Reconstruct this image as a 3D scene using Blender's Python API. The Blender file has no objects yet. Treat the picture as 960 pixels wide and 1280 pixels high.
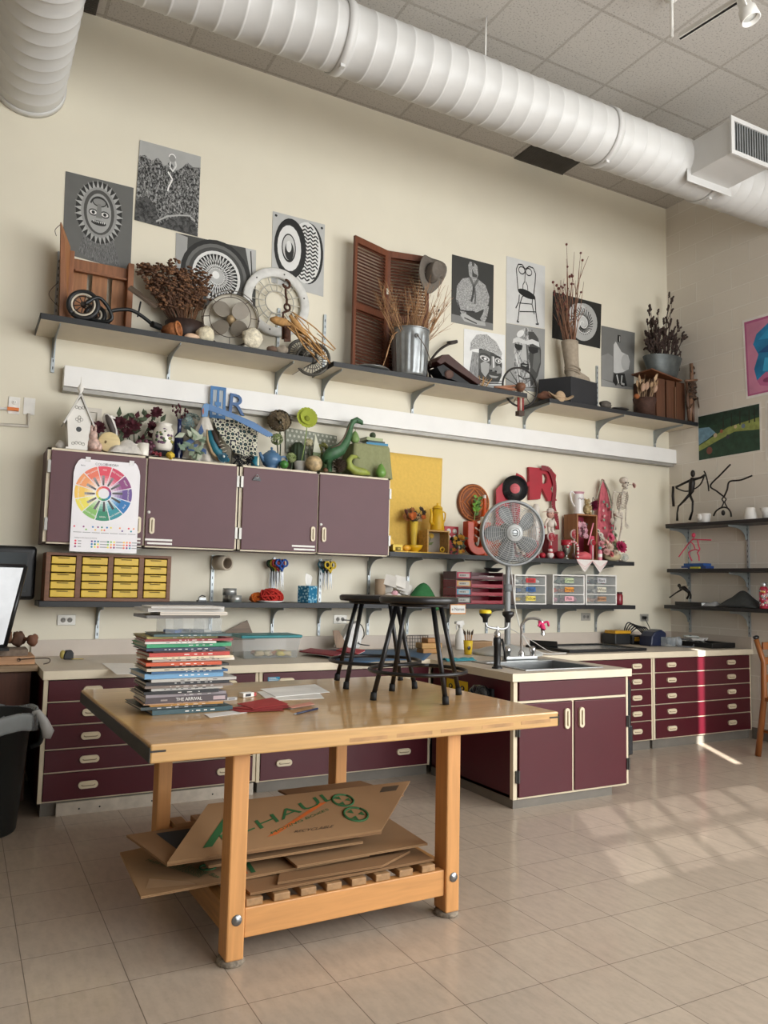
import bpy, math, random
from mathutils import Vector, Matrix, Quaternion
V = Vector
PI = math.pi
rnd = random.Random(11)
COL = bpy.context.scene.collection
FPX = 983.357
CAM = V((-.87642, -2.1671, 1.31765))
MR = Matrix(((.8805869, -.47343787, .02057392), (.06101262, .07021449, -.99566429), (.4699406, .8780242, .09071565)))
YB, XR, ZC, XL, YF = 3.535, 5.5, 5.346, -3.6, -5.2
def at(px, py, x=None, y=None, z=None):
 d = MR.transposed() @ V(((px - 480) / FPX, (py - 640) / FPX, 1))
 t = (x - CAM.x) / d.x if x is not None else (y - CAM.y) / d.y if y is not None else (z - CAM.z) / d.z
 return CAM + d * t
def mp(p):                       # metres per photo pixel at a point
 return (MR @ (V(p) - CAM)).z / FPX
def on(px, py, y, z):            # a point of height z on the plane y below a photo pixel
 p = at(px, py, y=y)
 return V((p.x, y, z))
_m = {}
def lin(h):
 def c(v):
  v /= 255
  return v / 12.92 if v <= .04045 else ((v + .055) / 1.055) ** 2.4
 return tuple(c(int(h[i:i + 2], 16)) for i in (0, 2, 4))
def mat(h, rough=.55, metal=0., kind='plain', sc=9., var=.10, alpha=1., bump=0., axis=0, coat=0.):
 key = (h, rough, metal, kind, sc, var, alpha, bump, axis, coat)
 if key in _m:
  return _m[key]
 m = bpy.data.materials.new(kind + '_' + h)
 m.use_nodes = True
 nt = m.node_tree
 N, L = nt.nodes, nt.links
 b = N['Principled BSDF']
 b.inputs['Roughness'].default_value = rough
 b.inputs['Metallic'].default_value = metal
 b.inputs['Coat Weight'].default_value = coat
 b.inputs['Coat Roughness'].default_value = .08
 if alpha < 1:
  b.inputs['Alpha'].default_value = alpha
 c = lin(h)
 tc = N.new('ShaderNodeTexCoord')
 mpn = N.new('ShaderNodeMapping')
 L.new(tc.outputs['Object'], mpn.inputs[0])
 no = N.new('ShaderNodeTexNoise')
 no.inputs['Scale'].default_value = sc
 no.inputs['Detail'].default_value = 4
 L.new(mpn.outputs[0], no.inputs['Vector'])
 if kind == 'wood':
  s = [14., 14., 14.]
  s[axis] = 1.1
  mpn.inputs['Scale'].default_value = s
  no.inputs['Scale'].default_value = sc * .35
  no.inputs['Distortion'].default_value = .6
 rp = N.new('ShaderNodeValToRGB')
 rp.color_ramp.elements[0].position = .3
 rp.color_ramp.elements[1].position = .7
 rp.color_ramp.elements[0].color = tuple(v * (1 - var) for v in c) + (1,)
 rp.color_ramp.elements[1].color = tuple(min(1, v * (1 + var)) for v in c) + (1,)
 L.new(no.outputs['Fac'], rp.inputs[0])
 L.new(rp.outputs[0], b.inputs['Base Color'])
 if bump:
  bp = N.new('ShaderNodeBump')
  bp.inputs['Strength'].default_value = bump
  bp.inputs['Distance'].default_value = .01
  L.new(no.outputs['Fac'], bp.inputs['Height'])
  L.new(bp.outputs[0], b.inputs['Normal'])
 _m[key] = m
 return m
def gy(g, rough=.6):
 return mat('%02x%02x%02x' % (g, g, max(0, g - 3)), rough, var=.05)
def wood(h, axis=0, rough=.5, var=.22, sc=9., coat=0.):
 return mat(h, rough, kind='wood', axis=axis, var=var, sc=sc, coat=coat)
def cloth(h, var=.12):
 return mat(h, .9, sc=40, var=var, bump=.25)
def rust(h, var=.4):
 return mat(h, .75, .3, sc=30, var=var, bump=.3)
BLACK = mat('141416', .35)
BLKM = mat('17181a', .6)
STEEL = mat('b9bcbd', .3, .9)
CHROME = mat('d5d6d8', .12, 1.)
ALU = mat('a9afb2', .45, .75)
WHITE = mat('eeece6', .5)
PAPER = mat('f0eee9', .85, var=.03)
CREAM = mat('e6d9b8', .45)
CLEAR = mat('cfd6d8', .12, alpha=.14)
class MB:
 def __init__(s):
  s.v, s.f, s.k, s.sm, s.mats = [], [], [], [], []
 def raw(s, vs, fs, m, smooth=False):
  if m not in s.mats:
   s.mats.append(m)
  k, o = s.mats.index(m), len(s.v)
  s.v += [tuple(v) for v in vs]
  for f in fs:
   s.f.append([i + o for i in f])
   s.k.append(k)
   s.sm.append(smooth)
  return s
 def box(s, c, d, m, rot=None):
  c = V(c)
  x, y, z = d[0] / 2, d[1] / 2, d[2] / 2
  vs = [V((a, b, e)) for a in (-x, x) for b in (-y, y) for e in (-z, z)]
  if rot:
   rot = rot if isinstance(rot, Matrix) else eul(*rot)
   vs = [rot @ v for v in vs]
  return s.raw([c + v for v in vs], [(0, 1, 3, 2), (4, 6, 7, 5), (0, 4, 5, 1), (2, 3, 7, 6), (0, 2, 6, 4), (1, 5, 7, 3)], m)
 def bb(s, a, b, m):
  return s.box([(a[i] + b[i]) / 2 for i in range(3)], [abs(b[i] - a[i]) for i in range(3)], m)
 def slab(s, pts, t, m):      # thick polygon, extruded along its normal on both sides
  pts = [V(p) for p in pts]
  n = V((0, 0, 0))
  for i in range(len(pts)):
   n += (pts[i] - pts[0]).cross(pts[(i + 1) % len(pts)] - pts[0])
  n = n.normalized() * t / 2
  k = len(pts)
  vs = [p + n for p in pts] + [p - n for p in pts]
  fs = [tuple(range(k)), tuple(range(2 * k - 1, k - 1, -1))]
  fs += [(i, i + k, (i + 1) % k + k, (i + 1) % k) for i in range(k)]
  return s.raw(vs, fs, m)
 def tube(s, pts, r, m, n=8):
  pts = [V(p) for p in pts]
  k = len(pts)
  rs = r if isinstance(r, (list, tuple)) else [r] * k
  vs, up = [], None
  for i, p in enumerate(pts):
   t = (pts[min(i + 1, k - 1)] - pts[max(i - 1, 0)]).normalized()
   if up is None:
    up = t.orthogonal().normalized()
   else:
    up = up - t * up.dot(t)
    up = up.normalized() if up.length > 1e-6 else t.orthogonal().normalized()
   w = t.cross(up)
   vs += [p + (up * math.cos(2 * PI * j / n) + w * math.sin(2 * PI * j / n)) * rs[i] for j in range(n)]
  fs = [(i * n + j, i * n + (j + 1) % n, (i + 1) * n + (j + 1) % n, (i + 1) * n + j) for i in range(k - 1) for j in range(n)]
  fs += [tuple(range(n - 1, -1, -1)), tuple(range((k - 1) * n, k * n))]
  return s.raw(vs, fs, m, True)
 def curve(s, pts, r, m, n=8, k=6):     # smooth tube through points
  return s.tube(spline(pts, k), r, m, n)
 def cyl(s, a, b, r, m, r1=None, n=20):
  a, b = V(a), V(b)
  t = (b - a).normalized()
  up = t.orthogonal().normalized()
  w = t.cross(up)
  r1 = r if r1 is None else r1
  vs = [q + (up * math.cos(2 * PI * j / n) + w * math.sin(2 * PI * j / n)) * rr for q, rr in ((a, r), (b, r1)) for j in range(n)]
  s.raw(vs, [(j, (j + 1) % n, n + (j + 1) % n, n + j) for j in range(n)], m, n > 8)
  return s.raw(vs, [tuple(range(n - 1, -1, -1)), tuple(range(n, 2 * n))], m)
 def lathe(s, prof, m, c=(0, 0, 0), n=28, rot=None, sx=1., sy=1.):
  c = V(c)
  vs = []
  for r, z in prof:
   for j in range(n):
    p = V((r * sx * math.cos(2 * PI * j / n), r * sy * math.sin(2 * PI * j / n), z))
    vs.append(c + (rot @ p if rot else p))
  k = len(prof)
  fs = [(i * n + j, i * n + (j + 1) % n, (i + 1) * n + (j + 1) % n, (i + 1) * n + j) for i in range(k - 1) for j in range(n)]
  return s.raw(vs, fs, m, True)
 def ell(s, c, r, m, n=14, rot=None, k=None):
  r = (r, r, r) if isinstance(r, (int, float)) else r
  k = k or max(5, n // 2)
  c = V(c)
  vs, fs = [], []
  for i in range(k + 1):
   a = PI * i / k
   for j in range(n):
    b = 2 * PI * j / n
    p = V((r[0] * math.sin(a) * math.cos(b), r[1] * math.sin(a) * math.sin(b), -r[2] * math.cos(a)))
    vs.append(c + (rot @ p if rot else p))
  fs = [(i * n + j, i * n + (j + 1) % n, (i + 1) * n + (j + 1) % n, (i + 1) * n + j) for i in range(k) for j in range(n)]
  return s.raw(vs, fs, m, True)
 def torus(s, c, nrm, R, r, m, n=28, k=8, a0=0., a1=2 * PI, up=None):
  nrm = V(nrm).normalized()
  u = V(up) if up else nrm.orthogonal()
  u = (u - nrm * u.dot(nrm)).normalized()
  w = nrm.cross(u)
  full = abs(a1 - a0 - 2 * PI) < 1e-4
  cnt = n if full else n + 1
  pts = [V(c) + (u * math.cos(a0 + (a1 - a0) * i / n) + w * math.sin(a0 + (a1 - a0) * i / n)) * R for i in range(cnt)]
  if full:
   pts += [pts[0], ]
  return s.tube(pts, r, m, k)
 def prism(s, poly, d, m, o=(0, 0, 0), u=(1, 0, 0), v=(0, 0, 1)):   # outline in the u,v plane, extruded d along u x v
  o, u, v = V(o), V(u), V(v)
  n = u.cross(v).normalized() * d
  k = len(poly)
  a = [o + u * p[0] + v * p[1] for p in poly]
  vs = a + [p + n for p in a]
  fs = [tuple(range(k)), tuple(range(2 * k - 1, k - 1, -1))]
  fs += [(i, i + k, (i + 1) % k + k, (i + 1) % k) for i in range(k)]
  return s.raw(vs, fs, m)
 def sheet(s, fn, nu, nv, m, smooth=True, t=0.):
  vs = [V(fn(i / nu, j / nv)) for i in range(nu + 1) for j in range(nv + 1)]
  w = nv + 1
  fs = [(i * w + j, i * w + j + 1, (i + 1) * w + j + 1, (i + 1) * w + j) for i in range(nu) for j in range(nv)]
  return s.raw(vs, fs, m, smooth)
 def text(s, txt, size, m, o, u=(1, 0, 0), v=(0, 0, 1), d=.0006, align='CENTER', sx=1.):
  o, u, v = V(o), V(u).normalized(), V(v).normalized()
  n = u.cross(v)
  vs, fs = glyphs(txt, size, d, align)
  return s.raw([o + u * p[0] * sx + v * p[1] + n * p[2] for p in vs], fs, m)
 def build(s, name, parent=None, loc=None, bevel=0., seg=2, solid=0., sub=0):
  me = bpy.data.meshes.new(name)
  me.from_pydata(s.v, [], s.f)
  for m in s.mats:
   me.materials.append(m)
  me.polygons.foreach_set('material_index', s.k)
  me.polygons.foreach_set('use_smooth', s.sm)
  me.update()
  o = bpy.data.objects.new(name, me)
  COL.objects.link(o)
  if loc is not None:
   o.location = loc
  if parent:
   o.parent = parent
  if solid:
   md = o.modifiers.new('thick', 'SOLIDIFY')
   md.thickness = solid
   md.offset = 0
  if sub:
   md = o.modifiers.new('sub', 'SUBSURF')
   md.levels = md.render_levels = sub
  if bevel:
   md = o.modifiers.new('bev', 'BEVEL')
   md.width = bevel
   md.segments = seg
   md.limit_method = 'ANGLE'
   md.angle_limit = .7
  return o
_g = {}
def glyphs(txt, size, d, align):
 key = (txt, size, d, align)
 if key not in _g:
  cu = bpy.data.curves.new('glyphs', 'FONT')
  cu.body, cu.size, cu.extrude, cu.align_x, cu.align_y = txt, size, d, align, 'CENTER'
  cu.resolution_u = 3
  ob = bpy.data.objects.new('glyphs', cu)
  me = ob.to_mesh()
  _g[key] = ([tuple(v.co) for v in me.vertices], [tuple(p.vertices) for p in me.polygons])
  ob.to_mesh_clear()
  bpy.data.objects.remove(ob)
  bpy.data.curves.remove(cu)
 return _g[key]
def eul(x, y, z):
 return (Matrix.Rotation(z, 3, 'Z') @ Matrix.Rotation(y, 3, 'Y') @ Matrix.Rotation(x, 3, 'X'))
def spline(pts, k=6):
 pts = [V(p) for p in pts]
 out = []
 for i in range(len(pts) - 1):
  a, b, c, d = pts[max(i - 1, 0)], pts[i], pts[i + 1], pts[min(i + 2, len(pts) - 1)]
  for j in range(k):
   t = j / k
   out.append(.5 * ((2 * b) + (c - a) * t + (2 * a - 5 * b + 4 * c - d) * t * t + (3 * b - a - 3 * c + d) * t ** 3))
 return out + [pts[-1]]
def tag(o, label, cat, group=None):
 o['label'] = label
 o['category'] = cat
 if group:
  o['group'] = group
 return o
def thing(name, label, cat, loc=(0, 0, 0), rz=0., group=None):
 o = bpy.data.objects.new(name, None)
 o.empty_display_size = .05
 COL.objects.link(o)
 o.location = loc
 o.rotation_euler = (0, 0, rz)
 return tag(o, label, cat, group)
def struct(mb, name, **k):
 o = mb.build(name, **k)
 o['kind'] = 'structure'
 return o
def one(mb, name, label, cat, group=None, **k):
 return tag(mb.build(name, **k), label, cat, group)
def dup(root, loc, label, group=None, rz=None):
 r = root.copy()
 COL.objects.link(r)
 r.location = loc
 if rz is not None:
  r.rotation_euler = (0, 0, rz)
 r['label'] = label
 if group:
  r['group'] = group
 for ch in list(root.children):
  c = ch.copy()
  COL.objects.link(c)
  c.parent = r
  for g in list(ch.children):
   d = g.copy()
   COL.objects.link(d)
   d.parent = c
 return r
def facing(nrm, up=(0, 0, 1)):   # rotation taking +Z to nrm
 n = V(nrm).normalized()
 u = V(up)
 u = (u - n * u.dot(n)).normalized()
 x = u.cross(n)
 return Matrix((x, u, n)).transposed()
def blob(mb, c, r, m, n=16, amp=.18, rr=rnd, sq=(1, 1, 1)):   # lumpy stone / crumpled shape
 k = n // 2 + 1
 ph = [(rr.uniform(0, 6.3), rr.uniform(1, 4), rr.uniform(1, 4)) for _ in range(4)]
 vs = []
 for i in range(k + 1):
  a = PI * i / k
  for j in range(n):
   b = 2 * PI * j / n
   d = V((math.sin(a) * math.cos(b), math.sin(a) * math.sin(b), -math.cos(a)))
   f = 1 + amp * sum(math.sin(p + q * 2 * d.x + w * 2 * d.z + q * d.y) for p, q, w in ph) / 2
   vs.append(V(c) + V((d.x * sq[0], d.y * sq[1], d.z * sq[2])) * r * f)
 fs = [(i * n + j, i * n + (j + 1) % n, (i + 1) * n + (j + 1) % n, (i + 1) * n + j) for i in range(k) for j in range(n)]
 return mb.raw(vs, fs, m, True)
def bloom(mb, c, r, m, nrm=(0, -1, .3), petals=9, layers=3, cup=.5):   # layered flower head
 q = facing(nrm)
 for l in range(layers):
  f = 1 - l * .28
  for i in range(petals):
   a = 2 * PI * (i + l * .5) / petals
   t = cup * (.3 + l * .5)
   d = V((math.cos(a), math.sin(a), 0))
   w = V((-math.sin(a), math.cos(a), 0))
   o = V((0, 0, l * r * .12))
   L = r * f
   p = [o, o + d * L * .55 + w * L * .34 + V((0, 0, L * t * .4)), o + d * L + V((0, 0, L * t)) + w * L * .12,
                 o + d * L + V((0, 0, L * t)) - w * L * .12, o + d * L * .55 - w * L * .34 + V((0, 0, L * t * .4))]
   mb.raw([V(c) + q @ x for x in p], [(0, 1, 2, 3, 4)], m, True)
 return mb
def leaf(mb, a, d, L, w, m, up=(0, -1, .2)):
 a, d = V(a), V(d).normalized()
 s = d.cross(V(up)).normalized() * w
 mb.raw([a, a + d * L * .4 + s, a + d * L, a + d * L * .4 - s, a + d * L * .45 + V(up).normalized() * w * .4],
           [(0, 1, 4), (1, 2, 4), (2, 3, 4), (3, 0, 4)], m, True)
class Art:
 def __init__(s, tl, tr, br, bl, nrm, m, t=.0025):
  s.c, s.n, s.mb = (V(bl), V(br), V(tr), V(tl)), V(nrm).normalized(), MB()
  s.t = t
  s.mb.slab([p + s.n * t / 2 for p in s.c], t, m)
 def p(s, u, v, l=0):
  bl, br, tr, tl = s.c
  return bl * (1 - u) * (1 - v) + br * u * (1 - v) + tr * u * v + tl * (1 - u) * v + s.n * (s.t + .0004 + .0005 * l)
 def poly(s, uv, m, l=0):
  s.mb.raw([s.p(a, b, l) for a, b in uv], [tuple(range(len(uv)))], m)
  return s
 def ell(s, cu, cv, ru, rv, m, l=0, n=28, a0=0., a1=2 * PI, rot=0.):
  pts = []
  for i in range(n):
   a = a0 + (a1 - a0) * i / (n if abs(a1 - a0 - 2 * PI) < 1e-4 else n - 1)
   x, y = ru * math.cos(a), rv * math.sin(a)
   pts.append((cu + x * math.cos(rot) - y * math.sin(rot), cv + x * math.sin(rot) + y * math.cos(rot)))
  return s.poly(pts, m, l)
 def sector(s, cu, cv, r0, r1, a0, a1, m, l=0, asp=1., n=6):
  A = [a0 + (a1 - a0) * i / n for i in range(n + 1)]
  pts = [(cu + r1 * math.cos(a), cv + r1 * asp * math.sin(a)) for a in A] + [(cu + r0 * math.cos(a), cv + r0 * asp * math.sin(a)) for a in reversed(A)]
  return s.poly(pts, m, l)
 def line(s, uv, w, m, l=0, asp=1.):
  for (a, b), (c, d) in zip(uv, uv[1:]):
   n = math.hypot(c - a, (d - b))
   if n < 1e-6:
    continue
   x, y = -(d - b) / n * w / 2, (c - a) / n * w / 2
   s.poly([(a + x, b + y), (c + x, d + y), (c - x, d - y), (a - x, b - y)], m, l)
  return s
 def arc(s, cu, cv, ru, rv, w, m, a0=0., a1=2 * PI, l=0, n=20, rot=0.):
  pts = []
  for i in range(n + 1):
   a = a0 + (a1 - a0) * i / n
   x, y = ru * math.cos(a), rv * math.sin(a)
   pts.append((cu + x * math.cos(rot) - y * math.sin(rot), cv + x * math.sin(rot) + y * math.cos(rot)))
  return s.line(pts, w, m, l)
 def done(s, name, label, cat, group=None, parent=None):
  if parent:
   return s.mb.build(name, parent)
  return one(s.mb, name, label, cat, group)
def wall_art(tl, tr, br, bl, m, y=YB - .001, t=.0025):
 return Art(at(*tl, y=y), at(*tr, y=y), at(*br, y=y), at(*bl, y=y), (0, -1, 0), m, t)
def side_art(tl, tr, br, bl, m, x=XR - .001, t=.0025):
 return Art(at(*tl, x=x), at(*tr, x=x), at(*br, x=x), at(*bl, x=x), (-1, 0, 0), m, t)
cd = bpy.data.cameras.new('camera')
co = bpy.data.objects.new('camera', cd)
COL.objects.link(co)
r0, r1, r2 = MR[0], MR[1], MR[2]
co.matrix_world = Matrix(((r0[0], -r1[0], -r2[0], CAM.x), (r0[1], -r1[1], -r2[1], CAM.y), (r0[2], -r1[2], -r2[2], CAM.z), (0, 0, 0, 1)))
cd.sensor_fit = 'VERTICAL'
cd.sensor_height = 36
cd.lens = FPX * 36 / 1280
cd.clip_start = .05
sc = bpy.context.scene
sc.camera = co
sc.view_settings.view_transform = 'Standard'
sc.view_settings.look = 'None'
sc.view_settings.gamma = 1
sc.view_settings.use_curve_mapping = False
sc.view_settings.exposure = EXPOSURE = 0.13
sc.cycles.max_bounces = 7
sc.cycles.diffuse_bounces = 4
sc.cycles.transparent_max_bounces = 12
sc.cycles.sample_clamp_indirect = 4
sc.cycles.caustics_reflective = False
sc.cycles.caustics_refractive = False
def brickmat(name, c1, c2, mortar, bw, bh, ms, off, order, loc=(0, 0, 0), rough=.5, streak=None, bump=.0, speck=None, coat=0.):
 m = bpy.data.materials.new(name)
 m.use_nodes = True
 N, L = m.node_tree.nodes, m.node_tree.links
 b = N['Principled BSDF']
 b.inputs['Roughness'].default_value = rough
 b.inputs['Coat Weight'].default_value = coat
 b.inputs['Coat Roughness'].default_value = .12
 tc = N.new('ShaderNodeTexCoord')
 sep = N.new('ShaderNodeSeparateXYZ')
 cmb = N.new('ShaderNodeCombineXYZ')
 L.new(tc.outputs['Object'], sep.inputs[0])
 L.new(sep.outputs[order[0]], cmb.inputs[0])
 L.new(sep.outputs[order[1]], cmb.inputs[1])
 mpn = N.new('ShaderNodeMapping')
 mpn.inputs['Location'].default_value = loc
 L.new(cmb.outputs[0], mpn.inputs[0])
 br = N.new('ShaderNodeTexBrick')
 br.offset = off
 br.inputs['Color1'].default_value = lin(c1) + (1,)
 br.inputs['Color2'].default_value = lin(c2) + (1,)
 br.inputs['Mortar'].default_value = lin(mortar) + (1,)
 br.inputs['Scale'].default_value = 1
 br.inputs['Mortar Size'].default_value = ms
 br.inputs['Mortar Smooth'].default_value = .1
 br.inputs['Brick Width'].default_value = bw
 br.inputs['Row Height'].default_value = bh
 L.new(mpn.outputs[0], br.inputs['Vector'])
 last = br.outputs['Color']
 for sp in (streak, speck):
  if not sp:
   continue
  no = N.new('ShaderNodeTexNoise')
  no.inputs['Scale'].default_value = sp[0]
  no.inputs['Detail'].default_value = 5
  mm = N.new('ShaderNodeMapping')
  mm.inputs['Scale'].default_value = sp[1]
  L.new(tc.outputs['Object'], mm.inputs[0])
  L.new(mm.outputs[0], no.inputs['Vector'])
  rp = N.new('ShaderNodeValToRGB')
  rp.color_ramp.elements[0].position, rp.color_ramp.elements[1].position = sp[2]
  rp.color_ramp.elements[0].color = (sp[3],) * 3 + (1,)
  rp.color_ramp.elements[1].color = (1, 1, 1, 1)
  L.new(no.outputs['Fac'], rp.inputs[0])
  mx = N.new('ShaderNodeMix')
  mx.data_type = 'RGBA'
  mx.blend_type = 'MULTIPLY'
  mx.inputs['Factor'].default_value = 1
  L.new(last, mx.inputs['A'])
  L.new(rp.outputs[0], mx.inputs['B'])
  last = mx.outputs['Result']
 L.new(last, b.inputs['Base Color'])
 if bump:
  bp = N.new('ShaderNodeBump')
  bp.inputs['Strength'].default_value = abs(bump)
  bp.inputs['Distance'].default_value = .006
  bp.invert = True
  L.new(br.outputs['Fac'], bp.inputs['Height'])
  L.new(bp.outputs[0], b.inputs['Normal'])
 return m
TILE = brickmat('vinyl_tile', 'c0b09e', 'b9a998', '75685b', .3048, .3048, .0016, 0, 'XY', rough=.38, coat=.45,
    streak=(7, (5, 1.6, 1), (.3, .62), .86), speck=(60, (1, 1, 1), (.3, .5), .95))
CEILT = brickmat('ceiling_tile', 'bdb8b1', 'b8b3ac', 'a8a29a', .6085, .602, .012, 0, 'XY', loc=(-2.842 + .6085 * 5, -2.305 + .602 * 6, 0), rough=.9,
                 speck=(75, (1, 1, 1), (.36, .44), .66), bump=.3)
BLOCK = brickmat('painted_block', 'dbd3c7', 'd8d0c4', 'e6e0d6', .406, .203, .005, .5, 'YZ', loc=(0.09, .05, 0), rough=.42, bump=.8)
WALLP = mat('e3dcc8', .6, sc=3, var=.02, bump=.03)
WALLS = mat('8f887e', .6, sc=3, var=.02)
struct(MB().bb((XL, YF, -.08), (XR, YB, 0), TILE), 'floor')
struct(MB().bb((XL, YF, ZC), (XR, YB, ZC + .1), CEILT), 'ceiling')
struct(MB().bb((XL, YB, 0), (XR + .15, YB + .15, ZC), WALLP), 'wall_back')
struct(MB().bb((XR, YF, 0), (XR + .15, YB, ZC), BLOCK), 'wall_right')
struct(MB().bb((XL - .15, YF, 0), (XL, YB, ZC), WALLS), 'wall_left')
holes = [(.30, .385, 3.86, 5.1), (-1.45, .15, 3.08, 3.62), (1.15, 1.62, 4.25, 5.15)]  # unseen slit and openings, sized to shape the sun streak and patches
xs = sorted({XL, XR} | {h[0] for h in holes} | {h[1] for h in holes})
wf = MB()
for a, b in zip(xs, xs[1:]):
 hs = sorted((h[2], h[3]) for h in holes if h[0] <= a and h[1] >= b)
 z = 0
 for p, q in hs + [(ZC, ZC)]:
  if p > z:
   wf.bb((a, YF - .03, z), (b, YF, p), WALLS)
  z = q
struct(wf, 'wall_front')
SUN_DIM = bpy.data.materials.new('sun_dimmer')  # grey see-through tint, added only to weaken the sun into faint patches
SUN_DIM.use_nodes = True
_n = SUN_DIM.node_tree.nodes
_t = _n.new('ShaderNodeBsdfTransparent')
_t.inputs[0].default_value = (.10, .10, .105, 1)
SUN_DIM.node_tree.links.new(_t.outputs[0], _n['Material Output'].inputs[0])
for i, (a, b, p, q) in enumerate(holes[1:]):
 w = struct(MB().raw([(a, YF - .015, p), (b, YF - .015, p), (b, YF - .015, q), (a, YF - .015, q)], [(0, 1, 2, 3)], SUN_DIM), 'window_%d' % (i + 1))  # unseen pane, added so the sun falls as dim patches
 fr = MB()
 for k in range(1, 5 if i == 0 else 2):
  xx = a + (b - a) * k / (5 if i == 0 else 2)
  fr.bb((xx - .03, YF - .029, p), (xx + .03, YF - .001, q), WHITE)
 fr.bb((a, YF - .029, (p + q) / 2 - .03), (b, YF - .001, (p + q) / 2 + .03), WHITE)
 fr.build('window_frame', w)  # added bars that split the sun patch into stripes
struct(MB().bb((XR - .012, -4, 0), (XR, 2.62, .1), mat('6f675e', .6)), 'baseboard_right')
def area(name, loc, rot, sx, sy, e, col=(1, 1, 1)):
 d = bpy.data.lights.new(name, 'AREA')
 d.shape, d.size, d.size_y, d.energy, d.color = 'RECTANGLE', sx, sy, e, col
 o = bpy.data.objects.new(name, d)
 COL.objects.link(o)
 o.location, o.rotation_euler = loc, rot
 return o
area('daylight_front', (2.9, YF + .05, 2.6), (PI / 2, 0, 0), 4.6, 3.4, 330, (.95, .98, 1))
area('daylight_side', (XR - .04, -2.4, 2.5), (PI / 2, 0, PI / 2), 3.6, 3.2, 260, (.95, .98, 1))
sd = bpy.data.lights.new('sun', 'SUN')
sd.energy, sd.angle, sd.color = 22, .004, (1, .95, .88)
so = bpy.data.objects.new('sun', sd)
COL.objects.link(so)
_e = math.radians(25)
so.rotation_euler = V((.497 * math.cos(_e), .867 * math.cos(_e), -math.sin(_e))).to_track_quat('-Z', 'Y').to_euler()
so.location = (0, -8, 6)
W = bpy.data.worlds.new('sky')
sc.world = W
W.use_nodes = True
W.node_tree.nodes['Background'].inputs[0].default_value = (.75, .85, 1, 1)
W.node_tree.nodes['Background'].inputs[1].default_value = .6
DUCT = mat('cfcecb', .42, sc=3, var=.03)
R_D, DY, DZ = .212, 2.165, 4.784
def duct_body(parent, a, b, r, step, axis):
 m = MB()
 L = b - a
 n = int(L / step)
 prof = []
 for i in range(n):
  z = a + i * step
  prof += [(r, z), (r, z + .006), (r, z + step - .016), (r + .0035, z + step - .012), (r + .0035, z + step - .004)]
 prof.append((r, b))
 m.lathe(prof, DUCT, n=48, rot=Matrix.Rotation(PI / 2, 3, 'Y') if axis == 'x' else Matrix.Rotation(-PI / 2, 3, 'X'))
 m.build('duct_pipe', parent)
t = thing('spiral_duct', 'long white round spiral duct hung from the ceiling along the back wall', 'duct', (0, DY, DZ))
duct_body(t, -.42, XR - .02, R_D, .137, 'x')
m = MB()
for px in (607, 909):
 x = at(px, 50 if px < 700 else 160, y=DY).x
 m = MB()
 m.tube([(x, 0, R_D - .01), (x, 0, ZC - DZ)], .007, WHITE, 6)
 m.build('hanger_rod', t)
for x in (1.05, 3.28, 4.42):
 m = MB()
 m.lathe([(R_D + .003, -.03), (R_D + .011, -.03), (R_D + .011, .03), (R_D + .003, .03)], DUCT, c=(x, 0, 0), n=48, rot=Matrix.Rotation(PI / 2, 3, 'Y'))
 m.box((x, -.05, -R_D - .012), (.03, .03, .02), DUCT)
 m.build('duct_collar', t)
gx0, gx1 = 4.02, 4.48
rg = MB()
bx = 4.28
rg.slab([(bx - .26, -.17, -.02), (bx + .26, -.17, -.02), (bx + .26, -.17, -.23), (bx - .26, -.17, -.23)], .008, DUCT)
rg.bb((bx - .22, -.55, -.17), (bx + .22, -.05, .1), DUCT)
reg = rg.build('outlet_box', t, bevel=.004)
gr = MB()
gr.bb((bx - .235, -.565, -.185), (bx + .235, -.55, -.15), DUCT)
gr.bb((bx - .235, -.565, .08), (bx + .235, -.55, .115), DUCT)
gr.bb((bx - .235, -.565, -.15), (bx - .2, -.55, .08), DUCT)
gr.bb((bx + .2, -.565, -.15), (bx + .235, -.55, .08), DUCT)
gr.bb((bx - .2, -.553, -.15), (bx + .2, -.5505, .08), mat('3a3835', .7))
for i in range(14):
 gr.box((bx - .19 + i * .0292, -.557, -.035), (.012, .004, .23), ALU)
gr.build('outlet_grille', reg)
t = thing('round_duct', 'white round duct coming overhead and meeting the back wall beside the ceiling', 'duct', (-.668, 0, 4.69))
duct_body(t, -1.2, YB - .03, .232, .135, 'y')
m = MB()
m.lathe([(.233, YB - .06), (.242, YB - .06), (.242, YB - .005), (.2, YB - .005)], DUCT, n=48, rot=Matrix.Rotation(-PI / 2, 3, 'X'))
m.build('duct_collar', t)
m = MB().tube([(0, .9, .23), (0, .9, ZC - 4.69)], .007, WHITE, 6)
m.build('hanger_rod', t)
m = MB()
m.bb((3.49, 3.25, ZC - .006), (4.075, 3.532, ZC - .002), mat('4b4741', .8))
for i in range(17):
 m.bb((3.5, 3.262 + i * .0158, ZC - .011), (4.065, 3.267 + i * .0158, ZC - .006), mat('56524b', .8))
m.bb((3.484, 3.244, ZC - .012), (4.081, 3.252, ZC - .002), mat('5d584f', .7))
m.bb((3.484, 3.526, ZC - .012), (4.081, 3.534, ZC - .002), mat('5d584f', .7))
one(m, 'ceiling_vent', 'dark grey return air panel in the ceiling beside the white duct', 'ceiling vent')
m = MB()
m.bb((-.6, 3.26, ZC - .006), (-.262, 3.53, ZC - .002), mat('4b4741', .8))
for i in range(15):
 m.bb((-.59, 3.27 + i * .0168, ZC - .011), (-.268, 3.275 + i * .0168, ZC - .006), mat('56524b', .8))
one(m, 'ceiling_vent', 'dark ceiling panel half hidden by the overhead round duct', 'ceiling vent')
a, b = at(850, 46, z=5.02), at(935, -8, z=5.02)
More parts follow.
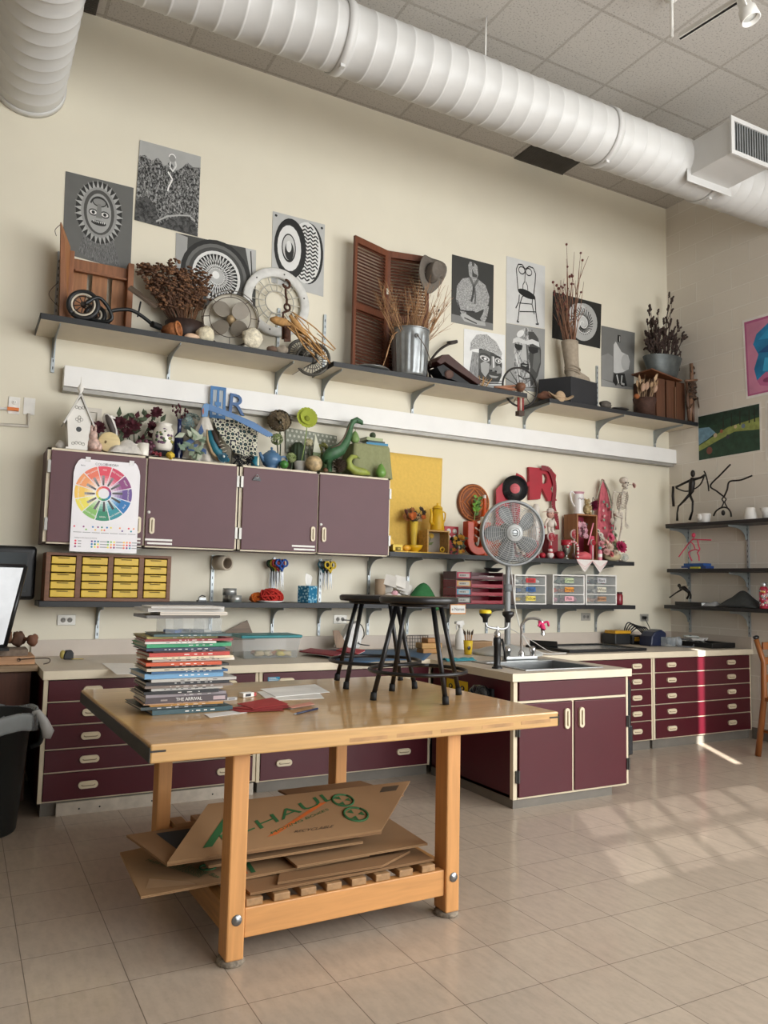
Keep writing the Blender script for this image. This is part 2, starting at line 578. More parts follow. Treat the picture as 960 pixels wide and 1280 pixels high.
t = thing('track_light', 'white ceiling track light with dark slot and one round spot head', 'track light', a)
dr = (b - a)
dn = dr.normalized()
s_ = dn.cross(V((0, 0, 1))).normalized() * .02
m = MB().slab([-s_, s_, dr * 1.6 + s_, dr * 1.6 - s_], .03, mat('d9d6cf', .4))
m.slab([-s_ * .4 + V((0, 0, -.0165)), s_ * .4 + V((0, 0, -.0165)), dr * 1.6 + s_ * .4 + V((0, 0, -.0165)), dr * 1.6 - s_ * .4 + V((0, 0, -.0165))], .004, BLACK)
m.build('track_rail', t)
c = at(840, 46, z=5.03) - a
MB().tube([c, c + V((0, 0, ZC - 5.03))], .011, WHITE, 8).build('hanger_rod', t)
MB().lathe([(.0, 0), (.04, 0), (.045, .03), (.02, .05), (0, .05)], WHITE, c=c + V((0, 0, ZC - 5.03 - .05)), n=16).build('ceiling_cup', t)
h = at(937, 20, z=4.86) - a
q = facing((.15, -.25, -1))
m = MB()
m.lathe([(.0, -.16), (.035, -.155), (.04, -.06), (.052, -.05), (.058, .03), (.052, .032), (.045, .0), (0, -.01)], WHITE, c=h, n=20, rot=q)
sp = m.build('spot_head', t)
MB().lathe([(0, .004), (.044, .004), (.03, -.006), (0, -.008)], mat('d8d8d4', .15), c=h, n=20, rot=q).build('lamp_face', sp)
m = MB().tube([h + q @ V((.062, 0, -.04)), h + q @ V((.066, 0, -.17)), h + V((0, 0, .24))], .006, WHITE, 6)
m.tube([h + q @ V((-.062, 0, -.04)), h + q @ V((-.066, 0, -.17)), h + V((0, 0, .24))], .006, WHITE, 6)
m.build('yoke', t)
MAROON = mat('4c0d1b', .42, var=.05, sc=4)
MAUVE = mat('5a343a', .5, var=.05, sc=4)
DARKIN = mat('2a1016', .7)
CRM = mat('ddd0b4', .45, var=.04)
LAM = mat('cdc1b0', .4, var=.04, sc=60)
LAMEDGE = mat('e2d6bd', .45, var=.04)
TOE = mat('77726a', .55, var=.08)
def pull(parent, c, w, h, m=CRM):      # oblong cream recessed pull, long side w (x) or h (z)
 mb = MB()
 n = 24
 L, r = (w, h) if w > h else (h, w)
 pts = [(math.cos(2 * PI * i / n) * r / 2 + (1 if math.cos(2 * PI * i / n) > 0 else -1) * (L - r) / 2, math.sin(2 * PI * i / n) * r / 2) for i in range(n)]
 if h > w:
  pts = [(b, -a) for a, b in pts]
 mb.prism(pts, .014, m, (0, 0, 0))
 q = [(a * .72, b * .34) for a, b in pts] if w > h else [(a * .34, b * .74) for a, b in pts]
 mb.prism(q, .0016, mat('8f7f63', .6), (0, -.0135, 0))  # darker inset paints the shadow line of the grip
 q2 = [(a * .66, b * .2 + .0035) for a, b in pts] if w > h else [(a * .2 + .0035, b * .7) for a, b in pts]
 mb.prism(q2, .007, m, (0, -.0135, 0))
 return mb.build('handle', parent, c, bevel=.004)
ZL = [.748, .624, .496, .364, .238, .083]
def drawer_unit(name, label, x0, x1, zl, hx, toe=True, left_open=True):
 t = thing(name, label, 'cabinet', (x0, 2.63, 0))
 w = x1 - x0
 m = MB()
 m.bb((0, .004, .08), (w, .88, zl[0] + .0), MAROON)
 m.bb((0, -.012, zl[-1] - .006), (.024, .006, zl[0]), CRM)
 m.bb((w - .02, -.012, zl[-1] - .006), (w, .006, zl[0]), CRM)
 for z in zl:
  m.bb((0, -.008, z - .005), (w, .006, z + (.002 if z < .7 else 0)), CRM)
 m.build('carcass', t, bevel=.002)
 MB().bb((.02, .02, 0), (w - .005, .85, .082), TOE).build('toe_kick', t)
 for z1, z0 in zip(zl, zl[1:]):
  m = MB().bb((.026, -.018, z0 + .004), (w - .021, .003, z1 - .007), MAROON)
  d = m.build('drawer', t, bevel=.002)
  for h in hx:
   pull(d, (h - x0, -.017, z0 + (z1 - z0) * .5), .105, .04)
 return t
u = drawer_unit('drawer_cabinet', 'wide maroon drawer cabinet at the end beside the black trash bin', -.43, .815, ZL, (-.17, .62))
m = MB().bb((.1, -.012, .0), (1.235, .002, .07), mat('c5bcae', .6, var=.12, sc=20))
for x in (.22, .33, .62, .98):
 m.ell((x, -.013, .03), (.005, .003, .005), BLACK, 8)
m.build('loose_kick_board', u)
u = drawer_unit('drawer_cabinet', 'maroon drawer cabinet in the inner corner behind the wooden work table', .82, 2.085, [.748, .624, .496, .28, .075], (1.0, 1.87))
m = MB().bb((.055, -.02, .69), (.135, -.018, .715), mat('2f8fb5', .6))
for k in range(3):
 m.bb((.06, -.021, .694 + k * .007), (.128 - k * .01, -.0199, .6965 + k * .007), PAPER)
m.build('label_sticker', u)
m = MB()
for k in range(2):
 m.bb((.86, -.02, .63 + k * .022), (1.04, -.0185, .642 + k * .022), WHITE)
m.build('magnet_strip', u)
drawer_unit('drawer_cabinet', 'maroon drawer cabinet between the sink cabinet and the five-drawer one by the block wall', 3.02, 4.25, ZL, (3.2, 4.06))
drawer_unit('drawer_cabinet', 'maroon five-drawer cabinet with cream pulls against the block wall', 4.255, XR - .015, ZL, (4.46, 5.21))
t = thing('sink_cabinet', 'maroon two-door sink cabinet at the end of the counter peninsula', 'cabinet', (2.09, 1.69, 0))
m = MB()
for a, b in (((0, .004, .06), (.018, .92, .747)), ((.907, .004, .06), (.925, .92, .747)), ((0, .9, .06), (.925, .92, .747)), ((0, .004, .06), (.925, .92, .08)), ((0, .004, .6), (.925, .02, .747))):
 m.bb(a, b, MAROON)
m.bb((-.003, -.012, .055), (.026, .02, .745), CRM)
m.bb((.912, -.012, .06), (.928, .02, .745), CRM)
m.bb((.03, -.01, .615), (.91, .006, .63), CRM)
m.bb((.03, -.01, .055), (.91, .006, .066), CRM)
m.bb((.45, -.01, .06), (.468, .006, .62), CRM)
m.build('carcass', t, bevel=.002)
MB().bb((.01, .006, 0), (.80, .93, .062), TOE).build('toe_kick', t)
MB().bb((.037, -.016, .632), (.904, .004, .742), MAROON).build('front_panel', t, bevel=.002)
for a, b, h in ((.037, .449, .40), (.469, .904, .518)):
 d = MB().bb((a, -.02, .068), (b, .003, .612), MAROON).build('door', t, bevel=.003)
 pull(d, (h, -.019, .51), .04, .125)
 for z in (.46, .19):
  x = a - .012 if a < .1 else b + .012
  mb = MB().bb((x - .014, -.026, z - .035), (x + .014, -.014, z + .035), mat('4b4a47', .4, .6))
  mb.cyl((x, -.028, z - .036), (x, -.028, z + .036), .006, mat('4b4a47', .4, .6))
  mb.build('hinge', d)
t = thing('towel_dispenser', 'black curved dispenser on the right side of the sink cabinet', 'dispenser', (3.077, 1.86, .462))
m = MB()
pf = [(-.056, -.27), (.03, -.27), (.055, -.22), (.06, .2), (.045, .25), (0, .27), (-.056, .27)]
m.prism(pf, .2, mat('1b1d20', .3), (0, .1, 0))
m.build('body', t, bevel=.012)
MB().bb((-.03, -.106, -.245), (.064, .09, -.05), mat('26282c', .25)).build('front_cover', t, bevel=.01)
for i, (y, w) in enumerate(((2.36, .105), (2.22, .115))):
 t = tag(thing('safety_card', '', 'sign', (2.089, y, .63)), ['narrower yellow safety card on the sink cabinet side, nearer the wall', 'yellow safety card beside the black rounded hand dryer'][i], 'sign', 'yellow cards on the sink cabinet')
 m = MB().bb((-.004, -w / 2, -.058), (0, w / 2, .058), mat('e2c01f', .5))
 m.build('card', t)
 m = MB()
 m.ell((-.005, 0, .012), (.0015, .026, .017), BLACK, 12)
 m.ell((-.006, 0, .012), (.0015, .009, .009), mat('e2c01f', .5), 10)
 for k in range(3):
  m.bb((-.0055, -.035 + k * .004, -.028 - k * .01), (-.004, .035 - k * .004, -.024 - k * .01), BLACK)
 m.build('eye_print', t)
t = thing('hand_dryer', 'glossy black rounded dryer on the left side of the sink cabinet', 'hand dryer', (2.016, 1.93, .6))
m = MB()
m.lathe([(0, .105), (.05, .1), (.085, .07), (.098, .02), (.098, -.06), (.085, -.1), (0, -.1)], mat('131416', .12), n=24, sx=.62)
m.build('body', t)
MB().cyl((-.05, -.06, -.0), (-.09, -.085, -.05), .018, CHROME).build('spout', t)
MB().bb((.05, -.06, -.08), (.07, .06, .08), BLKM).build('back_plate', t)
WZ = .796
t = thing('worktop', 'long beige laminate worktop running along the wall and out over the sink', 'worktop', (0, 0, WZ))
m = MB()
sx0, sx1, sy0, sy1 = 2.28, 2.86, 1.80, 2.24
for a, b in (((-.435, 2.6), (2.07, YB - .002)), ((2.07, 2.6), (XR - .002, YB - .002)), ((2.07, sy1), (3.034, 2.6)), ((2.07, 1.664), (3.034, sy0)),
             ((2.07, sy0), (sx0, sy1)), ((sx1, sy0), (3.034, sy1))):
 m.bb((a[0], a[1], -.046), (b[0], b[1], 0), LAM)
m.build('top_slab', t)
m = MB()
for a, b in (((-.437, 2.597), (2.067, 2.6)), ((3.034, 2.597), (XR - .002, 2.6)), ((2.067, 1.661), (3.037, 1.664)), ((2.067, 1.664), (2.07, 2.6)),
             ((3.034, 1.664), (3.037, 2.6)), ((-.438, 2.597), (-.435, YB - .002))):
 m.bb((a[0], a[1], -.047), (b[0], b[1], .0005), LAMEDGE)
m.build('edge_band', t)
m = MB().bb((-.435, YB - .022, 0), (XR - .022, YB - .002, .105), mat('c9bdb0', .45, var=.03))
m.bb((XR - .022, 2.6, 0), (XR - .002, YB - .022, .105), mat('c9bdb0', .45, var=.03))
m.build('backsplash', t)
t = thing('sink', 'stainless steel sink bowl set into the peninsula worktop', 'sink', (sx0, sy0, WZ))
SS = mat('a9abab', .28, .95, var=.04)
w, d = sx1 - sx0, sy1 - sy0
m = MB()
m.bb((-.03, -.03, .0005), (w + .03, .006, .006), SS)
m.bb((-.03, d - .006, .0005), (w + .03, d + .12, .006), SS)
m.bb((-.03, .006, .0005), (.006, d - .006, .006), SS)
m.bb((w - .006, .006, .0005), (w + .03, d - .006, .006), SS)
m.build('rim', t, bevel=.002)
m = MB()
m.bb((.001, .001, -.16), (w - .001, d - .001, -.156), SS)
for a, b in (((.001, .001), (.005, d - .001)), ((w - .005, .001), (w - .001, d - .001)), ((.001, .001), (w - .001, .005)), ((.001, d - .005), (w - .001, d - .001))):
 m.bb((a[0], a[1], -.158), (b[0], b[1], .002), SS)
m.build('bowl', t)
MB().lathe([(0, 0), (.03, .002), (.042, .004), (.045, 0)], CHROME, c=(w / 2, d / 2, -.155), n=20).build('drain', t)
fb = V((2.66, 2.335, WZ + .007))
t = thing('faucet', 'chrome gooseneck faucet with a pink ribbon tied round its tip', 'faucet', fb)
m = MB().bb((-.15, -.028, 0), (.13, .028, .026), STEEL)
m.build('deck_plate', t, bevel=.008)
for i, x in enumerate((-.12, .1)):
 MB().lathe([(.021, .02), (.018, .045), (.025, .06), (.024, .08), (.012, .092), (0, .094)], CHROME, c=(x, 0, 0), n=16).build('tap_handle', t)
m = MB()
m.lathe([(.027, .02), (.022, .05), (.012, .065)], CHROME, n=16)
m.curve([(0, 0, .05), (0, 0, .2), (.0, -.005, .245), (.03, -.03, .285), (.075, -.07, .29), (.105, -.095, .27), (.11, -.1, .22)], .0105, CHROME, 10)
m.lathe([(.014, .0), (.014, .05), (.0, .05)], CHROME, c=(.11, -.1, .175), n=14)
m.build('spout', t)
m = MB()
RB = mat('d6336c', .6)
for k in range(4):
 m.torus((.1 + .003 * k, -.093 - .002 * k, .262 - k * .012), (.3, -.2, 1), .018, .007, RB, 14, 6)
m.curve([(.1, -.1, .25), (.07, -.12, .262), (.05, -.125, .24)], .008, RB, 6)
m.curve([(.11, -.1, .26), (.135, -.12, .27), (.15, -.115, .24)], .008, RB, 6)
m.build('ribbon', t)
ew = V((2.165, 1.95, WZ + .0015))
t = thing('eyewash_station', 'black-handled eyewash with one yellow and one black cup beside the faucet', 'eyewash', ew)
m = MB().lathe([(.04, .0), (.04, .008), (.03, .012), (.026, .03), (.026, .15), (.03, .16), (.03, .2), (.02, .215), (0, .215)], BLACK, n=18)
m.build('handle_grip', t)
m = MB().lathe([(.022, .21), (.028, .22), (.022, .245), (.012, .25), (.012, .28)], CHROME, n=14)
m.curve([(-.0, 0, .27), (-.04, .0, .272), (-.085, .015, .285), (-.095, .02, .32)], .008, STEEL, 8)
m.curve([(.0, 0, .27), (.05, -.0, .265), (.085, -.01, .28), (.09, -.012, .32)], .008, STEEL, 8)
m.tube([(.03, -.02, .2), (.045, -.03, .12), (.05, -.03, .06)], .009, BLACK, 8)
m.build('arm_pipe', t)
t.scale = (.85, .85, .93)
for i, (x, y, c) in enumerate(((-.097, .02, 'e0c21c'), (.09, -.012, '1a1b1d'))):
 MB().lathe([(0, 0), (.018, 0), (.022, .03), (.044, .05), (.046, .07), (.03, .078), (0, .078)], BLACK, c=(x, y, .31), n=16).build('spray_cup', t)
 if i == 0:
  MB().lathe([(.046, .062), (.047, .078), (.035, .086), (0, .086)], mat(c, .4), c=(x, y, .31), n=16).build('cup_lid', t)
def wall_cabinet(label, x0, x1, seam, hinge_l):
 yf, z0, z1 = 3.235, 1.528, 2.142
 t = thing('wall_cabinet', label, 'cabinet', (x0, yf, z0))
 w, h = x1 - x0, z1 - z0
 m = MB()
 DM = mat('594044', .45, var=.04)
 m.bb((0, 0, 0), (w, YB - yf - .003, h), DM)
 m.bb((0, -.004, 0), (.022, .0, h), CRM)
 m.bb((w - .018, -.004, 0), (w, .0, h), CRM)
 m.bb((0, -.004, h - .014), (w, .0, h), CRM)
 m.bb((0, -.004, 0), (w, .0, .01), CRM)
 m.bb((seam - x0 - .012, -.004, 0), (seam - x0 + .012, 0, h), CRM)
 m.build('carcass', t)
 s = seam - x0
 for k, (a, b) in enumerate(((.022, s - .007), (s + .007, w - .016))):
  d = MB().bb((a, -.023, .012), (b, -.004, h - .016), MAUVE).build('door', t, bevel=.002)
  hx = b - .035 if k == 0 else a + .04
  pull(d, (hx, -.022, .145), .034, .11)
  for zz in (h * .8, h * .2):
   x = a - .01 if k == 0 else b + .008
   MB().bb((x - .009, -.028, zz - .04), (x + .009, -.006, zz + .04), mat('8a8781', .35, .7)).build('hinge', d)
  if k == 0 or hinge_l:
   x1_ = b - .005 if k == 0 else a + .19
   for q in range(2):
    MB().bb((x1_ - .19 + .015 * q, -.026, .045 - q * .024), (x1_ - .01, -.0225, .058 - q * .024), WHITE).build('magnet_strip', d)
  if k == 1:
   MB().lathe([(0, .004), (.009, .004), (.01, 0)], WHITE, c=(a + .018, -.023, .235 if hinge_l else .22), n=14, rot=Matrix.Rotation(PI / 2, 3, 'X')).build('lock_cap', d)
 return t
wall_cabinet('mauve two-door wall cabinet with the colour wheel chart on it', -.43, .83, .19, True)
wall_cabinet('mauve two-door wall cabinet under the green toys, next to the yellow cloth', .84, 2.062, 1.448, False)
p = at(321, 597, y=3.208)
t = thing('bulldog_clip', 'black spring clip stuck near the top of a mauve cabinet door', 'clip', (p.x, 3.2095, p.z - .014))
m = MB().bb((-.03, -.008, -.008), (.03, .0, .003), BLACK)
m.prism([(-.026, 0), (.026, 0), (.018, .018), (-.018, .018)], .01, BLACK, (0, 0, 0))
m.build('jaw', t)
MB().torus((0, -.012, .022), (0, 1, .3), .011, .0022, STEEL, 16, 6).build('wire_grip', t)
t = thing('wall_raceway', 'long white boxed raceway across the back wall below the high shelves', 'raceway', (-.34, 3.66, 2.6))
m = MB()
RW = mat('ecebe8', .5, var=.03, sc=5)
x1 = at(852, 570, y=3.44).x + .34
m.bb((0, 3.44 - 3.66, .0), (x1, YB - .002 - 3.66, .142), RW)
m.build('channel', t, bevel=.003)
m = MB().bb((.0, 3.455 - 3.66, -.03), (x1 - .1, YB - .002 - 3.66, -.002), mat('9e9b95', .5, .3))
m.build('underside_track', t)
t.location = (-.34, 3.66 - .0, 2.6)
STD = mat('aeb5b8', .4, .6, var=.05)
SLOT = mat('3a3d40', .6)
def standard(parent, loc, z0, z1, axis='y'):     # slotted upright, fixed to the wall
 m = MB()
 if axis == 'y':
  m.bb((-.011, -.014, z0), (.011, 0, z1), STD)
  n = int((z1 - z0) / .05)
  for i in range(n):
   z = z0 + .02 + i * .05
   m.bb((-.003, -.0146, z), (.003, -.0138, z + .02), SLOT)
 else:
  m.bb((-.014, -.011, z0), (0, .011, z1), STD)
  n = int((z1 - z0) / .05)
  for i in range(n):
   z = z0 + .02 + i * .05
   m.bb((-.0146, -.003, z), (-.0138, .003, z + .02), SLOT)
 return m.build('upright', parent, loc)
def bracket(parent, loc, L, H, axis='y', c='9aa0a2'):
 prof = [(0, 0), (L, 0), (L, -.018)]
 for i in range(9):
  a = PI / 2 * i / 8
  prof.append((.02 + (L * .72 - .02) * (1 - math.sin(a)), -.022 - (H - .03) * (1 - math.cos(a))))
 prof += [(.02, -H), (0, -H)]
 m = MB()
 if axis == 'y':
  m.prism(prof, .006, mat(c, .5, .2), (-.003, 0, 0), (0, -1, 0), (0, 0, 1))
 else:
  m.prism(prof, .006, mat(c, .5, .2), (0, .003, 0), (-1, 0, 0), (0, 0, 1))
 return m.build('bracket', parent, loc, bevel=.002)
UND = mat('d3c8b4', .55, var=.03)
EDG = mat('1f2022', .5)
def shelf(label, a, b, ybk, yfr, zt, th, brs, ups=(), under=UND, edge=EDG, L=.36, H=.14, c='9aa0a2'):
 t = thing('wall_shelf', label, 'shelf', (a, ybk, zt))
 m = MB().bb((.006, yfr - ybk + .006, -th), (b - a - .006, -.002, -.0), under)
 m.build('board', t)
 m = MB().bb((0, yfr - ybk, -th), (b - a, yfr - ybk + .006, .002), edge)
 m.bb((0, yfr - ybk, -th), (.006, 0, .002), edge)
 m.bb((b - a - .006, yfr - ybk, -th), (b - a, 0, .002), edge)
 m.bb((.006, yfr - ybk + .006, .0), (b - a - .006, -.002, .002), edge)
 m.build('edge_band', t, bevel=.003)
 for x in brs:
  bracket(t, (x - a, -.014, -th), L, H, 'y', c)
 for x, z0, z1 in ups:
  standard(t, (x - a, -.0005, -zt), z0, z1)
 return t
ZU = 2.975          # top of the high shelves
def ux(px, py):
 return at(px, py, y=YB - .015).x
shelf('high shelf carrying the crate, the toy tricycle and the white slotted disc', -.53, 1.335, YB, 3.13, ZU, .036,
      (ux(68, 440), ux(211, 460), ux(346, 480)), [(ux(67, 440), 2.70, 3.55), (ux(211, 460), 2.74, 2.93), (ux(346, 480), 2.74, 3.45)])
shelf('high shelf carrying the louvered screen and the ribbed metal can', 1.50, 3.335, YB, 3.13, ZU, .036,
      (ux(404, 490), ux(516, 505), ux(612, 520)), [(ux(404, 490), 2.74, 3.47), (ux(516, 505), 2.74, 2.93), (ux(612, 520), 2.74, 2.93)])
shelf('high shelf reaching the block wall, carrying the black cube and the bucket', 3.60, XR - .004, YB, 3.16, ZU, .036,
      (ux(656, 525), ux(747, 540), ux(819, 548)), [(ux(656, 525), 2.74, 2.93), (ux(747, 540), 2.74, 3.49), (ux(819, 548), 2.74, 2.93)])
GRN = '949b9c'
LZ = 1.162
upx = [ux(122, 780), ux(265, 740), ux(342, 740), ux(400, 740), ux(461, 740), ux(510, 740), ux(561, 740), ux(609, 740), ux(655, 740), ux(699, 740), ux(745, 740)]
shelf('long black-edged lower shelf under the yellow drawer unit and tissue box', -.43, 2.15, YB, 3.235, LZ, .034, upx[:5], [(x, .905, 1.5) for x in upx[1:5]] + [(upx[0], .905, 1.128)], mat('55585b', .5), L=.24, H=.13, c=GRN)
shelf('lower black shelf carrying the clear drawer boxes behind the fan', 2.155, 4.70, YB, 3.235, LZ, .034, upx[5:], [(x, .905, 1.53) for x in upx[5:]], mat('55585b', .5), L=.24, H=.13, c=GRN)
MZ = 1.567
shelf('middle black shelf with the yellow, red and pink objects', 2.07, 4.69, YB, 3.235, MZ, .034, upx[4:], (), mat('3a3c3e', .5), L=.24, H=.15, c=GRN)
def rshelf(label, zt, y0, ups):
 t = thing('wall_shelf', label, 'shelf', (XR, y0, zt))
 yb = 1.3
 bd = MB().bb((-.29, yb - y0, -.034), (-.002, 0, 0), mat('1c1c1e', .4))
 bd.build('board', t, bevel=.003)
 for y in RY:
  bracket(t, (-.014, y - y0, -.034), .25, .13, 'x', '98a0a0')
 if ups:
  for y in RY:
   standard(t, (-.0005, y - y0, -zt), .905, 1.98, 'x')
RY = [at(862, 700, x=XR).y, at(936, 700, x=XR).y, 1.75]
rshelf('black shelf on the block wall holding the archer and handstand figures', 1.951, 3.33, False)
rshelf('black shelf on the block wall holding the pink wire figure', 1.519, 3.32, False)
rshelf('black shelf on the block wall holding the grey cloth and flowered bottle', 1.168, 3.36, True)
def outlet(label, p, nrm, plate, kind):
 t = thing('wall_outlet', label, 'outlet', p)
 q = facing(nrm)
 m = MB().box((0, 0, 0), (.001, .001, .001), plate) if False else MB()
 w, h = (.115, .07) if kind == 'h' else (.07, .115)
 m.slab([q @ V((sx * w / 2, sy * h / 2, .003)) for sx, sy in ((-1, -1), (1, -1), (1, 1), (-1, 1))], .006, plate)
 m.build('plate', t, bevel=.002)
 if kind != 'blank':
  for s in (-1, 1):
   c = V((s * .021, 0, .0065)) if kind == 'h' else V((0, s * .021, .0065))
   m = MB().lathe([(0, .001), (.0155, .001), (.017, -.001)], WHITE if plate is WHITE else mat('8d8a84', .5), c=q @ c, n=18, rot=q)
   for e in (-1, 1):
    cc = c + V((e * .006, .002, .0015))
    m.slab([q @ (cc + V((a * .0012, b * .005, 0))) for a, b in ((-1, -1), (1, -1), (1, 1), (-1, 1))], .001, BLACK)
   m.build('socket', t)
 return t
STL = mat('b9b6ae', .35, .5)
P_ = lambda x, y: at(x, y, y=YB - .001)
outlet('steel double outlet on the wall under the yellow drawer unit', P_(83, 775), (0, -1, 0), STL, 'h')
outlet('steel outlet behind the white plastic case, black plug in it', P_(425, 774), (0, -1, 0), STL, 'h')
outlet('unused steel outlet below the clear drawer boxes', P_(732, 771), (0, -1, 0), STL, 'h')
o = outlet('steel outlet with a black plug and hanging cord near the wall corner', P_(805, 772), (0, -1, 0), STL, 'h')
MB().bb((-.035, -.04, -.014), (-.008, -.006, .014), BLACK).build('plug', o)
o = outlet('white wall outlet with an orange plug, high beside the wall cabinet', P_(17.5, 507), (0, -1, 0), WHITE, 'v')
MB().bb((-.04, -.03, -.038), (.03, -.006, -.018), mat('dd7a35', .5)).build('plug', o)
m = MB().tube([(-.035, -.02, -.03), (-.2, -.02, -.045)], .008, mat('c9c5c0', .5))
m.build('cord', o)
t = outlet('white blank box cover beside the outlet with the orange plug', P_(36.5, 508), (0, -1, 0), WHITE, 'blank')
m = MB().tube([(0, -.01, -.05), (0, -.01, -.135), (-.3, -.01, -.15)], .011, mat('d9d2c6', .5))
m.build('conduit', t)
G = {k: gy(k, .55) for k in range(16, 256, 12)}
def g(v):
 return G[min(G, key=lambda k: abs(k - v))]
def noisepic(name, scale, lo, hi, stretch=(1, 1, 1), p=(.38, .62)):
 m = bpy.data.materials.new(name)
 m.use_nodes = True
 N, L = m.node_tree.nodes, m.node_tree.links
 b = N['Principled BSDF']
 b.inputs['Roughness'].default_value = .55
 tc, mm, no, rp = N.new('ShaderNodeTexCoord'), N.new('ShaderNodeMapping'), N.new('ShaderNodeTexNoise'), N.new('ShaderNodeValToRGB')
 mm.inputs['Scale'].default_value = stretch
 no.inputs['Scale'].default_value = scale
 no.inputs['Detail'].default_value = 7
 no.inputs['Roughness'].default_value = .7
 no.inputs['Distortion'].default_value = .8
 rp.color_ramp.elements[0].position, rp.color_ramp.elements[1].position = p
 rp.color_ramp.elements[0].color = (lo, lo, lo * .97, 1)
 rp.color_ramp.elements[1].color = (hi, hi, hi * .97, 1)
 L.new(tc.outputs['Object'], mm.inputs[0])
 L.new(mm.outputs[0], no.inputs['Vector'])
 L.new(no.outputs['Fac'], rp.inputs[0])
 L.new(rp.outputs[0], b.inputs['Base Color'])
 return m
a = wall_art((82, 214), (167, 235), (163, 340), (78, 316), g(100), y=YB - .001)
AC = (.5, .60)
a.poly([(.3, .35), (.7, .38), (.85, .02), (.75, .03), (.6, .0), (.4, .02), (.22, .06)], noisepic('raffia', 60, .02, .25, (6, 1, .6)), 0)
a.ell(*AC, .34, .37, g(40), 1)
for i in range(30):
 t0 = 2 * PI * i / 30
 d = 2 * PI / 60
 a.poly([(AC[0] + .25 * math.cos(t0 - d), AC[1] + .28 * math.sin(t0 - d)), (AC[0] + .36 * math.cos(t0), AC[1] + .39 * math.sin(t0)), (AC[0] + .25 * math.cos(t0 + d), AC[1] + .28 * math.sin(t0 + d))], g(172), 2)
a.ell(*AC, .265, .30, g(150), 3)
a.ell(*AC, .225, .27, g(72), 4)
a.ell(AC[0], AC[1] - .01, .18, .235, g(165), 5)
a.arc(.5, .66, .13, .12, .022, g(40), .2, 2.9, 6)
a.ell(.5, .72, .1, .05, g(140), 7)
a.arc(.5, .72, .1, .05, .014, g(45), 0, 2 * PI, 8)
for s in (-1, 1):
 a.ell(.5 + s * .085, .585, .06, .035, g(225), 6)
 a.arc(.5 + s * .085, .585, .06, .035, .014, g(30), 0, 2 * PI, 7)
 a.ell(.5 + s * .085, .585, .024, .02, g(30), 8)
a.poly([(.475, .7), (.525, .7), (.545, .53), (.455, .53)], g(120), 9)
a.ell(.5, .47, .11, .03, g(30), 6)
for k in range(7):
 a.poly([(.41 + k * .027, .492), (.43 + k * .027, .492), (.42 + k * .027, .465)], g(220), 7)
a.done('photo_poster', 'black and white photo poster of a round carved mask with toothed rim', 'poster', 'photo posters on the back wall')
a = wall_art((175, 175), (251, 196), (247, 296), (168, 275), g(172), y=YB - .004)
rk = noisepic('rocks', 70, .004, .5, (1, 1, .6), (.45, .66))
edge = [(0, .8), (.1, .83), (.2, .78), (.3, .84), (.42, .76), (.5, .84), (.6, .74), (.7, .80), (.78, .88), (.88, .84), (1, .86)]
a.poly(edge + [(1, 0), (0, 0)], rk, 0)
a.poly([(0, .25), (.15, .33), (.3, .25), (.4, .0), (0, 0)], noisepic('rocks', 35, .003, .12), 1)
a.poly([(.35, .0), (.55, .14), (.8, .22), (.95, .16), (1, 0)], noisepic('rocks', 30, .003, .1), 1)
a.line([(.33, .05), (.5, .15), (.68, .2), (.85, .23), (.95, .18)], .02, g(175), 2)
a.ell(.53, .885, .055, .05, g(150), 1)
a.arc(.53, .88, .055, .05, .012, g(240), .2, 3, 2)
a.line([(.5, .83), (.5, .76), (.55, .72), (.6, .8), (.58, .85)], .022, g(225), 2)
a.line([(.47, .7), (.55, .62), (.5, .52), (.48, .46)], .022, g(230), 2)
a.done('photo_poster', 'black and white photo poster of a rocky cliff, mounted highest', 'poster', 'photo posters on the back wall')
a = wall_art((220, 291), (320, 313), (319, 400), (218, 378), g(70), y=YB - .001)
a.poly([(0, 0), (0, 1), (.14, .97), (.13, .5), (.15, 0)], g(165), 0)
a.poly([(.86, 1), (1, 1), (1, .55), (.95, .5)], g(190), 0)
a.line([(.93, .97), (.95, .6), (.985, .6)], .015, g(30), 1)
wc = (.5, .5)
a.ell(*wc, .44, .52, g(30), 1)
a.ell(*wc, .385, .46, g(105), 2)
a.ell(*wc, .345, .41, g(70), 3)
a.ell(*wc, .30, .36, g(215), 4)
a.ell(*wc, .265, .315, g(22), 5)
for i in range(36):
 t0 = 2 * PI * i / 36
 for s in (-.22, .22):
  a.line([(wc[0] + .06 * math.cos(t0 + s * 2), wc[1] + .07 * math.sin(t0 + s * 2)), (wc[0] + .27 * math.cos(t0), wc[1] + .32 * math.sin(t0))], .008, g(225), 6)
a.ell(*wc, .085, .10, g(190), 7)
a.ell(wc[0] - .01, wc[1] + .015, .045, .055, g(235), 8)
a.done('photo_poster', 'black and white photo poster of a spoked car wheel behind the dried flowers', 'poster', 'photo posters on the back wall')
a = wall_art((341, 264), (406, 281), (404, 371), (339, 353), g(190), y=YB - .001)
a.ell(.68, .54, .30, .43, g(22), 0, rot=-.06)
a.ell(.64, .54, .29, .43, g(215), 1, rot=-.06)
for r in range(15):
 v = .17 + r * .052
 pts = []
 for k in range(11):
  u = .46 + k * .052
  pts.append((u, v + (.02 if k % 2 else -.014) - .05 * (u - .6)))
 pts = [q for q in pts if ((q[0] - .64) / .285) ** 2 + ((q[1] - .54) / .42) ** 2 < 1]
 if len(pts) > 1:
  a.line(pts, .022, g(24), 2)
a.ell(.34, .54, .305, .42, g(20), 3, rot=-.04)
a.ell(.32, .54, .235, .33, g(225), 4, rot=-.04)
a.arc(.32, .54, .235, .33, .02, g(40), 0, 2 * PI, 5)
a.ell(.31, .54, .135, .2, g(30), 5)
